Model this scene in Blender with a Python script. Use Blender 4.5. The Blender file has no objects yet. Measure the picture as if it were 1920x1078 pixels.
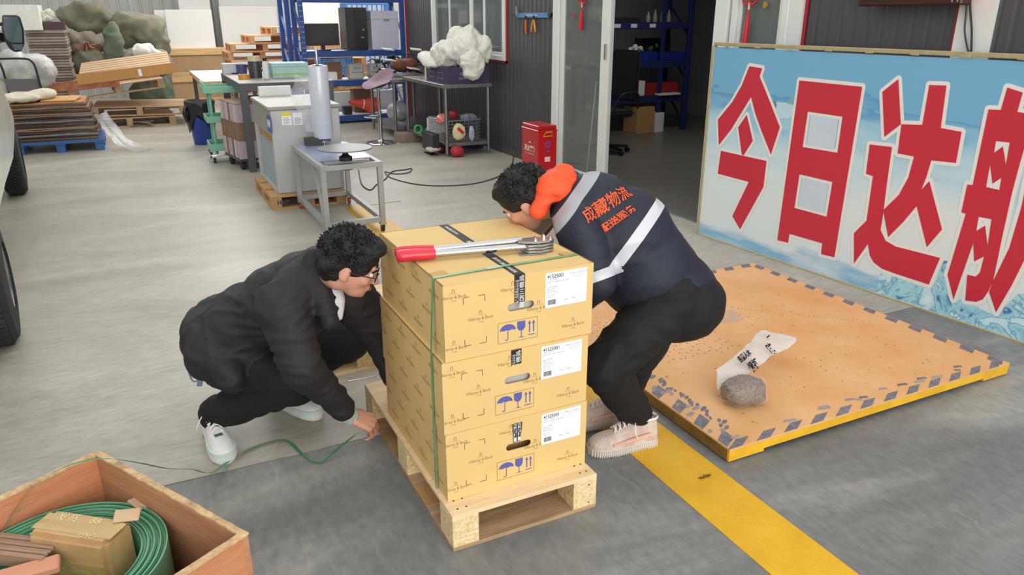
import bpy, bmesh, math, random
import numpy as np
from mathutils import Vector, Matrix, noise, Euler
R = math.radians
PI = math.pi
rnd = random.Random(7)
S = bpy.context.scene
COL = S.collection

# ---------------------------------------------------------------- camera
CAM_H, FPX, PITCH, YAW = 1.60, 1401.4, R(19.95), R(26.15)
cd = bpy.data.cameras.new('camera'); cam = bpy.data.objects.new('camera', cd); COL.objects.link(cam)
cd.sensor_fit = 'HORIZONTAL'; cd.sensor_width = 36; cd.lens = FPX / 1920 * 36
cd.clip_start = 0.05; cd.clip_end = 200
cam.location = (0, 0, CAM_H); cam.rotation_euler = (PI/2 - PITCH, 0, -YAW)
S.camera = cam
# measuring helpers: where the sight line through a photo pixel meets a plane of the room
FW = Vector((math.sin(YAW)*math.cos(PITCH), math.cos(YAW)*math.cos(PITCH), -math.sin(PITCH)))
RT = Vector((math.cos(YAW), -math.sin(YAW), 0)); UP = RT.cross(FW)
CP = Vector((0, 0, CAM_H))
def ray(x, y): return (x-960)*RT - (y-539)*UP + FPX*FW
def Zp(x, y, z=0.0): r = ray(x, y); return CP + r*((z-CAM_H)/r.z)
def Xp(x, y, X): r = ray(x, y); return CP + r*(X/r.x)
def Yp(x, y, Y): r = ray(x, y); return CP + r*(Y/r.y)
def Dp(x, y, d): return CP + ray(x, y)*(d/FPX)

# ---------------------------------------------------------------- world, lights, exposure
W = bpy.data.worlds.new('sky'); S.world = W; W.use_nodes = True
wn = W.node_tree.nodes; wl = W.node_tree.links
bg = wn['Background']; bg.inputs[0].default_value = (1.0, 0.985, 0.96, 1); bg.inputs[1].default_value = 1.12
def area(name, loc, rot, size, power, col=(1, 1, 1)):
    l = bpy.data.lights.new(name, 'AREA'); l.shape = 'RECTANGLE'; l.size, l.size_y = size; l.energy = power; l.color = col
    o = bpy.data.objects.new(name, l); COL.objects.link(o); o.location = loc; o.rotation_euler = rot; return o
area('open_gate_daylight', (0.5, -5, 2.6), (R(78), 0, 0), (7, 4), 330, (1, .985, .96))
area('side_gate_daylight', (3.2, 14.6, 3.6), (R(35), 0, R(180)), (5, 3), 240, (1, .98, .95))
area('office_fill_light', (5.6, 7.2, 2.85), (0, 0, 0), (1.2, .3), 22, (1, .97, .92))  # added fill that brightens the dark office interior, not an actual lamp
S.view_settings.view_transform = 'Standard'; S.view_settings.look = 'None'
S.view_settings.exposure = 0.1; S.view_settings.gamma = 1; S.view_settings.use_curve_mapping = False
S.cycles.max_bounces = 6; S.cycles.transparent_max_bounces = 12

# ---------------------------------------------------------------- materials
def lin(h):
    h = h.lstrip('#'); c = [int(h[i:i+2], 16)/255 for i in (0, 2, 4)]
    return tuple(x/12.92 if x <= .04045 else ((x+.055)/1.055)**2.4 for x in c)
MATS = {}
def mat(name, col, rough=.6, metal=0, var=.08, scale=6, bump=0, bscale=60, stretch=(1, 1, 1), col2=None, trans=0, alpha=1, coat=0, emit=0, spec=.5, detail=4, sheen=0):
    if name in MATS: return MATS[name]
    m = bpy.data.materials.new(name); MATS[name] = m; m.use_nodes = True
    n = m.node_tree.nodes; l = m.node_tree.links; b = n['Principled BSDF']
    c = lin(col) if isinstance(col, str) else col
    b.inputs['Roughness'].default_value = rough; b.inputs['Metallic'].default_value = metal
    b.inputs['Specular IOR Level'].default_value = spec
    if coat: b.inputs['Coat Weight'].default_value = coat; b.inputs['Coat Roughness'].default_value = .12
    if sheen: b.inputs['Sheen Weight'].default_value = sheen
    if trans: b.inputs['Transmission Weight'].default_value = trans
    if alpha < 1: b.inputs['Alpha'].default_value = alpha
    if emit: b.inputs['Emission Color'].default_value = (*c, 1); b.inputs['Emission Strength'].default_value = emit
    tc = n.new('ShaderNodeTexCoord'); mp = n.new('ShaderNodeMapping'); mp.inputs['Scale'].default_value = stretch
    l.new(tc.outputs['Object'], mp.inputs[0])
    if var or col2:
        nz = n.new('ShaderNodeTexNoise'); nz.inputs['Scale'].default_value = scale; nz.inputs['Detail'].default_value = detail
        nz.inputs['Roughness'].default_value = .65
        l.new(mp.outputs[0], nz.inputs[0])
        rp = n.new('ShaderNodeValToRGB'); l.new(nz.outputs[0], rp.inputs[0])
        rp.color_ramp.elements[0].position = .3; rp.color_ramp.elements[1].position = .7
        ca = tuple(max(0, x*(1-var)) for x in c); cb = tuple(min(1, x*(1+var)) for x in c)
        if col2: cb = lin(col2) if isinstance(col2, str) else col2; ca = c
        rp.color_ramp.elements[0].color = (*ca, 1); rp.color_ramp.elements[1].color = (*cb, 1)
        l.new(rp.outputs[0], b.inputs['Base Color'])
    else:
        b.inputs['Base Color'].default_value = (*c, 1)
    if bump:
        nb = n.new('ShaderNodeTexNoise'); nb.inputs['Scale'].default_value = bscale; nb.inputs['Detail'].default_value = 3
        l.new(mp.outputs[0], nb.inputs[0])
        bp = n.new('ShaderNodeBump'); bp.inputs['Strength'].default_value = bump; bp.inputs['Distance'].default_value = .01
        l.new(nb.outputs[0], bp.inputs['Height']); l.new(bp.outputs[0], b.inputs['Normal'])
    return m
def wood(name, c1, c2, axis=0, scale=5, rough=.75):
    """long grain along one local axis"""
    if name in MATS: return MATS[name]
    st = [7, 7, 7]; st[axis] = .6
    return mat(name, c1, rough, col2=c2, scale=scale, stretch=tuple(st), bump=.15, bscale=25, detail=6)

# ---------------------------------------------------------------- mesh builder
class MB:
    def __init__(s): s.bm = bmesh.new()
    def add(s, vs, fs):
        v = [s.bm.verts.new(p) for p in vs]
        for f in fs:
            try: s.bm.faces.new([v[i] for i in f])
            except ValueError: pass
        return s
    def box(s, x0, x1, y0, y1, z0, z1, M=None):
        p = [Vector(q) for q in ((x0,y0,z0),(x1,y0,z0),(x1,y1,z0),(x0,y1,z0),(x0,y0,z1),(x1,y0,z1),(x1,y1,z1),(x0,y1,z1))]
        if M is not None: p = [M @ q for q in p]
        return s.add(p, [(0,3,2,1),(4,5,6,7),(0,1,5,4),(1,2,6,5),(2,3,7,6),(3,0,4,7)])
    def cbox(s, c, sz, rot=(0,0,0)):
        M = Matrix.Translation(c) @ Euler(rot).to_matrix().to_4x4(); a, b, d = (q/2 for q in sz)
        return s.box(-a, a, -b, b, -d, d, M)
    def frame(s, a, b, up=(0,0,1)):
        a, b = Vector(a), Vector(b); z = (b-a).normalized(); u = Vector(up)
        if abs(z.dot(u)) > .98: u = Vector((0, 1, 0))
        x = u.cross(z).normalized(); y = z.cross(x)
        return a, b, z, x, y
    def beam(s, a, b, w, h, up=(0,0,1)):
        a, b, z, x, y = s.frame(a, b, up)
        p = [q + x*i*w/2 + y*j*h/2 for q in (a, b) for i, j in ((-1,-1),(1,-1),(1,1),(-1,1))]
        return s.add(p, [(0,3,2,1),(4,5,6,7),(0,1,5,4),(1,2,6,5),(2,3,7,6),(3,0,4,7)])
    def cyl(s, a, b, r, r2=None, n=16, cap=True, ry=1):
        r2 = r if r2 is None else r2; a, b, z, x, y = s.frame(a, b)
        p = [q + (x*math.cos(t)+y*math.sin(t)*ry)*rr for q, rr in ((a, r), (b, r2)) for t in [2*PI*i/n for i in range(n)]]
        f = [(i, (i+1) % n, n+(i+1) % n, n+i) for i in range(n)]
        if cap: f += [tuple(range(n-1, -1, -1)), tuple(range(n, 2*n))]
        return s.add(p, f)
    def tube(s, pts, r, n=8, closed=False, ry=None, up=(0,0,1), cap=True, smooth=0):
        P = [Vector(p) for p in pts]
        if smooth: P = spline(P, smooth, closed)
        m = len(P); rs = r if isinstance(r, (list, tuple)) else None; vs = []; N = None
        for i in range(m):
            if closed: t = (P[(i+1) % m]-P[i-1])
            else: t = P[min(i+1, m-1)]-P[max(i-1, 0)]
            t.normalize()
            if N is None:
                u = Vector(up)
                if abs(t.dot(u)) > .95: u = Vector((1, 0, 0))
                N = (u - t*u.dot(t)).normalized()
            else: N = (N - t*N.dot(t)).normalized()
            if ry is not None:                                  # flat strap: keep facing 'up'
                u = Vector(up); u = u - t*u.dot(t)
                if u.length > .05: N = u.normalized()
            B = t.cross(N); rr = rs[min(len(rs)-1, int(i*len(rs)/m))] if rs else r
            for k in range(n):
                a = 2*PI*(k+.5)/n
                vs.append(P[i] + B*math.cos(a)*rr + N*math.sin(a)*(rr if ry is None else ry))
        f = []
        for i in range(m if closed else m-1):
            for k in range(n):
                a = i*n+k; b = i*n+(k+1) % n; c = ((i+1) % m)*n+(k+1) % n; d = ((i+1) % m)*n+k
                f.append((a, b, c, d))
        if cap and not closed: f += [tuple(range(n-1, -1, -1)), tuple(range((m-1)*n, m*n))]
        return s.add(vs, f)
    def lathe(s, prof, c=(0,0,0), n=24, M=None, a0=0, a1=2*PI):
        full = abs(a1-a0-2*PI) < 1e-6; k = n if full else n+1; vs = []
        for r, z in prof:
            for i in range(k):
                t = a0+(a1-a0)*i/n; q = Vector((r*math.cos(t), r*math.sin(t), z))
                vs.append((M @ q if M is not None else q) + Vector(c))
        f = []
        for j in range(len(prof)-1):
            for i in range(n if full else n):
                a = j*k+i; b = j*k+(i+1) % k
                f.append((a, b, b+k, a+k))
        if full and tuple(prof[0]) != tuple(prof[-1]):
            if prof[0][0] > 1e-6: f.append(tuple(range(k-1, -1, -1)))
            if prof[-1][0] > 1e-6: f.append(tuple(range((len(prof)-1)*k, len(prof)*k)))
        return s.add(vs, f)
    def prism(s, pts, f, th):
        """polygon pts (u,v) mapped by f(u,v)->Vector, thickened by the vector th"""
        th = Vector(th); a = [Vector(f(*p)) for p in pts]; n = len(a)
        return s.add(a+[p+th for p in a], [tuple(range(n-1, -1, -1)), tuple(range(n, 2*n))] + [(i, (i+1) % n, n+(i+1) % n, n+i) for i in range(n)])
    def ell(s, c, r, rot=(0,0,0), nu=16, nv=10, e=1.0):
        M = Matrix.Translation(c) @ Euler(rot).to_matrix().to_4x4()
        r = (r, r, r) if not hasattr(r, '__len__') else r
        pw = lambda q: math.copysign(abs(q)**e, q)
        vs = [M @ Vector((0, 0, -r[2]))]
        for j in range(1, nv):
            p = -PI/2+PI*j/nv
            for i in range(nu):
                t = 2*PI*i/nu; vs.append(M @ Vector((r[0]*pw(math.cos(p))*pw(math.cos(t)), r[1]*pw(math.cos(p))*pw(math.sin(t)), r[2]*pw(math.sin(p)))))
        vs.append(M @ Vector((0, 0, r[2]))); L = len(vs)-1
        f = [(0, 1+(i+1) % nu, 1+i) for i in range(nu)]
        for j in range(nv-2):
            for i in range(nu):
                a = 1+j*nu+i; b = 1+j*nu+(i+1) % nu; f.append((a, b, b+nu, a+nu))
        f += [(L, 1+(nv-2)*nu+i, 1+(nv-2)*nu+(i+1) % nu) for i in range(nu)]
        return s.add(vs, f)
    def cone2(s, a, b, ra, rb, n=14):
        """round-ended tapered limb"""
        s.cyl(a, b, ra, rb, n, True); s.ell(a, ra, nu=n, nv=8); s.ell(b, rb, nu=n, nv=8); return s
    def noise(s, amp, sc, seed=0, n=None):
        for v in s.bm.verts:
            d = noise.noise_vector(v.co*sc + Vector((seed*7.1, seed*3.3, seed)))*amp
            v.co += d
        return s
    def mesh(s, name, m, bevel=0, seg=1, smooth=35, recalc=True):
        bm = s.bm
        if recalc: bmesh.ops.recalc_face_normals(bm, faces=bm.faces)
        if bevel:
            es = [e for e in bm.edges if len(e.link_faces) == 2 and e.calc_face_angle(0) > R(30)]
            bmesh.ops.bevel(bm, geom=es, offset=bevel, segments=seg, affect='EDGES', clamp_overlap=True)
        me = bpy.data.meshes.new(name); bm.to_mesh(me); bm.free()
        if smooth:
            me.polygons.foreach_set('use_smooth', [True]*len(me.polygons)); me.set_sharp_from_angle(angle=R(smooth))
        for q in (m if isinstance(m, (list, tuple)) else [m]): me.materials.append(q)
        return me
    def build(s, name, m, parent=None, **k):
        return obj(name, s.mesh(name, m, **k), parent)
WORLD = {}
def obj(name, me, parent=None, label=None):
    o = bpy.data.objects.new(name, me); COL.objects.link(o)
    if parent is not None:
        o.parent = parent
        if parent.name in WORLD: o.matrix_parent_inverse = Matrix.Translation(WORLD[parent.name]).inverted()
    if label: o['label'] = label
    return o
def tag(o, label, cat, group=None, kind=None):
    o['label'] = label; o['category'] = cat
    if group: o['group'] = group
    if kind: o['kind'] = kind
    return o
def thing(name, label, cat, loc=(0,0,0), rz=0, group=None, world=False):
    """an Empty at the thing's base; world=True: its parts are built in room coordinates"""
    o = bpy.data.objects.new(name, None); COL.objects.link(o); o.location = loc; o.rotation_euler = (0, 0, rz)
    o.empty_display_size = .1
    tag(o, label, cat, group)
    if world: WORLD[o.name] = Vector(loc)
    return o
def struct(o):
    o['kind'] = 'structure'; return o
def dup(root, loc=None, rot=None, label=None, group=None, scale=None):
    def cp(o, par):
        c = o.copy(); COL.objects.link(c)
        if par is not None: c.parent = par
        for ch in KIDS.get(o.name, []): cp(ch, c)
        return c
    KIDS = {}
    for o in COL.objects:
        if o.parent is not None: KIDS.setdefault(o.parent.name, []).append(o)
    c = cp(root, None)
    if loc is not None: c.location = loc
    if rot is not None: c.rotation_euler = rot if hasattr(rot, '__len__') else (0, 0, rot)
    if scale is not None: c.scale = scale
    if label: c['label'] = label
    if group: c['group'] = group
    return c
def spline(P, k, closed=False):
    P = [Vector(p) for p in P]; out = []; n = len(P)
    for i in range(n if closed else n-1):
        a, b, c, d = (P[(i-1) % n], P[i], P[(i+1) % n], P[(i+2) % n]) if closed else (P[max(i-1,0)], P[i], P[i+1], P[min(i+2,n-1)])
        for j in range(k):
            t = j/k; out.append(.5*((2*b)+(-a+c)*t+(2*a-5*b+4*c-d)*t*t+(-a+3*b-3*c+d)*t**3))
    if not closed: out.append(P[-1])
    return out
def from_curve(cu):
    o = bpy.data.objects.new('tmp', cu); COL.objects.link(o)
    dg = bpy.context.evaluated_depsgraph_get(); me = bpy.data.meshes.new_from_object(o.evaluated_get(dg))
    bpy.data.objects.remove(o); bpy.data.curves.remove(cu); return me
def poly_mesh(loops, ext=.001, off=0, key='shape'):
    """flat shape with holes; lies in local XY, thickness 2*ext along Z"""
    cu = bpy.data.curves.new(key, 'CURVE'); cu.dimensions = '2D'; cu.fill_mode = 'BOTH'; cu.extrude = ext; cu.offset = off
    for L in loops:
        sp = cu.splines.new('POLY'); sp.points.add(len(L)-1); sp.use_cyclic_u = True
        for i, p in enumerate(L): sp.points[i].co = (p[0], p[1], 0, 1)
    return from_curve(cu)
TXT = {}
def text_mesh(txt, size=1, ext=0, off=0, align='CENTER', shear=0, sx=1, res=2, spacing=1):
    k = (txt, size, ext, off, align, shear, sx, spacing)
    if k in TXT: return TXT[k]
    cu = bpy.data.curves.new('lettering', 'FONT'); cu.body = txt; cu.size = size; cu.extrude = ext; cu.offset = off; cu.shear = shear
    cu.align_x = align; cu.align_y = 'CENTER'; cu.resolution_u = res; cu.space_character = spacing; cu.space_line = .9
    me = from_curve(cu)
    if sx != 1: me.transform(Matrix.Diagonal((sx, 1, 1, 1)))
    TXT[k] = me; return me
def join_meshes(items, name, mats):
    """items: (mesh, matrix, material index)"""
    bm = bmesh.new()
    for me, M, mi in items:
        n0 = len(bm.faces); v0 = len(bm.verts)
        bm.from_mesh(me); bm.verts.ensure_lookup_table(); bm.faces.ensure_lookup_table()
        for v in bm.verts[v0:]: v.co = M @ v.co
        for f in bm.faces[n0:]: f.material_index = mi
    me = bpy.data.meshes.new(name); bm.to_mesh(me); bm.free()
    for q in mats: me.materials.append(q)
    return me
def basis(o, x, y):
    """matrix whose XY plane starts at o and runs along x and y"""
    x = Vector(x).normalized(); y = Vector(y).normalized(); z = x.cross(y)
    return Matrix(((x.x, y.x, z.x, o[0]), (x.y, y.y, z.y, o[1]), (x.z, y.z, z.z, o[2]), (0, 0, 0, 1)))
def decal(name, me, M, parent, m, label=None):
    if not me.materials: me.materials.append(m)
    elif m is not None and me.materials[0] != m: me = me.copy(); me.materials.clear(); me.materials.append(m)
    o = obj(name, me, parent, label)
    o.matrix_basis = M
    return o

# common materials
M_black = mat('black_plastic', '#1c1c1e', .45, var=.1)
M_white = mat('white_paint', '#e6e8e6', .5, var=.03)
M_steel = mat('steel', '#a9abab', .32, .85, var=.12, scale=14)
M_chrome = mat('chrome', '#c9cbcc', .15, 1, var=.04)
M_rubber = mat('tyre_rubber', '#2e2d2d', .85, var=.25, bump=.4, bscale=80)
M_blue = mat('rack_blue', '#24488c', .45, var=.18, scale=20)
M_red = mat('red_paint', '#b8141f', .35, var=.06, coat=.3)
M_redtrim = mat('red_trim', '#a3262c', .4, var=.1)
M_card = mat('cardboard', '#b98f5e', .85, var=.1, scale=12)
M_cardg = mat('grey_cardboard', '#8f7f74', .85, var=.2, scale=12)
M_wx = wood('pine_x', '#c39a63', '#e3c590', 0); M_wy = wood('pine_y', '#c39a63', '#e3c590', 1); M_wz = wood('pine_z', '#c39a63', '#e3c590', 2)
M_px = wood('ply_x', '#d9b98a', '#efdab2', 0, 4); M_py = wood('ply_y', '#d9b98a', '#efdab2', 1, 4)
M_chip = mat('chipboard', '#b98d55', .85, col2='#f0dcae', scale=95, bump=.5, bscale=110, detail=3)
M_olive = mat('olive_tarp', '#757360', .8, var=.18, scale=5, bump=.5, bscale=9)
M_film = mat('clear_film', '#dfe3e6', .12, trans=.0, alpha=.28, var=0, spec=.9, bump=.6, bscale=14)
# ================================================================ SETTING
# floor: three concrete slabs with a saw-cut joint at Y=2.62
def concrete(name, c1, c2, c3, rough, streak):
    m = bpy.data.materials.new(name); m.use_nodes = True; n = m.node_tree.nodes; l = m.node_tree.links; b = n['Principled BSDF']
    tc = n.new('ShaderNodeTexCoord'); mp = n.new('ShaderNodeMapping'); mp.inputs['Scale'].default_value = (.55, 1.5, 1); mp.inputs['Rotation'].default_value = (0, 0, R(14))
    l.new(tc.outputs['Object'], mp.inputs[0])
    a = n.new('ShaderNodeTexNoise'); a.inputs['Scale'].default_value = 1.1; a.inputs['Detail'].default_value = 8; a.inputs['Roughness'].default_value = .62; a.inputs['Distortion'].default_value = .7
    l.new(mp.outputs[0], a.inputs[0])
    r = n.new('ShaderNodeValToRGB'); e = r.color_ramp.elements; e[0].position = .32; e[0].color = (*lin(c1), 1); e[1].position = .72; e[1].color = (*lin(c3), 1)
    x = r.color_ramp.elements.new(.52); x.color = (*lin(c2), 1); l.new(a.outputs[0], r.inputs[0])
    f = n.new('ShaderNodeTexNoise'); f.inputs['Scale'].default_value = 16; f.inputs['Detail'].default_value = 8; f.inputs['Roughness'].default_value = .7
    mp2 = n.new('ShaderNodeMapping'); mp2.inputs['Scale'].default_value = streak; l.new(tc.outputs['Object'], mp2.inputs[0]); l.new(mp2.outputs[0], f.inputs[0])
    r2 = n.new('ShaderNodeValToRGB'); r2.color_ramp.elements[0].color = (.32, .32, .32, 1); r2.color_ramp.elements[0].position = .3; r2.color_ramp.elements[1].color = (.68, .68, .68, 1); r2.color_ramp.elements[1].position = .72; l.new(f.outputs[0], r2.inputs[0])
    mx = n.new('ShaderNodeMix'); mx.data_type = 'RGBA'; mx.blend_type = 'OVERLAY'; mx.inputs[0].default_value = .6
    l.new(r.outputs[0], mx.inputs[6]); l.new(r2.outputs[0], mx.inputs[7])
    # thin pale scratches
    v = n.new('ShaderNodeTexVoronoi'); v.feature = 'DISTANCE_TO_EDGE'; v.inputs['Scale'].default_value = 1.3
    d = n.new('ShaderNodeMapping'); d.inputs['Scale'].default_value = (1, .45, 1); d.inputs['Rotation'].default_value = (0, 0, .6); l.new(tc.outputs['Object'], d.inputs[0])
    nd = n.new('ShaderNodeTexNoise'); nd.inputs['Scale'].default_value = 3; l.new(d.outputs[0], nd.inputs[0])
    ad = n.new('ShaderNodeMix'); ad.data_type = 'RGBA'; ad.inputs[0].default_value = .25; l.new(d.outputs[0], ad.inputs[6]); l.new(nd.outputs['Color'], ad.inputs[7]); l.new(ad.outputs[2], v.inputs['Vector'])
    lt = n.new('ShaderNodeMath'); lt.operation = 'LESS_THAN'; lt.inputs[1].default_value = .0022; l.new(v.outputs['Distance'], lt.inputs[0])
    n3 = n.new('ShaderNodeTexNoise'); n3.inputs['Scale'].default_value = 2.2; l.new(tc.outputs['Object'], n3.inputs[0])
    gt = n.new('ShaderNodeMath'); gt.operation = 'GREATER_THAN'; gt.inputs[1].default_value = .56; l.new(n3.outputs[0], gt.inputs[0])
    mu = n.new('ShaderNodeMath'); mu.operation = 'MULTIPLY'; l.new(lt.outputs[0], mu.inputs[0]); l.new(gt.outputs[0], mu.inputs[1])
    mu2 = n.new('ShaderNodeMath'); mu2.operation = 'MULTIPLY'; mu2.inputs[1].default_value = .16; l.new(mu.outputs[0], mu2.inputs[0])
    m2 = n.new('ShaderNodeMix'); m2.data_type = 'RGBA'; m2.inputs[7].default_value = (.62, .62, .6, 1); l.new(mu2.outputs[0], m2.inputs[0]); l.new(mx.outputs[2], m2.inputs[6])
    l.new(m2.outputs[2], b.inputs['Base Color'])
    rr = n.new('ShaderNodeMapRange'); rr.inputs[3].default_value = rough-.1; rr.inputs[4].default_value = rough+.14; l.new(f.outputs[0], rr.inputs[0]); l.new(rr.outputs[0], b.inputs['Roughness'])
    bp = n.new('ShaderNodeBump'); bp.inputs['Strength'].default_value = .12; bp.inputs['Distance'].default_value = .01; l.new(f.outputs[0], bp.inputs['Height']); l.new(bp.outputs[0], b.inputs['Normal'])
    return m
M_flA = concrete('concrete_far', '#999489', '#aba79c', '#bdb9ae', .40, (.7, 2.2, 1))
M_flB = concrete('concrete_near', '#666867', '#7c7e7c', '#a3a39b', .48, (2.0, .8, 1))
fl = bpy.data.objects.new('floor', None); COL.objects.link(fl); struct(fl)
g = .004
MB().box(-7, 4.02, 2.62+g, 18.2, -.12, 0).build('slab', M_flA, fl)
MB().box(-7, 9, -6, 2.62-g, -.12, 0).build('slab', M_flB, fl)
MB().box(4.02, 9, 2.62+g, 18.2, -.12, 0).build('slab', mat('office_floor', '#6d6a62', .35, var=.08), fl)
MB().box(-7, 9, -6, 18.2, -.2, -.121).build('subfloor', mat('joint_filler', '#2b2a28', .9), fl)
# painted line on the floor
m = mat('line_paint', '#d9a514', .45, col2='#e5b62a', scale=7, bump=.1)
tl = MB().box(1.52, 1.76, -3, 6.5, .0005, .002).build('trim_1', m); struct(tl)
# dry leaf lying on the line
q = Zp(1322, 897)
lf = MB()
for k, (a, L) in enumerate(((.2, .035), (2.9, .03), (1.2, .02))):
    lf.prism([(0, 0), (L*.4, L*.22), (L, 0), (L*.5, -L*.2)], lambda u, v, a=a: Vector((q.x+u*math.cos(a)-v*math.sin(a), q.y+u*math.sin(a)+v*math.cos(a), .004+abs(v)*.3)), (0, 0, .001))
tag(lf.build('dry_leaf', mat('leaf_brown', '#6e4a1c', .8)), 'small brown dry leaf lying on the yellow floor line', 'leaf')

# right wall: dark ribbed panels, windows, doorway of the office
WX = 4.02
M_wall = mat('dark_panel', '#4c4b4e', .38, var=.07, scale=3, stretch=(1, 1, .25))
M_frame = mat('white_frame', '#dfe3df', .4, var=.03)
M_glass = mat('window_glass', '#8a9490', .04, alpha=.38, var=0, spec=.8)
wr = bpy.data.objects.new('wall_right', None); COL.objects.link(wr); struct(wr)
def ribbed(y0, y1, z0, z1, parent=wr, X=WX, th=.05, m=M_wall, step=.1, name='panel', d=.006):
    b = MB(); P = []; y = y0
    while y < y1-1e-6:
        e = min(y+step, y1); w = e-y
        P += [(y, 0), (y+w*.62, 0), (y+w*.74, d), (y+w*.88, d)]; y = e
    P.append((y1, 0)); n = len(P); vs = []
    for yy, dd in P: vs += [(X+dd, yy, z0), (X+dd, yy, z1)]
    vs += [(X+th, y0, z0), (X+th, y0, z1), (X+th, y1, z0), (X+th, y1, z1)]
    f = [(2*i, 2*i+1, 2*i+3, 2*i+2) for i in range(n-1)]; k = 2*n
    f += [(k, k+1, k+3, k+2), (0, 1, k+1, k), (2*n-2, 2*n-1, k+3, k+2)]
    return b.add(vs, f).build(name, m, parent, smooth=0)
WT = 3.2
pw = .95
def panels(y0, y1, z0, z1):
    n = max(1, round((y1-y0)/pw)); w = (y1-y0)/n
    for i in range(n): ribbed(y0+i*w+.002, y0+(i+1)*w-.002, z0, z1)
DY = dict(w1a=8.33, w1b=10.75, d0=7.14, d1=4.52, o0=6.06, win2a=4.52, win2b=3.83, p2=2.72)
panels(DY['w1a'], 11.93, 0, 1.10); panels(10.75, 11.93, 1.10, WT); panels(7.2, 8.33, 0, WT); panels(8.33, 10.75, 2.3, WT)
panels(.2, 2.56, 0, WT); panels(2.75, 3.83, 0, WT); panels(3.9, 4.50, 0, 1.0); panels(3.8, 7.14, 2.6, WT)
# end return of the office wall
MB().box(WX+.05, 8.6, 11.88, 11.93, 0, WT).build('end_panel', M_wall, wr)
for y in (7.16, 2.762, 3.818): MB().box(WX-.012, WX, y-.012, y+.012, 0, WT).build('red_strip', M_redtrim, wr)
MB().box(WX-.02, WX+.05, 11.93, 11.97, 0, WT).build('red_strip', M_redtrim, wr)
MB().box(WX-.014, WX, DY['w1a']-.03, 10.78, 1.075, 1.10).build('red_strip', M_redtrim, wr)
MB().box(WX-.014, WX, DY['w1a']-.03, DY['w1a'], 1.075, 2.4).build('red_strip', M_redtrim, wr)
tb = MB().box(WX-.012, WX, 7.2, 11.93, 0, .07).build('baseboard_right', mat('base_trim', '#55514c', .5)); struct(tb)
# white post beside the sign
MB().box(WX-.03, WX+.05, 2.56, 2.75, 0, WT).build('post', M_frame, wr)
MB().box(WX-.03, WX+.05, 3.83, 3.95, 0, WT).build('post', M_frame, wr)

def window(n, y0, y1, z0, z1, muls, fw=.06, bars=()):
    w = bpy.data.objects.new('window_%d' % n, None); COL.objects.link(w); struct(w)
    b = MB().box(WX-.035, WX+.05, y0, y1, z0, z0+fw).box(WX-.035, WX+.05, y0, y1, z1-fw, z1).box(WX-.035, WX+.05, y0, y0+fw, z0+fw, z1-fw).box(WX-.035, WX+.05, y1-fw, y1, z0+fw, z1-fw)
    b.build('frame', M_frame, w, bevel=.004)
    ys = [y0+fw] + list(muls) + [y1-fw]
    for i in range(len(ys)-1):
        a, c = ys[i], ys[i+1]; o = .012*(i % 2)
        s = MB().box(WX-.02+o, WX+.005+o, a, a+.035, z0+fw, z1-fw).box(WX-.02+o, WX+.005+o, c-.035, c, z0+fw, z1-fw).box(WX-.02+o, WX+.005+o, a+.035, c-.035, z0+fw, z0+fw+.035).box(WX-.02+o, WX+.005+o, a+.035, c-.035, z1-fw-.035, z1-fw)
        so = s.build('sash', M_frame, w, bevel=.003)
        MB().box(WX-.01+o, WX-.006+o, a+.03, c-.03, z0+fw+.03, z1-fw-.03).build('pane', M_glass, so)
    return w
window(1, 8.33, 10.75, 1.10, 2.3, (8.95, 9.35, 10.1))
window(2, 3.95, 4.50, 1.0, 2.6, ())
# doorway: white frame, fixed glazed leaf, opening
d = bpy.data.objects.new('door_1', None); COL.objects.link(d); struct(d)
MB().box(WX-.05, WX+.05, 7.02, 7.14, 0, 2.6).box(WX-.05, WX+.05, 4.52, 4.66, 0, 2.6).box(WX-.05, WX+.05, 4.66, 7.02, 2.5, 2.6).build('frame', M_frame, d, bevel=.004)
s = MB().box(WX-.03, WX+.0, 6.93, 7.01, 0, 2.5).box(WX-.03, WX+.0, 6.1, 6.24, 0, 2.5).box(WX-.03, WX+.0, 6.24, 6.93, 0, .1).build('sash', M_frame, d, bevel=.004)
MB().box(WX-.017, WX-.012, 6.24, 6.93, .1, 2.5).build('pane', M_glass, s)
MB().box(WX+.005, WX+.035, 6.12, 6.2, 0, 2.5).build('inner_sash', M_frame, d, bevel=.004)
MB().box(WX-.045, WX-.03, 6.13, 6.16, 1.22, 1.36).build('handle', M_chrome, d, bevel=.003)
MB().box(WX-.04, WX+.05, 4.66, 6.1, 0, .012).build('threshold', M_steel, d)

# office behind the doorway
oc = MB().box(WX+.05, 8.7, 2.7, 11.88, 2.9, 3.0).build('ceiling', mat('office_ceiling', '#77756f', .9)); struct(oc)
M_in = mat('office_wall', '#8a8a8e', .6, var=.05)
wo = bpy.data.objects.new('wall_back', None); COL.objects.link(wo); struct(wo)
for i in range(5):
    MB().box(WX+.1+i*.92, WX+.1+(i+1)*.92-.006, 10.62, 10.66, 0, 2.9).build('panel', M_in, wo, bevel=.003)
we = MB().box(8.62, 8.66, 2.7, 11.88, 0, 2.9).build('wall_east', M_in); struct(we)
we = MB().box(7.9, 8.6, 8.1, 8.14, 0, 2.9).build('wall_partition', M_in); struct(we)
ws = MB().box(WX+.05, 8.7, 2.66, 2.70, 0, 2.9).build('wall_front', M_in); struct(ws)

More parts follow.
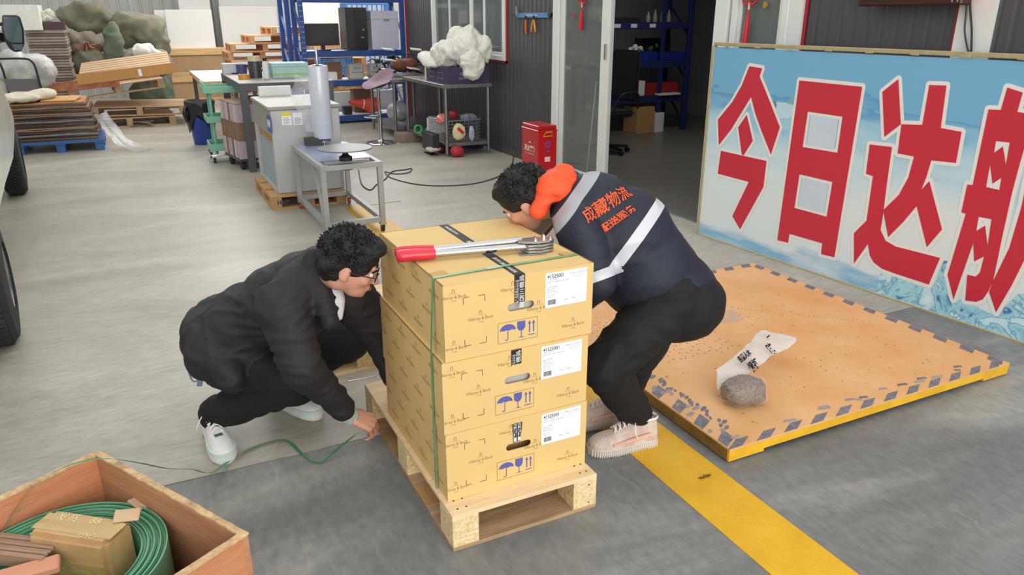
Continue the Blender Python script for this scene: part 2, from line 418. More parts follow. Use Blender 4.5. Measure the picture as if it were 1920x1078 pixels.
# back wall of the hall: pale ribbed sheets with steel columns
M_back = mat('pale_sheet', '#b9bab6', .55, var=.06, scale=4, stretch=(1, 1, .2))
wb = bpy.data.objects.new('wall_hall_back', None); COL.objects.link(wb); struct(wb)
def ribx(x0, x1, Y, z0, z1, m, parent, step=.2, d=.03, name='sheet'):
    P = []; x = x0
    while x < x1-1e-6:
        e = min(x+step, x1); w = e-x; P += [(x, 0), (x+w*.7, 0), (x+w*.8, d), (x+w*.92, d)]; x = e
    P.append((x1, 0)); n = len(P); vs = []
    for xx, dd in P: vs += [(xx, Y-dd, z0), (xx, Y-dd, z1)]
    vs += [(x0, Y+.05, z0), (x0, Y+.05, z1), (x1, Y+.05, z0), (x1, Y+.05, z1)]; k = 2*n
    f = [(2*i, 2*i+1, 2*i+3, 2*i+2) for i in range(n-1)] + [(k, k+1, k+3, k+2), (0, 1, k+1, k), (2*n-2, 2*n-1, k+3, k+2)]
    return MB().add(vs, f).build(name, m, parent, smooth=0)
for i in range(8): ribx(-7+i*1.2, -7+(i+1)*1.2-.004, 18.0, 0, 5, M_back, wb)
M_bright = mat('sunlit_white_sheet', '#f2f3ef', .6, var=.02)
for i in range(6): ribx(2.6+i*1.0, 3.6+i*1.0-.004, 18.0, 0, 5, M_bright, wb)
for x in (1.62, -2.9):
    MB().box(x-.08, x+.08, 17.7, 17.72, 0, 5).box(x-.08, x+.08, 17.9, 17.92, 0, 5).box(x-.01, x+.01, 17.72, 17.9, 0, 5).build('column', mat('grey_column', '#8d979b', .5), wb)
wlft = bpy.data.objects.new('wall_left', None); COL.objects.link(wlft); struct(wlft)
MB().box(-7, -6.95, -6, 18, 0, 5).build('sheet', M_back, wlft)
# ================================================================ PALLETS
def make_pallet(name, label, w, d, h, group=None, boards=5, mx=None, my=None, mb=None, bw=.09, cat='pallet', base=True, skirt=False, lower=3, gap=.35):
    """w along X, d along Y; origin at the front left corner on the floor"""
    mx = mx or M_px; my = my or M_py; mb = mb or M_chip
    t = thing(name, label, cat, group=group); T = .016; bh = h-3*T if base else h-2*T
    z0 = T if base else 0
    if base:
        for i in range(lower):
            x = (w-bw)*i/(lower-1); MB().box(x, x+bw, 0, d, 0, T).build('bottom_board', my, t, bevel=.001)
        for y in (0, d-.1):
            for xa, xb in ((bw, w/2-bw/2), (w/2+bw/2, w-bw)): MB().box(xa, xb, y, y+.1, 0, T).build('cross_board', mx, t)
    for i in range(3):
        for j in range(3):
            x = (w-bw)*i/2; y = (d-.11)*j/2
            if skirt and i == 1 and j == 0: continue
            MB().box(x, x+bw, y, y+.11, z0, z0+bh).build('block', mb, t, bevel=.0015)
    for i in range(3):
        x = (w-bw)*i/2; MB().box(x, x+bw, 0, d, z0+bh, z0+bh+T).build('stringer', my, t, bevel=.001)
    bwid = d/(boards+(boards-1)*gap)
    for i in range(boards):
        y = i*bwid*(1+gap); MB().box(0, w, y, y+bwid, h-T, h).build('deck_board', mx, t, bevel=.0012)
    return t
pal = thing('pallet', 'pale plywood and chipboard pallet carrying three stacked printed cartons', 'pallet')
M_chip2 = mat('chipboard_pale', '#cfae72', .85, col2='#f2e2b8', scale=70, bump=.5, bscale=110, detail=3); M_old = wood('old_ply_x', '#8d7355', '#c2a27c', 0, 3.5); M_oldy = wood('old_ply_y', '#8d6f4c', '#c29a66', 1, 3.5)
PW, PD, PH, PT = .53, 1.0, .134, .014
for k in range(3): MB().box(.0, PW, .0+k*.375, .25+k*.375, 0, PT).build('bottom_board', M_old, pal, bevel=.001)
MB().box(0, .09, .25, .375, 0, PT).build('bottom_board', M_oldy, pal); MB().box(0, .09, .625, .75, 0, PT).build('bottom_board', M_oldy, pal); MB().box(PW-.09, PW, .25, .375, 0, PT).build('bottom_board', M_oldy, pal); MB().box(PW-.09, PW, .625, .75, 0, PT).build('bottom_board', M_oldy, pal)
for x in (0, PW/2-.045, PW-.09):
    for y in (0, .445, .89):
        if abs(x-(PW/2-.045)) < .01 and y == 0: continue
        MB().box(x, x+.09, y, y+.11, PT, PH-PT).build('block', M_chip2, pal, bevel=.0015)
MB().box(0, PW, 0, .215, PH-PT, PH).build('deck_board', M_px, pal, bevel=.0015)
for k, (ya, yb) in enumerate(((.218, .47), (.473, .73), (.733, 1.0))): MB().box(0, PW, ya, yb, PH-PT, PH-.0005).build('deck_board', M_px, pal, bevel=.001)
pal.location = (.69, 1.827, 0)
nb = MB()
for cx in (.03, .06, .48, .505):
    for cy in (.03, .075): nb.cyl((cx+.004*(cy > .05), cy, .1338), (cx+.004*(cy > .05), cy, .1345), .0035, n=8)
for z in (.03, .1): nb.cyl((.5, .0005, z), (.5, -.0006, z), .003, n=8)
nb.build('nail_head', mat('nail', '#4b3a2c', .5, .6), pal)
pal2 = make_pallet('pallet', 'second plywood pallet lying behind the crouching person', .95, .8, .13, boards=3, gap=.02)
q = Zp(640, 752, .13); pal2.location = (.33, 3.22, 0)
# slim metal rod lying on the second pallet
a, b = Zp(656, 713, .136), Zp(706, 705, .136)
tag(MB().cyl(a, b, .004, n=8).cyl(a, a+(a-b)*.06, .006, n=8).build('metal_rod', M_steel), 'thin dark metal rod lying on the second pallet beside the cartons', 'rod')

# ================================================================ CARTONS
M_cart = mat('carton_yellow', '#dcbc7c', .72, var=.035, scale=5, bump=.04, bscale=60)
M_cartin = mat('carton_inner', '#b7b4ac', .8, var=.05)
M_ink = mat('brown_ink', '#8d7145', .8, var=0); M_inkb = mat('blue_ink', '#5a5ba0', .8, var=0); M_inkd = mat('dark_ink', '#57492f', .8, var=0)
M_paper = mat('label_paper', '#eef0f6', .55, var=.01); M_print = mat('print_grey', '#3e3f46', .7, var=0)
BX, BY0, BD, BH = (.706, .7025, .716), (1.905, 1.907, 1.912), .637, .2437
def fz(x, y): p = Yp(800+x/5.39, 500+y/5.39, BY0[2]); return (p.x-BX[2], p.z-(.134+2*BH))
def arch(c=(0,0), r=.006):
    L = [(c[0]+r*math.cos(t), c[1]+r*math.sin(t)) for t in [PI*i/8 for i in range(9)]]+[(c[0]-r, c[1]-r*1.6)]
    I = [(c[0]+r*.6*math.cos(t), c[1]+r*.6*math.sin(t)) for t in [PI*i/8 for i in range(9)]]+[(c[0]-r*.6, c[1]-r*1.6)]
    return L + I[::-1] + [(c[0]+r*.6, c[1]-r*1.6), (c[0]+r, c[1]-r*1.6)]
def logo_mesh():
    I = Matrix.Identity(4)
    T = lambda x, y: Matrix.Translation((x, y, 0))
    it = [(text_mesh('Villeroy & Boch', .0150, 0, 0, sx=.82, spacing=1.06), T(0, 0), 0), (text_mesh('1748', .0065, 0, 0, spacing=1.5), T(0, -.012), 0),
          (poly_mesh([arch((0, .021), .0042)], 0), T(0, 0), 0), (poly_mesh([[(-.022, .0095), (0, .0125), (.022, .0095), (0, .0115)]], 0), T(0, 0), 0)]
    return join_meshes(it, 'printed_logo', [M_ink])
LOGO = logo_mesh()
# care-symbol frame: umbrella, glass and two arrows
def symbols():
    W_, H_ = .083, .042   # drawn small, scaled up when joined
    r = lambda x0, x1, y0, y1: [(x0, y0), (x1, y0), (x1, y1), (x0, y1)]
    fr = poly_mesh([r(0, W_, 0, H_), r(.0008, W_-.0008, .0008, H_-.0008)], 0)
    c = (.0205, .024); dome = [(c[0]+.0165*math.cos(t), c[1]+.013*math.sin(t)) for t in [PI*i/14 for i in range(15)]]
    sc = [(c[0]-.0165+.0055*(k+.5), c[1]+(.0014 if k % 2 == 0 else 0)) for k in range(6)]
    u1 = poly_mesh([dome+sc], 0)
    st = poly_mesh([[(c[0]-.0008, c[1]), (c[0]-.0008, .007), (c[0]-.003, .0055), (c[0]-.005, .0075), (c[0]-.006, .0072), (c[0]-.004, .0038), (c[0]-.001, .004), (c[0]+.0008, .0065), (c[0]+.0008, c[1])]], 0)
    gl = poly_mesh([[(.040, .0385), (.057, .0385), (.057, .026), (.054, .021), (.0495, .019), (.0495, .0075), (.056, .0055), (.041, .0055), (.0478, .0075), (.0478, .019), (.043, .021), (.040, .026)]], 0)
    ar = []
    for x in (.066, .0745):
        ar.append(poly_mesh([[(x-.0012, .0125), (x+.0012, .0125), (x+.0012, .030), (x+.0034, .030), (x, .037), (x-.0034, .030), (x-.0012, .030)]], 0))
    ba = poly_mesh([r(.0625, .078, .007, .0088)], 0); I = Matrix.Identity(4)
    Kx = Matrix.Diagonal((1.66, 1.66, 1, 1)); return join_meshes([(fr, Kx, 1)]+[(q, Kx, 0) for q in (u1, st, gl, ba, *ar)], 'care_symbols', [M_inkb, M_ink])
SYM = symbols()
def brackets():
    it = []
    for P in (((370, 385), (370, 318), (432, 303)), ((522, 293), (585, 280), (590, 345)), ((385, 740), (388, 803), (450, 790)), ((602, 700), (602, 762), (535, 775))):
        p = [fz(*q) for q in P]; t = .0009
        for (a, b) in ((p[0], p[1]), (p[1], p[2])):
            dx, dy = b[0]-a[0], b[1]-a[1]; L = math.hypot(dx, dy); nx, ny = -dy/L*t, dx/L*t
            it.append((poly_mesh([[(a[0]-nx, a[1]-ny), (b[0]-nx, b[1]-ny), (b[0]+nx, b[1]+ny), (a[0]+nx, a[1]+ny)]], 0), Matrix.Identity(4), 0))
    return join_meshes(it, 'corner_marks', [M_inkd])
BRK = brackets()
def label_mesh():
    it = [(text_mesh('41525001', .0165, 0, .0003, 'LEFT', sx=.82), Matrix.Translation((.006, .096, 0)), 0)]
    T = lambda x, y: Matrix.Translation((x, y, 0))
    for tx, s, x, y in (('1748   Germany', .005, .007, .087), ('Premium porcelain set, gift carton', .005, .006, .080), ('Item: 41525001', .005, .006, .063), ('Qty: 6 pcs', .0055, .006, .057), ('EAN 4003 6831 24', .0042, .006, .050), ('N.W. 3.9  G.W. 5.2', .0042, .006, .044), ('Colour: white', .0042, .006, .038), ('Made in EU', .0042, .006, .032), ('MADE', .0046, .060, .018), ('1525001', .0046, .082, .018)):
        it.append((text_mesh(tx, s, 0, 0, 'LEFT'), T(x, y), 0))
    for tx, s, x, y in (('Villeroy & Boch', .009, .104, .098), ('Faience GmbH 66693', .0045, .104, .090), ('Mettlach / Saar', .0045, .104, .085), ('1748', .004, .104, .078)):
        it.append((text_mesh(tx, s, 0, 0), T(x, y), 1))
    x = .008; rn = random.Random(3)
    while x < .034:
        w = rn.choice((.0005, .0009, .0014)); it.append((poly_mesh([[(x, .008), (x+w, .008), (x+w, .024), (x, .024)]], 0), T(0, 0), 0)); x += w+rn.choice((.0005, .0008))
    return join_meshes(it, 'label_print', [M_print, mat('print_pale', '#9a9ba6', .7, var=0)])
LBP = label_mesh()
M_tape = mat('black_tape', '#1d191a', .6, var=.1); M_tapew = mat('tape_print', '#d9d6d2', .5, var=0)
def carton(i, label):
    x0, y0, z0 = BX[i], BY0[i], .1342+i*BH; w, d, h = .512, BD, BH-.0006
    t = thing('carton', label, 'box', (x0, y0, z0), group='printed cartons stacked on the pallet')
    hc = fz(953, 397); a = fz(808, 440); b = fz(1097, 380); r = .0125; hw = .033
    sl = [(hc[0]+hw*(1 if s < 0 else -1)+r*math.cos(q), hc[1]+r*math.sin(q)) for s, qs in ((-1, [-PI/2+PI*k/8 for k in range(9)]), (1, [PI/2+PI*k/8 for k in range(9)])) for q in qs]
    F = basis((0, 0, 0), (1, 0, 0), (0, 0, 1))          # local XY -> front face
    f = poly_mesh([[(0, 0), (w, 0), (w, h), (0, h)], sl], .002); f.materials.append(M_cart)
    o = obj('front_panel', f, t); o.matrix_basis = Matrix.Translation((0, .002, 0)) @ F
    body = MB().box(0, .004, .004, d, 0, h).box(w-.004, w, .004, d, 0, h).box(.004, w-.004, d-.004, d, 0, h).box(.004, w-.004, .004, d-.004, 0, .004)
    # two top flaps meeting along the middle, slightly uneven
    body.build('shell', M_cart, t)
    MB().box(.0, w/2-.0008, .003, d, h-.004, h).build('top_flap', M_cart, t, bevel=.0012)
    MB().box(w/2+.0008, w, .003, d, h-.004, h).build('top_flap', M_cart, t, bevel=.0012)
    MB().box(.012, w-.012, .018 if i else .05, .022 if i else .055, .01, h-.01).build('inner_liner', M_cartin if i else M_card, t)
    e = -.0006
    def fp(me, x, y, m, nm, lay=1): o = obj(nm, me, t); o.matrix_basis = Matrix.Translation((x, e*lay, y)) @ F; return o
    for zx, zy in ((545, 520), (268, 312), (275, 828), (1475, 585), (870, 225), (1130, 418)):
        q = fz(zx, zy); fp(LOGO, q[0], q[1], M_ink, 'printed_logo')
    q = fz(720, 787); fp(SYM, q[0], q[1], None, 'care_symbols'); fp(BRK, 0, 0, None, 'corner_marks')
    # side prints
    Sd = basis((0, 0, 0), (0, -1, 0), (0, 0, 1))
    for r_ in range(3):
        for c_ in range(4):
            o = obj('printed_logo', LOGO, t); o.matrix_basis = Matrix.Translation((-.0006, .08+c_*.155+(r_ % 2)*.07, .045+r_*.075)) @ Sd
    # sticker
    lx, lz = fz(1195, 420); P = basis((lx, -.0009, lz), (1, 0, 0), (0, 0, 1))
    st = MB().box(0, .150, 0, .115, -.0003, .0003).build('label_sticker', M_paper, t); st.matrix_basis = P
    o = obj('label_print', LBP, st); o.location = (0, 0, .0006); o.scale = (1.13, 1.06, 1); o['kind'] = 'stuff'
    # tape on the front
    ta, tb_ = fz(885, 350), fz(1000, 20)
    tx0 = ta[0]; tw = .036
    if i == 2: tz0, tz1 = hc[1]+r+.0005, h+.0008
    elif i == 1: tz0, tz1 = h-.052, h
    else: tz0, tz1 = ta[1]-.005, h-.018
    tx0 -= .0
    zig = [(tx0+tw*k/5, tz0+(.002 if k % 2 else 0)) for k in range(6)] if i else [(tx0+.003, tz0), (tx0+tw*.45, tz0+.003), (tx0+tw*.8, tz0+.001)]
    tp = poly_mesh([zig+[(tx0+tw, tz1), (tx0, tz1)]], .0002); tp.materials.append(M_tape)
    to = obj('tape', tp, t); to.matrix_basis = Matrix.Translation((0, -.0011, 0)) @ F
    its = []
    if i:
        chars = '成都三西藏' if i == 2 else '成都'
        z = h-.014 if i == 2 else h-.016
        for ch in chars: its.append((text_mesh(ch, .021, 0, .0003, sx=.85), Matrix.Translation((tx0+.025, z, 0)), 0)); z -= .0215
        n = 9 if i == 2 else 4
        for k in range(n): its.append((text_mesh('物流专线配送到门服务'[k], .0085, 0, 0), Matrix.Translation((tx0+.0105, h-.02-k*.0085, 0)), 0))
        for k in range(n): its.append((text_mesh('028川藏运输00'[k], .006, 0, 0), Matrix.Translation((tx0+.0035, h-.02-k*.0085, 0)), 0))
    else:
        for cx in (.010, .025):
            its.append((poly_mesh([[(tx0+cx-.0055, tz0+.004), (tx0+cx+.0055, tz0+.004), (tx0+cx+.0055, tz1-.001), (tx0+cx-.0055, tz1-.001)]], 0), Matrix.Identity(4), 0))
            for k in range(6): its.append((text_mesh('成都西藏物流'[k], .010, 0, .0004), Matrix.Translation((tx0+cx, tz1-.006-k*.0085, .0004)), 1))
    pm = join_meshes(its, 'tape_print', [M_tapew, M_tape]); o = obj('tape_print', pm, to); o['kind'] = 'stuff'; o.location = (0, 0, .0004)
    return t, tx0, tw
carton(0, 'bottom printed carton of the stack, resting on the plywood pallet')
carton(1, 'middle printed carton of the stack, between two like it')
tc_, tx0, tw = carton(2, 'top printed carton of the stack, with black tape and tool on it')
# tape over the top of the top carton
h = BH-.0006
tp = MB().box(tx0, tx0+tw, 0, BD, h+.0002, h+.0008).build('top_tape', M_tape, tc_)
its = []
for k, (y, s) in enumerate(((.05, '物流专线'), (.10, '成都西藏'), (.16, '028川藏'), (.37, '成都西藏'), (.58, '物流专线'), (.52, '028川藏'))):
    its.append((text_mesh(s, .015, 0, .0003), Matrix.Translation((tx0+tw/2, y, h+.0011)) @ Matrix.Rotation(PI/2, 4, 'Z'), 0))
obj('tape_print', join_meshes(its, 'tape_print', [M_tapew]), tp)['kind'] = 'stuff'
# small upright flaps where the strap bites the top edge
MB().cbox((.478, .115, h+.002), (.045, .03, .004), (0, .1, .3)).build('corner_flap', mat('carton_flap', '#c9a468', .8), tc_)
MB().cbox((.03, .115, h+.001), (.05, .03, .003), (0, -.05, 0)).build('corner_flap', MATS['carton_flap'], tc_)

# ---- green strap around the stack
M_strap = mat('green_strap', '#6fae83', .3, var=.08, coat=.3, alpha=.92)
T0 = .134+3*BH
ys = BY0[2]+.078
sp = [(.6985, ys, .13), (.6985, ys, .4), (.6995, ys, .62), (.7135, ys, T0-.003), (.716, ys, T0+.0022), (.80, ys+.004, T0+.0035), (.97, ys+.008, T0+.004), (1.12, ys+.012, T0+.0035), (1.222, ys+.014, T0+.0022), (1.2325, ys+.014, T0-.006), (1.232, ys+.014, .6), (1.2245, ys+.014, .13)]
b = MB()
for (p, q2) in zip(sp[:-1], sp[1:]):
    p, q2 = Vector(p), Vector(q2); up = (0, 0, 1) if abs(q2.z-p.z) < abs(q2.x-p.x) else (1, 0, 0)
    b.beam(p, q2, .0125, .0012, up)
tag(b.build('strap', M_strap), 'green plastic strap tightened around the three stacked cartons', 'strap')
a = Zp(940, 497, T0+.006); tsl = MB().cbox((a.x-.03, ys+.006, T0+.0052), (.05, .016, .0012), (0, 0, .05))
tag(tsl.build('strap_seal', mat('clear_green', '#b9d3bd', .25, alpha=.9)), 'pale crimped strap end resting over the tape on the top carton', 'seal')

# ---- strapping tensioner with red grips
a = Zp(742, 480, T0+.022); c = Zp(1038, 458, T0+.022); L = (c-a).length; ang = math.atan2(c.y-a.y, c.x-a.x)
tt = thing('strapping_tool', 'long steel strapping tool with red grips lying on the top carton', 'tool', (a.x, a.y, T0+.0005), ang)
def bar(z0, z1, y0, y1, x0=.10, x1=None):
    return MB().tube([(x0, y0, z0), (x1 or L*.86, y1, z1)], .0115, 14)
bar(.021, .022, -.006, -.002).build('handle_bar', M_chrome, tt)
bar(.024, .036, .028, .024, .1, L*.80).build('handle_bar', M_chrome, tt)
def grip(y, z, dz): return MB().tube([(.0, y, z), (.004, y, z), (.02, y, z), (.06, y, z+.001), (.125, y*.9, z+dz)], [.009, .018, .0205, .0195, .016], 16)
mg = mat('red_grip', '#d12436', .35, coat=.3, var=.03)
grip(-.006, .0215, 0).build('grip', mg, tt, smooth=60); grip(.030, .0235, .001).build('grip', mg, tt, smooth=60)
hx = L*.8
for k, z in enumerate((.004, .014, .024, .034)):
    P = [(hx+.01, -.028), (hx+.055, -.030), (hx+.10, -.012), (hx+.108, .012), (hx+.085, .034), (hx+.0, .032), (hx-.005, .006)] if k != 3 else [(hx-.02, -.004), (hx+.03, -.022), (hx+.085, -.02), (hx+.105, .0), (hx+.10, .02), (hx+.05, .036), (hx-.01, .03)]
    MB().prism(P, lambda u, v, z=z: Vector((u, v, z)), (0, 0, .0075)).build('jaw_plate', M_steel, tt, bevel=.0008)
MB().box(hx-.02, hx+.07, -.034, -.002, 0, .003).build('foot_plate', M_steel, tt, bevel=.001)
for (x, y) in ((hx+.04, -.002), (hx+.075, .02), (hx+.092, .0)):
    MB().cyl((x, y, .034), (x, y, .05), .007, n=6).cyl((x, y, .05), (x, y, .053), .005, n=12).build('bolt', M_chrome, tt)
MB().cyl((hx+.05, .0, .006), (hx+.05, 0, .036), .014, n=18).build('feed_wheel', M_steel, tt)

# ================================================================ SCALE PLATFORM
M_org = mat('worn_orange', '#d9a163', .5, col2='#e6b785', scale=3.5, bump=.12, bscale=50)
M_yel = mat('chipped_yellow', '#dba61e', .45, col2='#efbd2c', scale=9, bump=.1)
sc = thing('floor_scale', 'worn orange floor scale platform with yellow rim and hazard stripes', 'scale', (1.815, 1.83, 0), 0)
SX, SY, SH = 1.70, 1.70, .062
MB().box(0, SX, 0, SY, SH-.008, SH).build('top_plate', M_org, sc, bevel=.001)
MB().box(.0, SX, .001, .012, SH-.042, SH-.008).build('rim_plate', M_yel, sc); MB().box(0, SX, SY-.012, SY, SH-.042, SH-.008).build('rim_plate', M_yel, sc)
dk = mat('dirty_yellow', '#98742a', .6, col2='#5f4e22', scale=7, bump=.3)
MB().box(.001, .012, .012, .58, SH-.055, SH-.008).build('rim_plate', dk, sc); MB().box(.001, .012, .584, SY-.012, SH-.042, SH-.008).build('rim_plate', dk, sc)
MB().box(SX-.012, SX-.001, .012, SY-.012, SH-.042, SH-.008).build('rim_plate', M_yel, sc)
for x in (.0, SX-.18):
    for y in (0, SY-.14): MB().box(x+.002, x+.178, y+.002, y+.138, SH-.055, SH-.012).build('corner_pocket', M_yel, sc)
for x in (.10, SX-.10):
    for y in (.09, SY-.09): MB().cyl((x, y, 0), (x, y, .012), .032, n=18).build('foot', M_black, sc)
# hazard stripes: slanted painted patches along all four edges
M_hz = mat('hazard_grey', '#5f5f66', .6, col2='#85838a', scale=30); M_hw = mat('bare_scrape', '#a9a39c', .6, col2='#8b7f78', scale=25)
rs = random.Random(5)
cnt_ = [0]
def NP(): cnt_[0] += 1; return cnt_[0]*.00001
def patch(pts, m, nm='hazard_stripe'):
    return MB().prism(pts, lambda u, v: Vector((u, v, SH+.0001)), (0, 0, .0004+NP())).build(nm, m, sc)
n = 12; st_ = SX/n
for k in range(n):
    x = k*st_
    patch([(x-.01, .002), (x+.062, .002), (x+.135, .045), (x+.07, .045+.003*rs.random())], M_hz)
    patch([(x+.03, SY-.004), (x+.10, SY-.004), (x+.075, SY-.055), (x+.005, SY-.055)], M_hz)
    patch([(SX-.004, x+.03), (SX-.004, x+.10), (SX-.055, x+.075), (SX-.055, x+.005)], M_hz)
    if k in (0, 1, 2, 3, 4, 6, 8): patch([(.004, x+.02), (.004, x+.075), (.075, x+.125), (.075, x+.06)], M_hz)
# irregular scraped streaks with dirt on the left strip
for k in range(26):
    y = .12+k*.021+rs.uniform(-.01, .01); x = .085+rs.uniform(-.008, .02); l = rs.uniform(.02, .045)
    patch([(x, y), (x+l*.6, y+.004), (x+l, y+.02), (x+l*.6, y+.026), (x+l*.2, y+.016)], M_hz, 'scrape')
for k in range(16):
    y = .02+rs.random()*.62; x = .005+rs.random()*.06; l = rs.uniform(.02, .06)
    patch([(x, y), (x+l*.4, y-.006), (x+l, y+.012), (x+l*.7, y+.022), (x+l*.2, y+.014)], M_hw, 'scrape')
for k in range(14):
    x = .05+rs.random()*1.4; y = .045+rs.random()*.04; l = rs.uniform(.02, .07)
    patch([(x, y), (x+l, y-.01), (x+l*1.1, y+.004), (x+l*.3, y+.014)], rs.choice((M_hz, M_hw)), 'scrape')
# raised tread marks, dark where the paint wore off
b = MB(); M_dk = mat('tread_dark', '#5b4630', .7, var=.1)
for k in range(17):
    for j in range(13):
        if rs.random() < .18: continue
        x = .12+k*.036; y = .72+j*.045 + (k % 2)*.012
        if rs.random() < .5: b.cbox((x, y, SH+.0004), (.0035, .010, .0006), (0, 0, .2))
        else: b.cbox((x, y, SH+.0004), (.016, .0022, .0006), (0, 0, .1))
for k in range(150):
    x = .15+rs.random()*1.3; y = .1+rs.random()*1.3; b.cbox((x, y, SH+.0004), (.004, .008 if rs.random() < .5 else .003, .0006), (0, 0, rs.random()*3))
for k in range(45):
    b.cbox((1.0+k*.012+rs.random()*.006, 1.12-k*.011+rs.random()*.03, SH+.0004), (.007, .0025, .0006), (0, 0, .8))
o = b.build('tread_mark', M_dk, sc); o['kind'] = 'stuff'
patch([(.75, .98), (.95, .96), (1.0, 1.1), (.85, 1.18), (.74, 1.1)], mat('grey_smear', '#c3a487', .7, var=.08), 'smear')
for k in range(9):
    x = .02+k*.06; patch([(SX*.08+x, SY-.16), (SX*.08+x+.04, SY-.165), (SX*.08+x+.05, SY-.12), (SX*.08+x+.012, SY-.118)], M_hw, 'scrape')

# ---- clear bag of brown granules on the scale
bx = Zp(1393, 738, SH+.03)
bg_ = thing('granule_bag', 'clear plastic bag of brown granules with black handwriting, on the orange scale', 'bag', (bx.x, bx.y, SH+.001), world=True)
M_gr = mat('brown_granules', '#38261f', .35, col2='#9c8070', scale=75, bump=1.0, bscale=90, detail=3)
b = MB(); q = Zp(1393, 735, SH+.05); q.z = SH+.058
b.ell(q, (.092, .07, .055), (0, 0, -YAW+.25), 34, 22, .75)
for v in b.bm.verts: v.co += noise.noise_vector((v.co-q)*16)*.012 + noise.noise_vector((v.co-q)*70)*.003; v.co.z = max(v.co.z, SH+.003)
b.build('granules', M_gr, bg_, smooth=80)
M_bag = mat('bag_film', '#f1efec', .10, alpha=.13, var=0, bump=.7, bscale=30, spec=1.0)
b = MB().ell(q, (.101, .078, .062), (0, 0, -YAW+.25), 40, 26, .75)
for v in b.bm.verts: v.co += noise.noise_vector((v.co-q)*16)*.012 + noise.noise_vector((v.co-q)*28+Vector((3, 0, 0)))*.007; v.co.z = max(v.co.z, SH+.002)
b.build('film', M_bag, bg_, smooth=80)
# the empty, flattened upper part of the bag leans up from the granules
T_ = [(1343, 694, .13), (1347, 730, .085), (1375, 668, .15), (1385, 712, .125), (1408, 640, .165), (1418, 690, .14), (1428, 619, .175), (1446, 668, .15), (1462, 626, .165), (1478, 652, .15), (1492, 632, .155), (1494, 640, .15)]
P_ = [Zp(x, y, z+SH*.3) for x, y, z in T_]; vs = []; fs = []; K, Lr = 6, 8; rows = [(P_[2*i], P_[2*i+1]) for i in range(6)]
Ta = spline([r_[0] for r_ in rows], 4); Tb = spline([r_[1] for r_ in rows], 4)
for side in (0, 1):
    for a, c in zip(Ta, Tb):
        for k in range(Lr+1):
            p = a.lerp(c, k/Lr); vs.append(p + Vector((0, -.2, .9)).normalized()*(.006*math.sin(PI*k/Lr)*(1 if side else -1)) + noise.noise_vector(p*20)*.009)
n_ = len(Ta); fs = [(s_*n_*(Lr+1)+j*(Lr+1)+k, s_*n_*(Lr+1)+j*(Lr+1)+k+1, s_*n_*(Lr+1)+(j+1)*(Lr+1)+k+1, s_*n_*(Lr+1)+(j+1)*(Lr+1)+k) for s_ in (0, 1) for j in range(n_-1) for k in range(Lr)]
MB().add(vs, fs).build('bag_neck', mat('bag_neck_film', '#e8e6e2', .2, alpha=.62, var=.04, bump=.5, bscale=30, spec=.9), bg_, smooth=80)
M_pen = mat('marker_ink', '#15151a', .6, var=0); its = []
du = (Zp(1452, 640, .17)-Zp(1392, 690, .155)); dn = Vector((.25, -.45, .8)).normalized(); du = (du-dn*du.dot(dn)).normalized(); dvv = dn.cross(du)
for tx, px, py, z, sz in (('路', 1447, 656, .185, .062), ('一', 1441, 632, .20, .035), ('烟打', 1414, 686, .172, .050), ('（', 1388, 714, .15, .045), ('各赠人木', 1396, 668, .19, .032)):
    its.append((text_mesh(tx, sz, .0, .0018, shear=.2), basis(Zp(px, py, z), du, dvv), 0))
obj('handwriting', join_meshes(its, 'handwriting', [M_pen]), bg_)['kind'] = 'stuff'

# ================================================================ BIG SIGN
p0 = Zp(1310, 440); p1 = Zp(1920, 645); sd = (p1-p0); sd.z = 0; sd.normalize(); sn = Vector((-sd.y, sd.x, 0))   # sn points to the wall side
if sn.x < 0: sn = -sn
SL, STOP = 3.4, 1.392
sg = thing('banner_sign', 'large framed sky-blue banner sign with big red Chinese characters', 'sign', p0)
sg.matrix_basis = basis(p0, sd, (0, 0, 1)); sg.rotation_mode = 'XYZ'
def sp_(x, y):                                      # photo pixel -> (along, up) on the sign plane
    r = ray(x, y); n = sd.cross(Vector((0, 0, 1))); t = (p0-CP).dot(n)/r.dot(n); P = CP+r*t-p0
    return (P.dot(sd), P.z)
def signmat():
    m = bpy.data.materials.new('banner_print'); m.use_nodes = True; n = m.node_tree.nodes; l = m.node_tree.links; b = n['Principled BSDF']; b.inputs['Roughness'].default_value = .38
    tc = n.new('ShaderNodeTexCoord'); s = n.new('ShaderNodeSeparateXYZ'); l.new(tc.outputs['Object'], s.inputs[0])
    mp = n.new('ShaderNodeMapping'); mp.inputs['Scale'].default_value = (.9, 4, 1); l.new(tc.outputs['Object'], mp.inputs[0])
    nz = n.new('ShaderNodeTexNoise'); nz.inputs['Scale'].default_value = 1.6; nz.inputs['Detail'].default_value = 5; l.new(mp.outputs[0], nz.inputs[0])
    a = n.new('ShaderNodeMath'); a.operation = 'MULTIPLY_ADD'; a.inputs[1].default_value = .42; l.new(nz.outputs[0], a.inputs[0]); 
    d = n.new('ShaderNodeMath'); d.operation = 'DIVIDE'; d.inputs[1].default_value = STOP; l.new(s.outputs[1], d.inputs[0]); l.new(d.outputs[0], a.inputs[2])
    r = n.new('ShaderNodeValToRGB'); l.new(a.outputs[0], r.inputs[0]); e = r.color_ramp.elements
    e[0].position = .12; e[0].color = (*lin('#c3dde6'), 1); e[1].position = 1.22; e[1].color = (*lin('#5596c8'), 1)
    for p, c in ((.22, '#7fb3d2'), (.30, '#d8e2e3'), (.55, '#d9e3e4'), (.74, '#c3dbe4'), (.92, '#94c4dc'), (1.0, '#74afd3')):
        x = e.new(p); x.color = (*lin(c), 1)
    l.new(r.outputs[0], b.inputs['Base Color']); return m
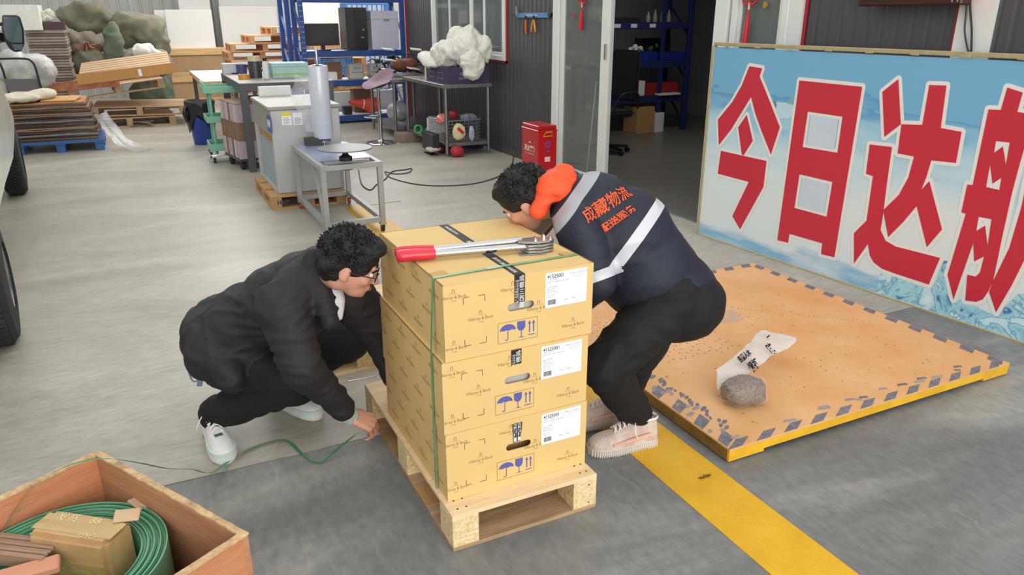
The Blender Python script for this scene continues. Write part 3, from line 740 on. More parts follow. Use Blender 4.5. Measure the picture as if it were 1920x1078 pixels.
brd = MB().box(0, SL, 0, STOP, -.02, 0).build('banner_panel', signmat(), sg)
M_frm = mat('brass_frame', '#b5a982', .4, .35, var=.12, scale=20)
for (a, b2, nm) in (((-.012, -.012), (SL, -.012), 'frame_bar'), ((-.012, STOP+.01), (SL, STOP+.01), 'frame_bar'), ((-.012, -.012), (-.012, STOP+.01), 'frame_bar'), ((SL, -.012), (SL, STOP+.01), 'frame_bar')):
    MB().beam((a[0], a[1]+.012, -.008), (b2[0], b2[1]+.012 if a[1] > 0 or a[0] != b2[0] else b2[1], -.008), .024, .03, (0, 0, 1)).build(nm, M_frm, sg, bevel=.003)
for k in range(12): MB().cbox((.12+k*.28, STOP+.012, .010), (.05, .012, .006), (0, 0, .05*(-1)**k)).build('frame_clip', M_frm, sg, bevel=.001)
M_sred = mat('banner_red', '#c42a3e', .38, var=.02); M_sw = mat('banner_white', '#e3e3df', .38, var=.01)
Z6 = lambda L: [sp_(1300+x/1.684, y/1.684) for x, y in L]
ZH = lambda L: [sp_(1740+x/2.156, 140+y/2.156) for x, y in L]
Z5 = lambda L: [sp_(1300+x/4.49, 80+y/4.49) for x, y in L]
chars = {
 '今': [[Z5([(475,198),(582,216),(560,285),(640,480),(730,712),(655,940),(575,740),(525,600),(488,455),(400,600),(320,730),(217,860),(209,648),(330,500),(410,360)])],
        [Z5([(452,608),(503,825),(425,948),(410,940),(380,712)])], [Z6([(88,476),(232,508),(222,590),(148,724),(124,682),(176,574),(78,548)])]],
 '日': [[Z6([(336,254),(534,274),(446,812),(404,802),(408,768),(304,738),(300,766),(266,758)]), Z6([(362,352),(472,368),(456,482),(346,464)]), Z6([(336,550),(440,574),(422,684),(320,656)])]],
 '达': [[Z6([(598,290),(648,250),(656,392),(604,432)])], [Z6([(746,268),(800,270),(782,404),(848,416),(830,514),(752,506),(736,560),(720,600),(746,572),(786,724),(738,780),(706,650),(664,700),(616,748),(600,664),(650,615),(680,560),(698,494),(646,484),(658,392),(724,394)])],
        [Z6([(558,456),(628,464),(612,580),(598,690),(592,726),(608,760),(640,778),(780,814),(744,898),(640,864),(596,848),(570,828),(558,806),(552,770),(508,832),(508,736),(548,696),(568,556),(546,548)])]],
 '航': [[ZH([(322,52),(384,72),(362,150),(430,162),(415,230),(392,290),(365,385),(340,480),(300,660),(264,835),(245,875),(222,908),(195,918),(152,912),(160,808),(195,816),(212,798),(228,734),(188,754),(184,680),(104,908),(80,808),(154,562),(136,556),(160,444),(182,446),(246,140),(296,142)]),
        ZH([(276,268),(332,274),(316,365),(304,290),(268,316)]), ZH([(252,362),(262,440),(298,416),(290,466),(236,454)]), ZH([(206,574),(258,584),(242,692),(232,610),(196,632)])],
       [ZH([(402,420),(380,530),(330,700),(264,835),(248,878),(276,960),(340,850),(400,730),(430,620),(470,470),(520,480),(500,900),(620,960),(640,860),(600,850),(540,840),(560,420)])],
       [ZH([(470,60),(540,80),(535,190),(640,210),(630,300),(450,270),(455,180),(480,180)])]],
}
for ch, groups in chars.items():
    items = [(poly_mesh(g_, .0006, 0), Matrix.Translation((0, 0, .0028)), 0) for g_ in groups]
    ob = MB(); zc = [.0012]
    for g_ in groups:
        for lp in g_:
            for a, c in zip(lp, lp[1:]+lp[:1]):
                a, c = Vector(a), Vector(c); n_ = Vector((-(c-a).y, (c-a).x)).normalized()*.021; zc[0] += .000008
                ob.add([(a.x+n_.x, a.y+n_.y, zc[0]), (c.x+n_.x, c.y+n_.y, zc[0]), (c.x-n_.x, c.y-n_.y, zc[0]), (a.x-n_.x, a.y-n_.y, zc[0])], [(3, 2, 1, 0)]); zc[0] += .000008
                ob.add([(a.x+.021*math.cos(PI*k/8), a.y+.021*math.sin(PI*k/8), zc[0]) for k in range(16)], [tuple(range(16))])
    if ch == '日':
        sk = mat('banner_sky', '#c6d3df', .38, var=.03)
        for hh in groups[0][1:]:
            cx = sum(p[0] for p in hh)/4; cy = sum(p[1] for p in hh)/4
            ins = [(cx+(p[0]-cx)*.8, cy+(p[1]-cy)*.84) for p in hh]
            wo_ = poly_mesh([ins], .0003); wo_.materials.append(sk); q = obj('printed_sky', wo_, sg); q.location = (0, 0, .0024)
    oo = obj('character', join_meshes(items, 'character', [M_sred]), sg)
    o2 = ob.build('character_outline', M_sw, oo, smooth=0, recalc=False)
# ice print at the bottom right
def icemat():
    m = bpy.data.materials.new('ice_print'); m.use_nodes = True; n = m.node_tree.nodes; l = m.node_tree.links; b = n['Principled BSDF']; b.inputs['Roughness'].default_value = .38
    tc = n.new('ShaderNodeTexCoord'); v = n.new('ShaderNodeTexNoise'); v.inputs['Scale'].default_value = 3.4; v.inputs['Detail'].default_value = 6; v.inputs['Distortion'].default_value = 2.2; v.inputs['Roughness'].default_value = .6
    l.new(tc.outputs['Object'], v.inputs[0]); r = n.new('ShaderNodeValToRGB'); l.new(v.outputs[0], r.inputs[0]); e = r.color_ramp.elements; r.color_ramp.interpolation = 'EASE'
    e[0].position = .33; e[0].color = (*lin('#2b4680'), 1); e[1].position = .72; e[1].color = (*lin('#dcecef'), 1)
    for p, c in ((.40, '#4f7fab'), (.44, '#8cc4d6'), (.52, '#a9d6e0'), (.56, '#6fa9c4'), (.6, '#bfe0e6')): x = e.new(p); x.color = (*lin(c), 1)
    l.new(r.outputs[0], b.inputs['Base Color']); return m
Z4 = lambda L: [sp_(1600+x/5.39, 440+y/5.39) for x, y in L]
ice = Z4([(240,545),(265,400),(330,392),(560,480),(780,560),(830,480),(860,400),(920,260),(955,270),(930,480),(980,640),(1020,700),(1080,650),(1150,680),(1330,770),(1440,820),(1600,660),(1660,600),(1760,600),(1760,700)])
ice = ice+[(SL-.01, ice[-1][1]), (SL-.01, .004), (ice[0][0]-.01, .004)]
me = poly_mesh([ice], .0002); me.materials.append(icemat()); o = obj('printed_ice', me, sg); o.location = (0, 0, .0007)
# plane wing, wheel and nose peeking behind the first characters
for nm, L_, c in (('printed_wing', [(160,410),(330,430),(340,448),(165,424)], '#6d9db5'), ('printed_wheel', [(660,500),(675,488),(695,495),(704,530),(690,560),(672,545)], '#6f8791'), ('printed_strut', [(598,338),(606,340),(650,490),(643,492)], '#6d8ca0'), ('printed_nose', [(780,500),(820,465),(850,460),(850,520),(800,516)], '#7fb0c2'), ('printed_fuselage', [(700,500),(780,505),(850,525),(840,620),(790,640),(720,640),(690,570)], '#b9d9e2')):
    me = poly_mesh([Z5(L_)], .0002); me.materials.append(mat(nm+'_ink', c, .38, var=.06)); o = obj(nm, me, sg); o.location = (0, 0, .0006 if nm != 'printed_wheel' else .0009)

# ================================================================ STRAPPING CRATE (bottom left)
hC = .45; F_ = Zp(185, 845, hC); Rr = Zp(465, 1000, hC); ux = (Rr-F_); LX = ux.length; ux.normalize(); uy = Vector((-ux.y, ux.x, 0)); uy = -uy if uy.dot(Vector((-1, -.5, 0))) < 0 else uy
cr = thing('wooden_crate', 'open plywood crate holding a coil of green strapping', 'crate')
cr.matrix_basis = Matrix(((ux.x, uy.x, 0, F_.x), (ux.y, uy.y, 0, F_.y), (0, 0, 1, 0), (0, 0, 0, 1)))
M_cr = wood('crate_ply', '#a3704c', '#bd8c67', 0, 4); M_crr = mat('crate_edge', '#d6b88c', .85, col2='#a3815a', scale=30, bump=.5); M_cry = wood('crate_ply_y', '#b0704a', '#cc8b64', 1, 4)
DY_ = 1.0; th = .016
MB().box(0, LX, 0, th, 0, hC).build('side_panel', M_cr, cr, bevel=.001)
MB().box(0, LX, DY_-th, DY_, 0, hC).build('side_panel', M_cr, cr, bevel=.001)
MB().box(0, th, th, DY_-th, 0, hC-.001).build('end_panel', M_cry, cr, bevel=.001)
MB().box(LX-th, LX, th, DY_-th, 0, hC).build('end_panel', M_cry, cr, bevel=.001)
MB().box(th, LX-th, th, DY_-th, .01, .02).build('bottom_panel', M_cr, cr)
for e_ in ((0, LX, -.001, th+.001), (-.001, th+.001, th, DY_-th), (LX-th-.001, LX+.001, th, DY_-th), (0, LX, DY_-th, DY_)):
    b = MB().box(*e_, hC-.003, hC+.002); bmesh.ops.subdivide_edges(b.bm, edges=[e for e in b.bm.edges if e.calc_length() > .2], cuts=30); b.noise(.0022, 40, 1); b.build('raw_edge', M_crr, cr)
# coil
cc = Zp(140, 1046, .36)
c0_ = cc.copy(); lc = cr.matrix_basis.inverted() @ cc; lc.x = min(max(lc.x, .260), LX-.260); lc.y = max(lc.y, .260); cc = cr.matrix_basis @ lc; shf_ = cc-c0_
cl = thing('strapping_coil', 'large coil of green plastic strapping lying inside the wooden crate', 'coil', (cc.x, cc.y, .022), 0)
M_coil = mat('coil_green', '#2f7a52', .35, var=.12, scale=9, coat=.3); M_coil2 = mat('coil_pale', '#6fa98a', .35, var=.1)
ri, ro, zt = .178, .240, .345
n = 17
for k in range(n):
    r0 = ri+(ro-ri)*k/n; r1 = r0+(ro-ri)/n*.86; dz = .004*math.sin(k*1.7)
    MB().lathe([(r0, .0), (r0, zt+dz), (r1, zt+dz), (r1, 0), (r0, 0)], n=72).build('winding', M_coil if k % 2 else M_coil2, cl, smooth=40)
# carton core
P = [Zp(116, 941, .40), Zp(262, 962, .40), Zp(229, 1014, .40), Zp(62, 992, .40)]
ct = sum(P, Vector())/4+shf_*.7; ex = (P[1]-P[0]); an = math.atan2(ex.y, ex.x); wX = ex.length*.96; wY = (P[2]-P[1]).length*.96
cb = thing('cardboard_box', 'taped brown cardboard box wedged inside the green strapping coil', 'box', (ct.x, ct.y, .0225), an)
M_kraft = mat('kraft_box', '#b08d5f', .55, col2='#c3a272', scale=9, bump=.3, bscale=20)
MB().box(-wX/2, wX/2, -wY/2, wY/2, 0, .378).build('body', M_kraft, cb, bevel=.012, seg=2)
tpm = mat('packing_tape', '#c9ab6d', .15, var=.1, alpha=.75, coat=.6, bump=.4, bscale=40)
MB().box(-wX/2-.001, wX/2+.001, -.03, .03, .3775, .3795).box(-wX/2+.01, wX/2-.01, -wY/2-.0015, -wY/2, .26, .31).build('tape', tpm, cb)
its = []
for tx, x, y, s in (('发货', -.05, .02, .034), ('88', .03, .022, .03), ('小心', .05, -.03, .024)):
    its.append((text_mesh(tx, s, 0, 0), Matrix.Translation((x, y, .3802)), 0))
obj('box_print', join_meshes(its, 'box_print', [mat('pale_print', '#e0cd9d', .4, var=0)]), cb)['kind'] = 'stuff'
# kraft clips gripping the coil
M_clip = mat('kraft_clip', '#c5a888', .8, var=.06)
for (px, py, z, w_, d_, h_, a_, nm, lb) in ((262, 945, .365, .036, .06, .012, .5, 'kraft_clip', 'folded kraft clip over the green strapping coil, farther from the camera'), (238, 966, .405, .06, .045, .006, -.15, 'kraft_flap', 'square kraft cardboard flap on the corner of the box inside the coil')):
    q = Zp(px, py, z)
    b = MB().cbox((0, 0, 0), (w_, d_, h_)); 
    if nm == 'kraft_clip': b.cbox((0, d_/2, -.03), (w_, .004, .06)).cbox((0, -d_/2, -.03), (w_, .004, .06))
    o = tag(b.build(nm, M_clip, bevel=.002), lb, 'cardboard'); o.location = q; o.rotation_euler = (.1, .1, a_)
q = Zp(33, 1023, .37)
kb = MB()
for k in range(7): kb.box(-.085, .10, -.035+k*.010, -.027+k*.010, .0, .006+.003*(k % 2))
kb.box(-.085, .10, -.04, -.034, -.03, .006)
o = tag(kb.build('cardboard_profile', mat('brown_profile', '#9c7d68', .7, var=.1), bevel=.001), 'ridged brown cardboard edge strip leaning between box and coil', 'cardboard'); o.location = q; o.rotation_euler = (0, 0, an+.05)
q = Zp(40, 1075, .36)
o = tag(MB().cbox((0, 0, 0), (.16, .05, .02)).noise(.006, 9, 2).build('cardboard_piece', mat('pink_kraft', '#c98f70', .8), bevel=.004), 'pinkish kraft scrap at the near edge inside the crate', 'cardboard'); o.location = q
# loose strap running from the coil over the crate to the pallet
pts = [Zp(2, 1000, .36), Zp(40, 945, .42), Zp(95, 890, .48), Zp(150, 866, .50), Zp(205, 860, .48), Zp(262, 868, .40), Zp(312, 878, .28), Zp(360, 880, .12), Zp(400, 885, .03), Zp(455, 846, .006), Zp(530, 824, .004), Zp(566, 850, .004), Zp(600, 866, .006), Zp(640, 836, .03), Zp(672, 812, .06), Zp(704, 800, .10)]
tag(MB().tube(pts, .0095, 4, ry=.0007, up=(.15, .3, 1), smooth=8).build('loose_strap', mat('strap_clear_green', '#3f9a6a', .3, alpha=.8, var=.05), smooth=40), 'loose green strap looping from the crate past the white sneaker to the pallet', 'strap')
# ================================================================ WORK STATIONS (middle distance)
def boxthing(name, label, cat, x0, x1, y0, y1, z0, z1, m, group=None, rz=0, bevel=.004, part='body'):
    t = thing(name, label, cat, ((x0+x1)/2, (y0+y1)/2, z0), rz, group)
    a, b_ = (x1-x0)/2, (y1-y0)/2
    MB().box(-a, a, -b_, b_, 0, z1-z0).build(part, m, t, bevel=bevel)
    return t
def onface(t, me, M, nm, m=None):
    o = obj(nm, me, t); o.matrix_basis = M
    if m is not None: me.materials.clear(); me.materials.append(m)
    return o
FRONT = lambda x, y, z: basis((x, y, z), (1, 0, 0), (0, 0, 1))      # local face looking to -Y
LEFT = lambda x, y, z: basis((x, y, z), (0, -1, 0), (0, 0, 1))      # local face looking to -X
M_fr = mat('table_frame_grey', '#a3a6a6', .45, .2, var=.1)
def caster(t, x, y, z, r=.03, wm=None, fork=None):
    c = MB().beam((x, y, z), (x, y, z-.02), .05, .05).beam((x-.014, y, z-.02), (x-.014, y+.012, r), .003, .03).beam((x+.014, y, z-.02), (x+.014, y+.012, r), .003, .03).build('caster', fork or M_steel, t)
    MB().cyl((x-.011, y+.012, r), (x+.011, y+.012, r), r, n=20).build('wheel', wm or M_rubber, c)
    return c
def frametable(t, x0, x1, y0, y1, z1, s, m, leg0=0, rails=True, railz=.08):
    for x in (x0, x1-s):
        for y in (y0, y1-s): MB().box(x, x+s, y, y+s, leg0, z1-s).build('leg', m, t, bevel=.002)
    for y in (y0, y1-s): MB().box(x0, x1, y, y+s, z1-s, z1).build('top_rail', m, t, bevel=.002)
    for x in (x0, x1-s): MB().box(x, x+s, y0+s, y1-s, z1-s, z1).build('top_rail', m, t, bevel=.002)
    if rails:
        for y in (y0, y1-s): MB().box(x0+s, x1-s, y, y+s, railz, railz+s).build('lower_rail', m, t, bevel=.002)
        for x in (x0, x1-s): MB().box(x, x+s, y0+s, y1-s, railz, railz+s).build('lower_rail', m, t, bevel=.002)
# --- wrapping table with turntable
x0, x1, y0, y1, zt = 1.15, 1.625, 5.56, 6.64, .555
t = thing('wrapping_table', 'grey steel wheeled table with round turntable and film mast', 'table', (x0, y0, 0), world=True)
frametable(t, x0, x1, y0, y1, zt, .04, M_fr, .07)
M_top = mat('blue_grey_sheet', '#9aa9c9', .3, .3, var=.06)
MB().box(x0+.035, x1-.035, y0+.2, y1-.01, zt, zt+.004).build('top_sheet', M_top, t)
MB().beam((x0+.02, y0+.35, zt-.02), (x0+.02, y0+.1, .12), .02, .02).build('brace', M_fr, t)
for y in (y0+.02, y0+.14): MB().box(x0+.06, x1-.06, y, y+.03, zt-.02, zt).build('slide_rail', M_fr, t)
mr = mat('red_caster', '#c2504a', .5)
for x in (x0+.02, x1-.02):
    for y in (y0+.02, y1-.02): caster(t, x, y, .08, .03, M_rubber if y < 6 else mr)
dc = (1.385, 5.73)
MB().lathe([(.0, .0), (.205, .0), (.208, .004), (.205, .009), (0, .009)], (dc[0], dc[1], .645), 48).build('turntable', mat('turntable_grey', '#6f7170', .45, .4, var=.12), t)
MB().lathe([(.05, 0), (.05, .03), (.035, .035), (.022, .05), (.022, .075), (.03, .09)], (dc[0], dc[1], zt), 20).build('turntable_hub', mat('hub_dark', '#3a3b3d', .5, .5), t)
MB().box(dc[0]-.04, dc[0]+.04, dc[1]-.04, dc[1]+.04, zt-.07, zt-.02).build('motor', M_black, t)
# mast with film roll
mx_, my_ = 1.405, 6.55
MB().cyl((mx_, my_, zt), (mx_, my_, 1.35), .011, n=12).build('mast', M_chrome, t)
MB().lathe([(.02, .575), (.06, .58), (.062, .60), (.03, .61)], (mx_, my_, 0), 20).build('roll_holder', M_steel, t)
MB().box(mx_-.16, mx_-.03, my_-.06, my_+.04, zt, zt+.07).build('control_box', mat('control_box_dark', '#3b3a36', .5), t)
tr = thing('film_roll', 'upright roll of clear stretch film on the turntable mast', 'roll', (mx_, my_, .612))
M_roll = mat('stretch_roll', '#c3c9d3', .22, var=.05, stretch=(1, 1, 14), scale=8, coat=.6)
MB().lathe([(.026, 0), (.080, .001), (.083, .01), (.083, .59), (.080, .60), (.026, .601), (.026, 0)], n=36).build('film', M_roll, tr)
MB().lathe([(.026, -.0), (.026, .61), (.016, .61), (.016, 0), (.026, 0)], n=20).build('core', M_card, tr)
MB().lathe([(.04, .601), (.05, .606), (.014, .612), (.014, .64), (.0, .64)], n=16).build('cap', M_steel, tr)
# loose film trailing at its side
b = MB(); vs = []; NU, NV = 7, 16
for j in range(NV+1):
    v = j/NV
    for i in range(NU+1):
        u = i/NU; w = .17*(1-abs(v-.35)*1.1)
        p = Vector((-.08-w*u, -.02+.05*u*(1-u), .52-v*.46)); p += noise.noise_vector(p*14)*.035*u; vs.append(p)
b.add(vs, [(j*(NU+1)+i, j*(NU+1)+i+1, (j+1)*(NU+1)+i+1, (j+1)*(NU+1)+i) for j in range(NV) for i in range(NU)]).build('loose_film', mat('loose_film', '#e4e8ee', .15, alpha=.32, var=0, bump=.8, bscale=30, spec=.9), tr, smooth=80)

# --- grey packing machine on its pallet
mp_ = make_pallet('pallet', 'brown chipboard pallet under the grey packing machine', .66, .96, .12, boards=3, mb=mat('brown_chip', '#a07c50', .85, col2='#c4a173', scale=90), mx=wood('brown_ply_x', '#a8814f', '#c29d6b', 0), my=wood('brown_ply_y', '#a8814f', '#c29d6b', 1))
mp_.location = (.93, 6.66, 0)
onface(mp_, text_mesh('HKP', .055, 0, .002), FRONT(.10, -.001, .06), 'stencil', M_print)
x0, x1, y0, y1, z0, zt = 1.0, 1.60, 6.73, 7.70, .122, .875
t = thing('packing_machine', 'grey sheet-steel packing machine cabinet with an open side bay', 'machine', (x0, y0, z0), world=True)
M_mc = mat('machine_grey', '#b4b8b9', .42, .15, var=.04); M_mp = mat('machine_panel', '#93a3ad', .5, var=.05); M_mt = mat('machine_top', '#9a988f', .5, .2, var=.08)
MB().box(x0+.01, x1, y0, y0+.06, z0, zt-.03).build('front_panel', M_mc, t, bevel=.006)
MB().box(x0, x0+.4, y0+.06, y1, zt-.25, zt-.03).build('side_header', M_mt, t, bevel=.004)
MB().box(x0, x0+.10, y1-.17, y1, z0, zt-.25).build('side_stile', M_mc, t, bevel=.004)
MB().box(x0+.02, x0+.04, y0+.10, y1-.18, z0+.03, zt-.32).build('recessed_panel', M_mp, t, bevel=.004)
MB().box(x0, x0+.06, y0+.06, y1-.17, z0, z0+.035).build('side_sill', M_mc, t)
MB().box(x1-.01, x1, y0+.06, y1, z0, zt-.03).box(x0+.1, x1-.01, y1-.01, y1, z0, zt-.03).build('housing', M_mc, t)
MB().box(x0-.012, x1+.012, y0-.012, y1+.012, zt-.03, zt).build('top_lid', M_mt, t, bevel=.005)
for k in range(6): MB().box(x0+.005, x0+.02, y0+.12+k*.1, y0+.16+k*.1, zt-.31, zt-.25).build('roller', M_card, t)
q = Xp(505, 232, x0); pb = MB().box(x0-.004, x0-.0005, q.y-.1, q.y+.10, q.z-.07, q.z+.07).build('logo_plate', mat('logo_blue', '#2358a0', .4), t, bevel=.001)
onface(t, text_mesh('ABM', .085, .0, .004), LEFT(x0-.0045, q.y, q.z), 'logo_letters', mat('logo_white', '#e6ebf2', .5, var=0))
for px, py, c2 in ((537, 222, 1), (558, 222, 0)):
    q = Yp(px, py, y0); st = MB().box(q.x-.04, q.x+.04, y0-.0022, y0-.0006, q.z-.055, q.z+.05).build('sticker', M_paper, t)
    if c2: MB().box(q.x-.04, q.x+.04, y0-.003, y0-.0022, q.z+.018, q.z+.05).build('sticker_band', mat('warn_yellow', '#d8d13a', .5), st)
    for k in range(5): MB().box(q.x-.03, q.x+.02+.01*(k % 2), y0-.003, y0-.0022, q.z-.045+k*.012, q.z-.042+k*.012).build('text_line', M_print, st)
q = Yp(627, 283, y0); MB().cyl((q.x, y0, q.z), (q.x, y0-.004, q.z), .008, n=10).build('screw', M_black, t)
MB().box(1.08, 1.38, 7.73, 7.79, .0, .96).build('paper_box', M_white, None)
o = bpy.data.objects['paper_box']; tag(o, 'flat white board box standing between packing machine and dark workbench', 'box')
o.location = (0, 0, 0)

# --- dark workbench
x0, x1, y0, y1, zt = 1.0, 1.98, 8.50, 10.25, .94
t = thing('workbench', 'dark grey steel workbench crowded with tape rolls', 'table', (x0, y0, 0), world=True)
M_dg = mat('dark_grey_steel', '#54555a', .5, .2, var=.08); M_bt = mat('bench_top', '#8f8a82', .5, var=.1)
frametable(t, x0, x1, y0, y1, zt-.01, .075, M_dg, 0, rails=False)
MB().box(x0-.005, x1+.005, y0-.005, y1+.005, zt-.01, zt).build('bench_top', M_bt, t, bevel=.002)
def B(px, py, z=.9405): return Zp(px, py, z)
def roll(px, py, r, h, m, label, n=1, z=.9405, ri=None, name='tape_roll', group=None):
    q = Zp(px, py, z); t = thing(name, label, 'tape', q, group=group); ri = ri or r*.62
    MB().lathe([(ri, 0), (r, 0), (r, h), (ri, h), (ri, 0)], n=28).build('tape_winding', m, t)
    MB().lathe([(ri-.004, .001), (ri, .001), (ri, h-.001), (ri-.004, h-.001), (ri-.004, .001)], n=20).build('core', M_card, t)
    return t
M_navy = mat('navy_tape', '#2b2d63', .3, col2='#4a4b85', scale=40, coat=.4); M_bk = mat('black_tape_roll', '#1f2126', .3, col2='#4a4e57', scale=45, coat=.4)
q = Zp(454, 139, .9405)
for k in range(2): roll(454, 138, .062, .055, M_navy, ('lower' if k == 0 else 'upper')+' navy tape roll stacked beside the black tape rolls', z=.9405).location.z = .9405+k*.056
for k, w_ in enumerate(('bottom', 'second lowest', 'third', 'fourth')):
    roll(480, 146, .072, .045, M_bk, w_+' black printed tape roll in the stack under the clear roll').location.z = .9405+k*.046
roll(480, 146, .072, .055, mat('clear_tape', '#cfc39a', .2, alpha=.9, coat=.5, var=.05), 'clear yellowish tape roll on top of the black tape stack').location.z = .9405+4*.046
roll(458, 148, .062, .05, mat('orange_tape', '#d08a2c', .3, coat=.4), 'orange tape roll at the front corner of the dark workbench')
q = B(500, 148)
t = thing('spray_bottle', 'white and blue spray can with a black cap on the workbench', 'bottle', q)
MB().lathe([(.03, 0), (.034, .004), (.034, .165), (.024, .19), (.014, .195)], n=24).build('can', mat('can_white', '#c9dbe9', .35, col2='#e4d8cb', scale=14), t)
MB().lathe([(.022, .185), (.022, .225), (.018, .23), (0, .23)], n=20).build('cap', M_black, t)
a, c = B(512, 147), B(570, 143)
t = boxthing('storage_box', 'pale teal box with a yellow-green band on the workbench', 'box', a.x, a.x+.40, a.y, a.y+.28, .9405, 1.10, mat('pale_teal', '#a5c9c2', .6))
MB().box(-.202, .202, -.142, .142, .045, .052).box(-.202, .202, -.142, .142, .030, .034).build('band', mat('lime_band', '#a9ba2f', .6), t)
MB().box(-.205, .205, -.145, .145, .12, .162).build('lid', mat('pale_teal_lid', '#9fc6c9', .6), t, bevel=.004)
q = B(515, 126); tag(MB().lathe([(.0, 0), (.06, 0), (.06, .10), (0, .10)], n=20).build('red_spool', mat('dull_red', '#b0453e', .6)), 'dull red spool half hidden behind the teal box', 'spool').location = (q.x-.1, 9.9, .9415)
q = B(428, 134)
b = MB().box(-.09, .10, -.1, .12, 0, .115); b.noise(.006, 8, 1)
tag(b.build('paper_bundle', mat('crumpled_white', '#c5c4ca', .7, bump=.3, bscale=30)), 'crumpled white paper bundle at the back left of the workbench', 'paper').location = (1.10, 10.08, .9415)
q = B(443, 138); tag(MB().lathe([(0, 0), (.05, .0), (.062, .012), (.055, .012), (0, .004)], n=24).build('small_dish', mat('dark_dish', '#3c2f2b', .4)), 'small dark dish of oddments behind the orange tape', 'dish').location = q
# --- stack of flat cartons standing on a dolly under the bench
A_, B_ = Vector((.83, 9.22, 0)), Vector((.935, 8.61, 0)); dv = (A_-B_).normalized(); Lc = (A_-B_).length
t = thing('carton_bundle', 'three layers of flat cartons standing on edge under the workbench', 'boxes', (B_.x, B_.y, 0), math.atan2(dv.y, dv.x)-PI/2)
ml = [mat('lilac_card', '#b9abb4', .8, var=.12, scale=20), mat('brown_card', '#8d7058', .8, var=.15, scale=20), mat('pale_card', '#c9c0c4', .8, var=.12, scale=20)]
n = 13
for r_ in range(3):
    for k in range(n):
        w = Lc/n; c = ml[1] if r_ == 1 else ml[(k*7+r_) % 2*2]
        if r_ != 1 and k in (5, 9): c = ml[1]
        MB().box(.0+.006*((k*5+r_) % 3), .46, k*w+.002, (k+1)*w-.003, .13+r_*.195, .13+(r_+1)*.195-.003).build('flat_carton', c, t)
MB().box(0.005, .46, 0, Lc, .716, .722).build('top_sheet', mat('top_kraft', '#a08c7e', .8), t)
MB().box(.0, .46, .02, Lc-.02, .10, .128).build('dolly_deck', M_dg, t)
for x in (.05, .40):
    for y in (.12, Lc-.1): MB().cyl((x-.02, y, .05), (x+.02, y, .05), .05, n=20).beam((x, y, .05), (x, y, .11), .03, .05).build('dolly_wheel', M_rubber, t)
# --- green trolley
x0, x1, y0, y1 = .69, 1.2, 9.26, 9.68
t = thing('trolley', 'pale green three-tier wheeled trolley beside the blue bin', 'trolley', (x0, y0, 0), world=True)
M_gr2 = mat('mint_green', '#7fb9a0', .45, var=.05)
for z, h_ in ((.78, .075), (.455, .07), (.135, .08)):
    MB().box(x0, x1, y0, y0+.012, z, z+h_).box(x0, x1, y1-.012, y1, z, z+h_).box(x0, x0+.012, y0+.012, y1-.012, z, z+h_).box(x1-.012, x1, y0+.012, y1-.012, z, z+h_).box(x0+.012, x1-.012, y0+.012, y1-.012, z, z+.008).build('tray', M_gr2, t, bevel=.004)
for y in (y0+.08, y1-.08):
    for x in (x0+.07, x1-.07): MB().cyl((x, y, .09), (x, y, .79), .016, n=12).build('post', M_gr2, t)
MB().tube([(x0+.03, y0+.03, .855), (x0+.0, y0+.1, .90), (x0+.0, y1-.1, .90), (x0+.03, y1-.03, .855)], .009, 8, smooth=4).build('handle', M_gr2, t)
MB().tube([(x0, y0, .085), (x1, y0, .085), (x1, y1, .085), (x0, y1, .085)], .011, 8, closed=True).build('base_ring', M_chrome, t)
for x in (x0+.03, x1-.03):
    for y in (y0, y1): caster(t, x, y, .085, .033, M_rubber, M_chrome)
for k, (px, py) in enumerate(((400, 150), (430, 152), (455, 150))):
    o = tag(MB().cbox((0, 0, .02), (.05, .10, .04)).noise(.006, 12, k).build('metal_scrap', M_steel), ('small metal clip at the open left end of the trolley tray', 'metal clip in the middle of the trolley tray', 'metal clip near the workbench leg in the trolley tray')[k], 'clip')
    q = Zp(px, py, .80); o.location = (q.x, max(min(q.y, y1-.08), y0+.08), .789); o.rotation_euler = (0, 0, .5+k)
# --- blue waste bin with black liner
q = Zp(382, 271); q.y = 10.80
t = thing('waste_bin', 'blue plastic waste bin lined with a black bag', 'bin', (.745, 10.82, 0))
M_bb = mat('bin_blue', '#26459a', .4, var=.08)
MB().lathe([(0, 0), (.125, .0), (.132, .01), (.172, .52), (.18, .535), (.172, .54), (.165, .53), (.12, .02), (0, .02)], n=32).build('bin_body', M_bb, t)
b = MB().lathe([(.176, .30), (.182, .40), (.186, .50), (.190, .555), (.178, .565), (.15, .52), (.10, .40), (0, .36)], n=36)
for v in b.bm.verts:
    a_ = math.atan2(v.co.y, v.co.x)
    if v.co.z < .45 and math.hypot(v.co.x, v.co.y) > .17: v.co.z += .10*math.sin(a_*3+1)-.05*(a_ < -2.2 or a_ > 2.9)
    v.co += noise.noise_vector(v.co*13)*.014
b.build('liner', mat('liner_black', '#1b1a1d', .3, coat=.2, bump=.8, bscale=18), t, smooth=70)
b = MB().tube([(-.17, -.08, .5), (-.205, -.1, .42), (-.19, -.08, .34), (-.175, -.07, .31)], .028, 8, smooth=3).noise(.008, 20, 2); b.build('liner_tail', MATS['liner_black'], t, smooth=70)
M_pw = mat('pale_print2', '#c3cbe0', .6, var=0)
# recycling print on the bin: three bent arrows
its = []
for k in range(3):
    a_ = k*2*PI/3; Mx = Matrix.Rotation(a_, 4, 'Z')
    its.append((poly_mesh([[(-.03, -.018), (.012, -.018), (.012, -.028), (.03, -.012), (.012, .004), (.012, -.006), (-.022, -.006)]], 0), Mx, 0))
me = join_meshes(its, 'recycling_mark', [M_pw]); nrm = Vector((-.8, -.6, 0)); o = obj('recycling_mark', me, t); o.matrix_basis = basis(nrm*.165+Vector((0, 0, .30)), (.6, -.8, 0), (-.08*.8, -.08*.6, 1))
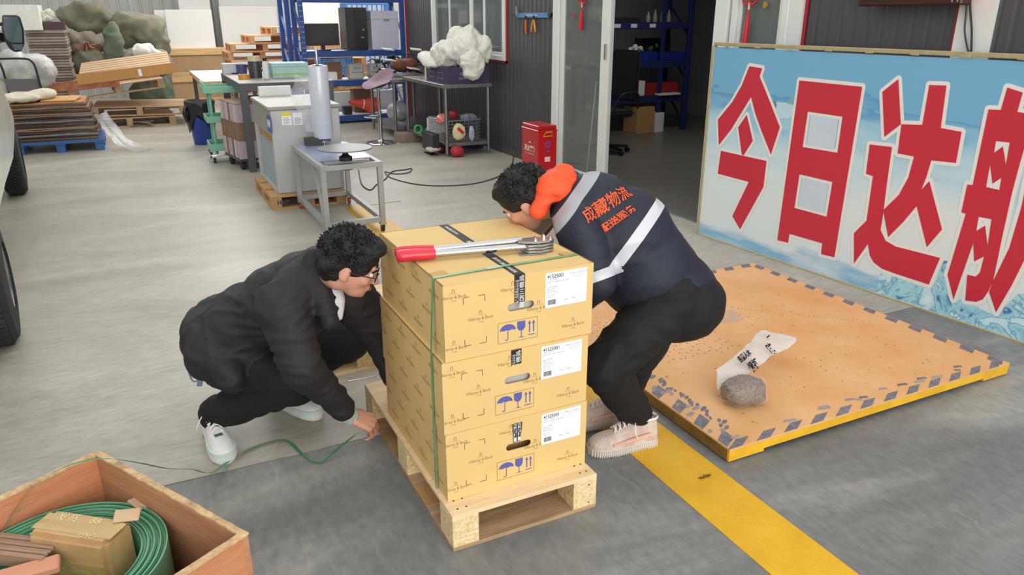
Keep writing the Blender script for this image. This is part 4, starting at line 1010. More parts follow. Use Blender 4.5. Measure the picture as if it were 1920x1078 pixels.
# --- white table with a wooden edge behind
x0, x1, y0, y1, zt = .87, 1.62, 11.5, 13.9, .75
t = thing('plank_table', 'white-topped table with wooden rim behind the green trolley', 'table', (x0, y0, 0), world=True)
MB().box(x0, x1, y0, y1, zt-.012, zt).build('table_top', M_white, t, bevel=.002)
MB().box(x0, x0+.03, y0, y1, zt-.07, zt-.0125).box(x0, x1, y0-.001, y0+.03, zt-.07, zt-.0125).build('apron', M_wy, t)
for x in (x0+.03, x1-.09):
    for y in (y0+.04, y1-.09): MB().box(x, x+.055, y, y+.055, 0, zt-.07).build('leg', M_dg, t)

# --- stool
q = Zp(715, 268); t = thing('bar_stool', 'purple padded bar stool on a round chrome foot', 'stool', (q.x, q.y, 0), -1.15)
MB().lathe([(0, 0), (.20, .0), (.205, .008), (.19, .014), (.05, .03), (.035, .05), (0, .05)], n=40).build('foot_plate', M_chrome, t)
MB().cyl((0, 0, .04), (0, 0, .42), .028, n=16).cyl((0, 0, .42), (0, 0, .70), .019, n=16).build('column', M_chrome, t)
MB().tube([(.02, -.02, .36), (.08, -.12, .35), (.0, -.19, .35), (-.12, -.16, .35), (-.15, -.05, .35), (-.02, .0, .36)], .009, 8, smooth=6).build('foot_rest', M_chrome, t)
b = MB(); vs = []; NU, NV = 18, 14
for side in (0, 1):
    for j in range(NV+1):
        for i in range(NU+1):
            u = -1+2*i/NU; v = -1+2*j/NV
            r_ = math.hypot(u, v); k = 1 if r_ < 1e-6 else max(abs(u), abs(v))/r_
            x, y = u*k*.21, v*k*.20
            z = .745 + .17*max(0, (v*k+.15))**1.6*1.0 + .045*(u*k)**2 + .02*max(0, -v*k)**2*-1.5
            edge = 1-max(abs(u), abs(v))**4
            vs.append(Vector((x, y, z+(.028*edge if side == 0 else -.028*edge))))
N0 = (NU+1)*(NV+1)
fs = [(s*N0+j*(NU+1)+i, s*N0+j*(NU+1)+i+1, s*N0+(j+1)*(NU+1)+i+1, s*N0+(j+1)*(NU+1)+i) for s in (0, 1) for j in range(NV) for i in range(NU)]
b.add(vs, fs); bmesh.ops.remove_doubles(b.bm, verts=b.bm.verts, dist=.0005)
b.build('seat', mat('purple_vinyl', '#693c58', .55, var=.12), t, smooth=80)
# --- stainless tables
M_ss = mat('stainless', '#8b8b88', .35, .8, var=.2, scale=12)
def sstable(name, label, x0, x1, y0, y1, zt):
    t = thing(name, label, 'table', (x0, y0, 0), world=True)
    MB().box(x0, x1, y0, y1, zt-.045, zt).build('table_top', M_ss, t, bevel=.004)
    for x in (x0+.04, x1-.04):
        for y in (y0+.04, y1-.04): MB().cyl((x, y, .03), (x, y, zt-.045), .022, n=14).cyl((x, y, 0), (x, y, .03), .013, n=10).build('leg', M_ss, t)
    MB().box(x0+.03, x1-.03, y0+.03, y1-.03, .115, .155).build('lower_shelf', M_ss, t, bevel=.003)
    return t
sstable('steel_table', 'stainless steel table under the purple carton', 3.25, 3.88, 8.44, 9.95, .845)
sstable('steel_table', 'farther stainless steel table beside the blue rack', 3.12, 3.85, 10.02, 11.2, .80)
# purple carton with foam sheet
c0 = Zp(860, 151, .846)
x0, x1, y0, y1 = 3.33, 3.86, 8.47, 9.28
t = thing('carton', 'open purple printed carton on the stainless table', 'box', (x0, y0, .8455))
w, d, h = x1-x0, y1-y0, .19; M_pp = mat('purple_carton', '#3e2f52', .6, var=.08); M_gold = mat('gold_print', '#a58ea0', .6, var=0)
for nm, a in (('front', (0, w, 0, .004)), ('back', (0, w, d-.004, d)), ('left', (0, .004, .004, d-.004)), ('right', (w-.004, w, .004, d-.004))):
    MB().box(*a, 0, h).build('side_panel', M_pp, t)
MB().box(.004, w-.004, .004, d-.004, 0, .004).build('bottom_panel', M_pp, t)
MB().box(-.002, 0, d-.06, d+.0, 0, h).build('edge_tape', mat('cream_tape', '#cdc3a0', .6), t)
its = [(text_mesh('FRESH FRUIT', .045, 0, 0), FRONT(.27, -.001, .11), 0), (text_mesh('PREMIUM SELECT', .032, 0, 0), FRONT(.25, -.001, .06), 0)]
for y in (.2, .5):
    its.append((poly_mesh([[(0, 0), (.17, 0), (.17, .07), (0, .07)], [(.006, .006), (.164, .006), (.164, .064), (.006, .064)]], 0), LEFT(-.001, y+.15, .05), 0))
obj('printed_text', join_meshes(its, 'printed_text', [M_gold]), t)['kind'] = 'stuff'
# foam bag heap: crumpled white sheet
def heap(name, label, cat, parts_, m, amp=.03, sc=6, seed=1, loc=(0,0,0), vox=.02, sm=4):
    b = MB()
    for c, r in parts_: b.ell(c, r, nu=20, nv=14)
    me = b.mesh('tmp_heap', m); o = bpy.data.objects.new('tmp', me); COL.objects.link(o)
    rm = o.modifiers.new('r', 'REMESH'); rm.mode = 'VOXEL'; rm.voxel_size = vox
    s_ = o.modifiers.new('s', 'SMOOTH'); s_.iterations = sm; s_.factor = .6
    dg = bpy.context.evaluated_depsgraph_get(); me2 = bpy.data.meshes.new_from_object(o.evaluated_get(dg)); bpy.data.objects.remove(o)
    nrm = [v.normal.copy() for v in me2.vertices]
    for v, nn in zip(me2.vertices, nrm):
        p = v.co.copy(); n1 = noise.noise_vector(p*sc+Vector((seed*3.1, 0, seed)))
        rdg = (1-abs(noise.noise(p*sc*1.6+Vector((0, seed*5.0, 0))))*2)**1
        n2 = (1-abs(noise.noise(p*sc*4.2+Vector((seed, 1, 0))))*2); v.co = p + n1*amp + nn*(rdg*amp*.6+n2*amp*.28)
    me2.name = name; me2.materials.clear(); me2.materials.append(m)
    me2.polygons.foreach_set('use_smooth', [True]*len(me2.polygons))
    o = obj(name, me2); o.location = loc; tag(o, label, cat); return o
M_foam = mat('foam_white', '#e4e2da', .7, var=.05, bump=.3, bscale=20)
def H(px, py, Y, r): q = Yp(px, py, Y); return (tuple(q), r)
heap('foam_bag', 'heap of crumpled white foam sheet spilling over the purple carton', 'sheet', [H(880, 92, 8.62, (.17, .2, .22)), H(845, 100, 8.8, (.2, .2, .15)), H(815, 112, 9.0, (.17, .18, .08)), H(885, 120, 8.42, (.12, .07, .15)), H(862, 80, 8.9, (.12, .12, .14)), H(905, 92, 8.5, (.08, .1, .12)), H(800, 108, 9.1, (.08, .1, .04)), H(887, 135, 8.40, (.05, .03, .06))], M_foam, .05, 6, 2, vox=.014, sm=2)
# wire basket with packets
def wirebasket(name, label, x0, x1, y0, y1, z0, z1, m, parent=None):
    t = thing(name, label, 'basket', (x0, y0, z0), world=True); b = MB(); W_ = .003
    nx, ny, nz = 9, 7, 6
    for k in range(nx+1):
        x = x0+(x1-x0)*k/nx
        for y in (y0, y1): b.beam((x, y, z0), (x, y, z1), W_, W_)
        b.beam((x, y0, z0), (x, y1, z0), W_, W_)
    for k in range(ny+1):
        y = y0+(y1-y0)*k/ny
        for x in (x0, x1): b.beam((x, y, z0), (x, y, z1), W_, W_)
    for k in range(1, nz+1):
        z = z0+(z1-z0)*k/nz
        for y in (y0, y1): b.beam((x0, y, z), (x1, y, z), W_, W_)
        for x in (x0, x1): b.beam((x, y0, z), (x, y1, z), W_, W_)
    o = b.build('wire_mesh', m, t); o['kind'] = 'stuff'
    MB().tube([(x0, y0, z1), (x1, y0, z1), (x1, y1, z1), (x0, y1, z1)], .006, 6, closed=True).build('rim', m, t); return t
M_wire = mat('grey_wire', '#a7a7ad', .4, .6, var=.05)
wirebasket('wire_basket', 'grey wire basket of packets on the lower shelf of the stainless table', 3.31, 3.80, 8.62, 9.15, .157, .40, M_wire)
rs = random.Random(11)
def lump(name, label, cat, px, py, Y, r, m, seed=1, amp=.012, sc=12, zmin=None):
    q = Yp(px, py, Y); r = r if hasattr(r, '__len__') else (r, r, r)
    if zmin is not None: q.z = max(q.z, zmin+r[2])
    o = MB().ell((0, 0, 0), r, nu=22, nv=14, e=.85).noise(amp, sc, seed).noise(amp*.4, sc*3, seed+2).build(name, m, smooth=80); o.location = q
    return tag(o, label, cat)
lump('pink_bag', 'bright pink plastic bag in the wire basket', 'bag', 828, 224, 8.78, (.07, .07, .07), mat('pink_bag', '#e25e5c', .3, col2='#f0a99b', scale=20, coat=.4), 3)
lump('red_bag', 'dark red bag behind the packets in the wire basket', 'bag', 850, 215, 8.98, (.06, .05, .06), mat('dark_red_bag', '#a02a35', .4), 5)
lump('blue_packet', 'navy and silver packet heaped in the wire basket', 'bag', 878, 220, 8.80, (.11, .08, .055), mat('navy_packet', '#3a3c62', .35, col2='#a9a9b8', scale=18), 7)
lump('net_sack', 'yellow patterned packet with a red label hanging on the basket', 'packet', 860, 247, 8.55, (.085, .03, .10), mat('yellow_packet', '#e0cf85', .4, col2='#e9e2c4', scale=30), 9)
q = Yp(864, 245, 8.51); o = tag(MB().cbox((0, 0, 0), (.10, .004, .035)).build('red_tag', mat('tag_red', '#c22a38', .5)), 'slanted red tag stuck on the yellow packet', 'tag'); o.location = q; o.rotation_euler = (0, .75, 0)
lump('white_packet', 'pale striped packet standing at the right end of the basket', 'packet', 884, 250, 8.56, (.04, .02, .09), mat('pale_packet', '#c9ccd3', .4, col2='#8d97b5', scale=25), 11)
lump('red_sack', 'small red sack on the floor under the stainless table', 'bag', 857, 290, 8.42, (.085, .07, .065), mat('red_sack', '#a8262c', .5, var=.2, bump=.5, bscale=15), 13, zmin=0)
lump('red_sack', 'darker red sack behind the near leg of the stainless table', 'bag', 827, 282, 8.75, (.06, .06, .05), mat('red_sack2', '#7c2030', .5, var=.2), 14, zmin=0)
lump('plastic_scrap', 'whitish plastic scrap on the floor left of the red sack', 'scrap', 812, 280, 8.6, (.09, .07, .03), mat('scrap_white', '#b7ada6', .5, var=.2), 15, zmin=0)
lump('blue_cloth', 'dark blue cloth on the floor under the lower shelf', 'cloth', 890, 278, 8.9, (.12, .1, .03), mat('dark_blue_cloth', '#2b2b55', .7), 16, zmin=0)
lump('wrapped_bundle', 'clear-wrapped dark bundle on the shelf of the farther steel table', 'bundle', 747, 208, 10.35, (.16, .15, .14), mat('grey_wrapped', '#8a8893', .3, col2='#c4c2c8', scale=9, coat=.5), 17, .02, 8, zmin=.156)
o = boxthing('carton', 'low open brown carton under the farther steel table', 'box', 3.1, 3.42, 9.72, 9.98, .0, .115, M_cardg)
o = boxthing('small_monitor', 'dark monitor lying back on the floor beside the steel table', 'monitor', 3.14, 3.22, 8.55, 8.95, .05, .26, M_black)
MB().box(-.05, .05, -.12, .12, -.05, -.04).box(-.012, .012, -.03, .03, -.04, .0).build('stand', M_black, o)
q = Yp(784, 242, 9.0); tag(MB().lathe([(.038, -.01), (.055, -.01), (.055, .01), (.038, .01), (.038, -.01)], (0, 0, 0), 24, Matrix.Rotation(PI/2, 4, 'X')).build('green_ring', mat('bright_green', '#35b35a', .4)), 'bright green tape ring hanging at the dark monitor', 'ring').location = q
bk = MB()
for k, (a, b_) in enumerate((((0, 0, 0), (.3, .1, .02)), ((0, .05, .012), (.32, .0, .06)), ((.02, .1, .02), (.36, .12, .09)), ((.0, .12, .03), (.3, .2, .10)))): bk.prism([(0, 0), (.28, .02), (.30, .2), (.02, .22)], lambda u, v, k=k: Vector((u+k*.012, v+k*.01, .012*k+u*.08*k)), (0, 0, .004))
tag(bk.build('paper_sheets', mat('sheet_white', '#cfcfd2', .7)), 'loose white sheets on the shelf between the two steel tables', 'paper').location = (3.42, 9.45, .157)
o = boxthing('foam_block', 'white upright foam block between the steel tables', 'block', 3.36, 3.62, 9.30, 9.36, .157, .36, M_white)
# junk on the farther table
lump('brown_sack', 'lumpy brown woven sack on the farther steel table', 'bag', 757, 122, 10.6, (.2, .16, .09), mat('brown_woven', '#6b3f2a', .8, var=.25, bump=.6, bscale=30), 21, .02, 9, zmin=.80)
ws_ = MB()
for k in range(26):
    a_ = rs.random()*6.28; p = Vector((rs.uniform(-.34, .36), rs.uniform(-.2, .2), rs.uniform(0, .24))); q = p+Vector((math.cos(a_)*.16, math.sin(a_)*.1, rs.uniform(-.05, .05)))
    ws_.tube([p, (p+q)/2+Vector((0, 0, .03)), q], .008, 6)
for k in range(9):
    p = Vector((rs.uniform(-.3, .3), rs.uniform(-.2, .1), rs.uniform(.02, .24))); ws_.cbox(p, (.10, .07, .02), (rs.random(), rs.random()*.6, rs.random()*3))
q = Yp(765, 112, 10.7)
bh_ = thing('bracket_heap', 'tangled heap of black metal brackets and pale plates on the farther steel table', 'brackets', (q.x-.12, 10.80, .803)); o = ws_.build('bracket', mat('black_brackets', '#2c2b2e', .4, .4, var=.3), bh_); o['kind'] = 'stuff'; o.location = (0, 0, .02)
for k, (px, py, a_, c_) in enumerate(((727, 130, .2, '#dcdcda'), (730, 112, .3, '#d9d9d6'), (727, 92, .1, '#c5c7c4'), (780, 92, -.2, '#dfd6c0'), (775, 128, .3, '#e2e2e0'))):
    q = Yp(px, py, 10.4); b = MB().cbox((0, 0, 0), (.14, .10, .008)); b.cbox((0, -.052, 0), (.15, .008, .016)).cbox((-.072, 0, 0), (.008, .11, .016))
    o = b.build('plate', mat('panel_%d' % k, c_, .4), bh_); o.location = q-bh_.location; o.rotation_euler = (.15, .1, a_)

# --- red extinguisher cabinet
A0 = Zp(975, 347); 
x0, x1, y0, y1, h = 3.45, 3.66, 6.45, 6.80, .60
t = thing('extinguisher_box', 'red metal fire extinguisher box against the dark wall', 'box', (x0, y0, 0), world=True)
MB().box(x0, x1, y0, y1, 0, h-.04).build('cabinet', M_red, t, bevel=.006)
MB().box(x0-.006, x1+.006, y0-.006, y1+.006, h-.055, h-.04).box(x0+.004, x1-.004, y0+.004, y1-.004, h-.04, h).build('lid', M_red, t, bevel=.006)
ym = (y0+y1)/2
its = [(text_mesh('灭火器箱', .062, 0, .002, sx=.9), LEFT(x0-.0012, ym, .36), 0), (text_mesh('Fire extinguisher box', .022, 0, 0), LEFT(x0-.0012, ym, .315), 0), (text_mesh('火警119', .045, 0, .001, sx=.9), LEFT(x0-.0012, ym, .09), 0)]
its.append((poly_mesh([[(.03*math.cos(a_)*(.6+.4*(k % 2)), .016*math.sin(a_)*(.6+.4*(k % 2))) for k, a_ in enumerate([PI*j/8 for j in range(9)])]], 0), LEFT(x0-.0012, ym, .42), 0))
obj('printed_text', join_meshes(its, 'printed_text', [mat('cream_print', '#efe3cf', .5, var=0)]), t)['kind'] = 'stuff'
xm = (x0+x1)/2
its = [(poly_mesh([[(.03*math.cos(a_), .03*math.sin(a_)) for a_ in [PI*j/10 for j in range(20)]], [(.018*math.cos(a_), .018*math.sin(a_)) for a_ in [PI*j/10 for j in range(20)]]], 0), FRONT(xm, y0-.0012, .42), 0), (text_mesh('119', .026, 0, .001), FRONT(xm, y0-.0013, .35), 0), (poly_mesh([[(-.03, -.03), (.03, -.03), (.03, .02), (-.03, .02)]], 0), FRONT(xm, y0-.0012, .28), 1)]
obj('sticker', join_meshes(its, 'sticker', [mat('sticker_blue', '#5a55a8', .5, var=0), mat('sticker_pink', '#e7bfc3', .5, var=0)]), t)['kind'] = 'stuff'
MB().tube([(xm-.05, y0-.006, .50), (xm-.035, y0-.02, .54), (xm+.035, y0-.02, .54), (xm+.05, y0-.006, .50)], .006, 8, closed=True).build('handle', mat('yellow_handle', '#e39a2f', .4), t)

# --- magnetic tool rail
a, c = Xp(967, 28, WX-.02), Xp(1028, 31, WX-.02)
t = thing('tool_rail', 'blue magnetic tool rail screwed to the dark wall', 'rail', a, world=True)
MB().box(WX-.022, WX-.002, c.y, a.y, a.z-.03, a.z+.02).build('rail', mat('rail_tool_blue', '#4f86b5', .4), t, bevel=.003)
for y in (c.y-.03, a.y+.03): MB().cbox((WX-.015, y, a.z+.002), (.03, .06, .03)).build('end_cap', M_black, t)
onface(t, text_mesh('MAGNETIC TOOL HOLDER', .022, 0, .0005), LEFT(WX-.0226, (a.y+c.y)/2, a.z-.005), 'lettering', M_paper)
for k, (px, col_, lb) in enumerate(((985, '#e2683c', 'orange-handled pliers hanging at the left of the tool rail'), (1000, '#dd9645', 'yellow-handled pliers hanging open from the tool rail'))):
    q = Xp(px, 36, WX-.03); sp0 = .012 if k == 0 else .05
    t = thing('pliers', lb, 'pliers', q, world=True)
    mh = mat('plier_handle_%d' % k, col_, .4)
    for s in (-1, 1): MB().tube([(q.x, q.y-s*.008, q.z-.005), (q.x, q.y-s*sp0*.6, q.z-.06), (q.x, q.y-s*sp0, q.z-.15+.02*k)], [.008, .011, .011, .009], 8, smooth=4).build('handle', mh if (s > 0 or k) else M_black, t)
    MB().cbox((q.x, q.y, q.z+.015), (.014, .03, .05)).build('jaw', M_black, t, bevel=.004)
q = Xp(969, 25, WX-.03); t = thing('adjustable_wrench', 'small wrench at the left end of the tool rail', 'wrench', q, world=True)
MB().cbox((q.x, q.y, q.z+.0), (.012, .05, .05)).tube([(q.x, q.y, q.z), (q.x, q.y+.01, q.z+.07)], .01, 8).build('wrench_head', M_steel, t)

# --- Chinese knots on the glass
def knot(px, py, pz, label):
    q = Xp(px, py, WX-.045); m = mat('knot_red', '#c21f2c', .5, var=.08)
    t = thing('chinese_knot', label, 'ornament', q, world=True); b = MB()
    for k in range(4):
        a_ = PI/4+k*PI/2; c_ = Vector((q.x, q.y+math.cos(a_)*.045, q.z+.10+math.sin(a_)*.045))
        b.tube([c_+Vector((0, math.cos(u)*.035, math.sin(u)*.035)) for u in [2*PI*i/14 for i in range(14)]], .008, 6, closed=True)
    b.cbox((q.x, q.y, q.z+.10), (.012, .06, .06), (PI/4, 0, 0)); b.build('knot', m, t)
    MB().cyl((q.x, q.y, q.z-.0), (q.x, q.y, q.z+.045), .009, n=10).build('bead', mat('bead', '#d8a796', .4), t)
    L = pz
    b = MB().tube([(q.x, q.y, q.z), (q.x, q.y+.004, q.z-L*.4), (q.x, q.y+.012, q.z-L)], [.008, .014, .018, .021, .022], 10, smooth=5); b.build('tassel', m, t)
    MB().cyl((q.x, q.y, q.z+.15), (q.x, q.y, q.z+.5), .002, n=6).build('cord', m, t)
knot(1091, 14, .20, 'red Chinese knot with a tassel on the glass door leaf')
knot(1404, 18, .25, 'red Chinese knot with a tassel in the window above the banner')
q = Xp(1434, 9, WX-.042); tag(MB().cyl((0, 0, 0), (.006, 0, 0), .022, n=20).build('gold_charm', mat('gold', '#c79a3a', .35, .6)), 'round golden charm stuck on the window beside the knot', 'charm').location = q
q = Xp(1075, 30, WX-.04); tag(MB().cbox((0, 0, 0), (.003, .03, .045)).build('red_paper_charm', mat('knot_red', '#c21f2c')), 'tiny red paper charm on the glass door leaf', 'charm').location = q
# --- LED moving-message sign
a, c = Xp(1607, 12, 3.9), Xp(1800, 17, 3.9)
t = thing('led_sign', 'dark red LED message sign above the banner', 'sign', (3.94, (a.y+c.y)/2, a.z), world=True)
MB().box(3.90, 3.98, c.y, a.y, a.z, a.z+.30).build('housing', mat('led_case', '#3a0f16', .35, var=.1), t, bevel=.008)
MB().box(3.894, 3.90, c.y+.03, a.y-.03, a.z+.035, a.z+.265).build('screen', mat('led_screen', '#1a0507', .3), t)
onface(t, text_mesh('欢迎光临', .17, .001, .003), LEFT(3.892, (a.y+c.y)/2-.02, a.z+.12), 'led_letters', mat('led_red', '#ff2433', .4, emit=4, var=0))
for y in (c.y+.02, c.y+.05): MB().cyl((3.90, y, a.z+.02), (3.896, y, a.z+.02), .005, n=10).build('screw', M_chrome, t)
for y in (a.y-.1, c.y+.1): MB().box(3.98, WX, y-.02, y+.02, a.z+.1, a.z+.14).build('bracket', M_black, t)
# cable beside it
cpt = [Xp(1808, -40, WX-.04), Xp(1812, 15, WX-.045), Xp(1809, 60, WX-.05), Xp(1819, 105, WX-.04), Xp(1822, 60, WX-.045), Xp(1819, 10, WX-.04), Xp(1822, -40, WX-.04)]
tag(MB().tube(cpt, .005, 6, smooth=6).build('power_cable', M_black), 'black power cable hanging in a loop from the LED sign', 'cable')

# --- cables on the floor
cb_ = [(672, 318), (678, 345), (694, 356), (706, 346), (722, 336), (735, 322), (760, 318), (772, 316), (765, 324), (740, 326), (722, 322), (735, 334), (785, 346), (845, 348), (900, 342), (940, 328), (958, 312), (963, 292)]
tag(MB().tube([Zp(x, y, .006) for x, y in cb_], .006, 6, smooth=7).build('floor_cable', mat('cable_dark', '#3f3f42', .6)), 'dark power cable looping over the floor towards the wall', 'cable')
tag(MB().tube([Zp(x, y, .004) for x, y in ((668, 380), (692, 383), (720, 380), (752, 376))], .011, 4, ry=.001, smooth=4).build('yellow_strap', mat('strap_yellow', '#c9c43a', .4)), 'short yellow strap end lying behind the wrapping table', 'strap')
# ================================================================ BLUE RACK AND BEYOND
Y0 = 11.98; rk0, rk1 = 2.36, 4.0
def rack(name, label, x0, x1, y0, y1, beams, zt, m=M_blue, up=.07, shelf=None, braces=True):
    t = thing(name, label, 'rack', (x0, y0, 0), world=True)
    for x in (x0, x1-up):
        for y in (y0, y1-up): MB().box(x, x+up, y, y+up, 0, zt).build('upright', m, t, bevel=.004)
        if braces:
            for k in range(int(zt/.6)): MB().beam((x+up/2, y0+up, .15+k*.6), (x+up/2, y1-up, .55+k*.6), .03, .02).build('brace', m, t)
    for z in beams:
        for y in (y0, y1-.04): MB().box(x0+up, x1-up, y, y+.04, z-.09, z).build('beam', m, t, bevel=.003)
        MB().box(x0+up, x1-up, y0+.04, y1-.04, z-.02, z-.004).build('shelf', shelf or M_white, t)
    b = MB(); z = .1
    while z < zt: 
        for x in (x0+.02, x0+.048): b.cyl((x, y0-.001, z), (x, y0+.001, z), .006, n=6)
        z += .075
    o = b.build('bolt_hole', M_white, t); o['kind'] = 'stuff'
    return t
rack('storage_rack', 'blue steel storage rack with a monitor and computer on it', rk0, rk1, Y0, 12.6, (.12, .66, 1.10, 1.89), 2.3)
o_ = thing('storage_rack', 'second blue rack upright frame behind the workbench', 'rack', (2.25, 12.75, 0), world=True)
for x, y in ((2.30, 12.72), (2.30, 13.3)): MB().box(x, x+.07, y, y+.07, 0, 2.3).build('upright', M_blue, o_, bevel=.004)
for k in range(4): MB().beam((2.335, 12.79, .2+k*.5), (2.335, 13.3, .6+k*.5), .03, .02).build('brace', M_blue, o_)
SZ = 1.1015
def RX(px, py): return Yp(px, py, Y0+.15)
# monitor
a, c = RX(570, 23), RX(637, 65)
t = thing('monitor', 'black flat monitor on the upper shelf of the blue rack', 'monitor', ((a.x+c.x)/2, Y0+.2, SZ))
w = (c.x-a.x)/2; hh = a.z-c.z
MB().box(-w, w, -.02, .02, .07, .07+hh).build('case', M_black, t, bevel=.006); MB().box(-w+.01, w-.01, -.0215, -.02, .085, .06+hh).build('screen', mat('dark_screen', '#39363a', .15), t)
MB().box(-.03, .03, .0, .03, .01, .09).build('stand', M_black, t); MB().lathe([(0, 0), (.12, 0), (.12, .01), (0, .015)], n=24).build('stand_foot', M_black, t)
tag(MB().tube([(a.x+.25, Y0+.1, SZ+.01), (a.x+.4, Y0+.06, SZ+.02), (a.x+.6, Y0+.09, SZ+.03), (a.x+.68, Y0+.14, SZ+.15)], .006, 6, smooth=4).build('monitor_cable', M_black), 'black cable lying between monitor and computer on the blue rack', 'cable')
a, c = RX(644, 14), RX(690, 77)
t = boxthing('computer_tower', 'black computer tower beside the monitor on the blue rack', 'computer', a.x, c.x-.02, Y0+.08, Y0+.5, SZ, a.z, mat('pc_black', '#2a2a2d', .35))
w = (c.x-.02-a.x)/2; MB().box(w*-.2, w, -.222, -.21, 0, a.z-SZ).build('front_bezel', mat('pc_bezel', '#222226', .25), t, bevel=.004)
MB().lathe([(0, 0), (.016, 0), (.014, .004), (0, .004)], (w*.6, -.223, .30), 16, Matrix.Rotation(PI/2, 4, 'X')).build('power_button', M_chrome, t)
MB().box(w*.35, w*.65, -.225, -.222, .18, .195).build('badge', M_chrome, t)
a, c = RX(692, 20), RX(764, 77)
t = boxthing('storage_crate', 'pale grey plastic crate at the right end of the upper shelf', 'crate', a.x, rk1-.09, Y0+.06, Y0+.55, SZ, a.z, mat('pale_grey_plastic', '#c9cbda', .5, var=.02), bevel=.01)
w = (rk1-.09-a.x)/2; MB().box(-w*.1, w*.3, -.255, -.245, .43, .46).build('handle_slot', mat('slot_grey', '#8e8f9c', .6), t)
MB().box(-w-.008, w+.008, -.253, .253, .46, .475).build('rim', MATS['pale_grey_plastic'], t)
# top shelf crate row
t = thing('plastic_crate', 'blue open plastic crate behind the computer, above the blue rack shelf', 'crate', (3.3, 13.2, 1.35))
# lower shelf things
LZ = .6615
def LX_(px, py): return Yp(px, py, Y0+.12)
def shelfbox(name, label, cat, pxa, pxb, pyt, m, depth=.25, z=LZ, Y=Y0+.1, bevel=.006):
    a, c = Yp(pxa, pyt, Y), Yp(pxb, pyt, Y); return boxthing(name, label, cat, a.x, c.x, Y, Y+depth, z, a.z, m, bevel=bevel)
shelfbox('carton', 'white carton at the left end of the lower rack shelf', 'box', 608, 632, 136, M_white, .2)
b = shelfbox('paper_bag', 'brown upright kraft bag on the lower rack shelf', 'bag', 615, 640, 117, mat('brown_bag', '#8c6f57', .8, bump=.4, bscale=12), .2, Y=Y0+.33)
for px0, px1, py, lb in ((655, 682, 121, 'grey label printer with blue lettering on the lower rack shelf'), (694, 716, 120, 'grey label printer on the lower rack shelf, behind the stool')):
    t = shelfbox('label_printer', lb, 'printer', px0, px1, py, mat('printer_grey', '#bcb8b2', .5), .25, bevel=.02)
    MB().box(-.09, .09, -.127, -.124, .10, .106).build('paper_slot', M_black, t)
    me = text_mesh('ZTO', .05, 0, .002); onface(t, me, FRONT(0, -.127, .165), 'lettering', mat('cyan_ink', '#2f8fb5', .5, var=0))
# bottom shelf: cones, cartons, pallets
BZ = .1215
t0 = None
for k in range(4):
    t = thing('traffic_cone', ('frontmost orange cone with a white band, lying in the rack', 'second cone nested in the lying cone stack', 'third cone nested in the lying cone stack', 'rearmost cone of the stack lying in the rack')[k], 'cone', (3.40+k*.045, Y0+.22, BZ+.12), group='nested traffic cones lying in the blue rack')
    t.rotation_euler = (0, -PI/2+.20, .10); t.scale = (.66, .66, .66)
    mc_ = mat('cone_orange', '#e8503c', .45, var=.05)
    MB().lathe([(.035, .52), (.15, .02), (.145, .02), (.03, .52), (.035, .52)], n=28).build('cone_body', mc_, t)
    MB().lathe([(.082, .30), (.118, .16), (.1185, .16), (.0825, .30), (.082, .3)], n=28).build('white_band', M_white, t) if k == 0 else None
    MB().box(-.17, .17, -.17, .17, 0, .02).build('base', mc_, t, bevel=.01)
shelfbox('carton', 'open brown carton behind the traffic cones', 'box', 663, 700, 168, mat('brown_carton', '#7d6450', .85), .25, z=BZ, Y=Y0+.36)
o = shelfbox('black_case', 'small black case beside the cone stack', 'case', 645, 660, 200, M_black, .15, z=BZ)
# white skirting sheet and pallets standing behind the rack
t = MB().box(2.35, 4.0, 12.70, 12.74, 0.0, .42).build('white_board', M_white); tag(t, 'white board standing on edge behind the bottom of the blue rack', 'board')
p3 = make_pallet('pallet', 'pale wooden pallet behind the blue rack, upper one of two', 1.1, .8, .13, boards=5, mx=M_wx, my=M_wy, mb=M_wz); p3.location = (2.55, 13.0, .28)
p4 = dup(p3, (2.5, 12.95, .145), 0, 'pale wooden pallet behind the blue rack, under another'); p5 = dup(p3, (2.62, 13.02, .415), .03, 'pale wooden pallet topmost behind the blue rack')
p6 = dup(p3, (2.48, 12.9, .01), .02, 'pale wooden pallet lowest behind the blue rack')
rs = random.Random(23)
b = MB()
for k in range(60):
    p = Vector((rs.uniform(3.6, 4.3), rs.uniform(12.9, 13.6), rs.uniform(.2, .75))); d = Vector((rs.uniform(-.2, .2), rs.uniform(-.1, .1), rs.uniform(-.1, .1))); b.beam(p, p+d, .03, .012)
o = b.build('scrap_wood', M_wx); tag(o, 'heap of broken pallet slats behind the right end of the blue rack', 'wood', kind='stuff')
# plastic slatted crates stacked behind
def slatcrate(name, label, x0, x1, y0, y1, z0, z1, m, n=13):
    t = thing(name, label, 'crate', (x0, y0, z0), world=True)
    for z in (z0, z1-.03):
        MB().box(x0, x1, y0, y0+.02, z, z+.03).box(x0, x1, y1-.02, y1, z, z+.03).box(x0, x0+.02, y0+.02, y1-.02, z, z+.03).box(x1-.02, x1, y0+.02, y1-.02, z, z+.03).build('rim', m, t)
    for k in range(n+1):
        x = x0+(x1-x0-.03)*k/n; MB().box(x, x+.03, y0+.004, y0+.016, z0+.03, z1-.03).build('slat', m, t)
    MB().box(x0, x0+.012, y0+.02, y1-.02, z0+.03, z1-.03).box(x1-.012, x1, y0+.02, y1-.02, z0+.03, z1-.03).box(x0+.02, x1-.02, y0+.02, y1-.02, z0, z0+.01).build('side_wall', m, t)
    return t
def slatpx(pa, pb, pyt, pyb, Y, m, label, n=13, dy=.5, z0=None):
    a, c = Yp(pa, pyt, Y), Yp(pb, pyb, Y); return slatcrate('plastic_crate', label, a.x, c.x, Y, Y+dy, c.z if z0 is None else z0, a.z, m, n)
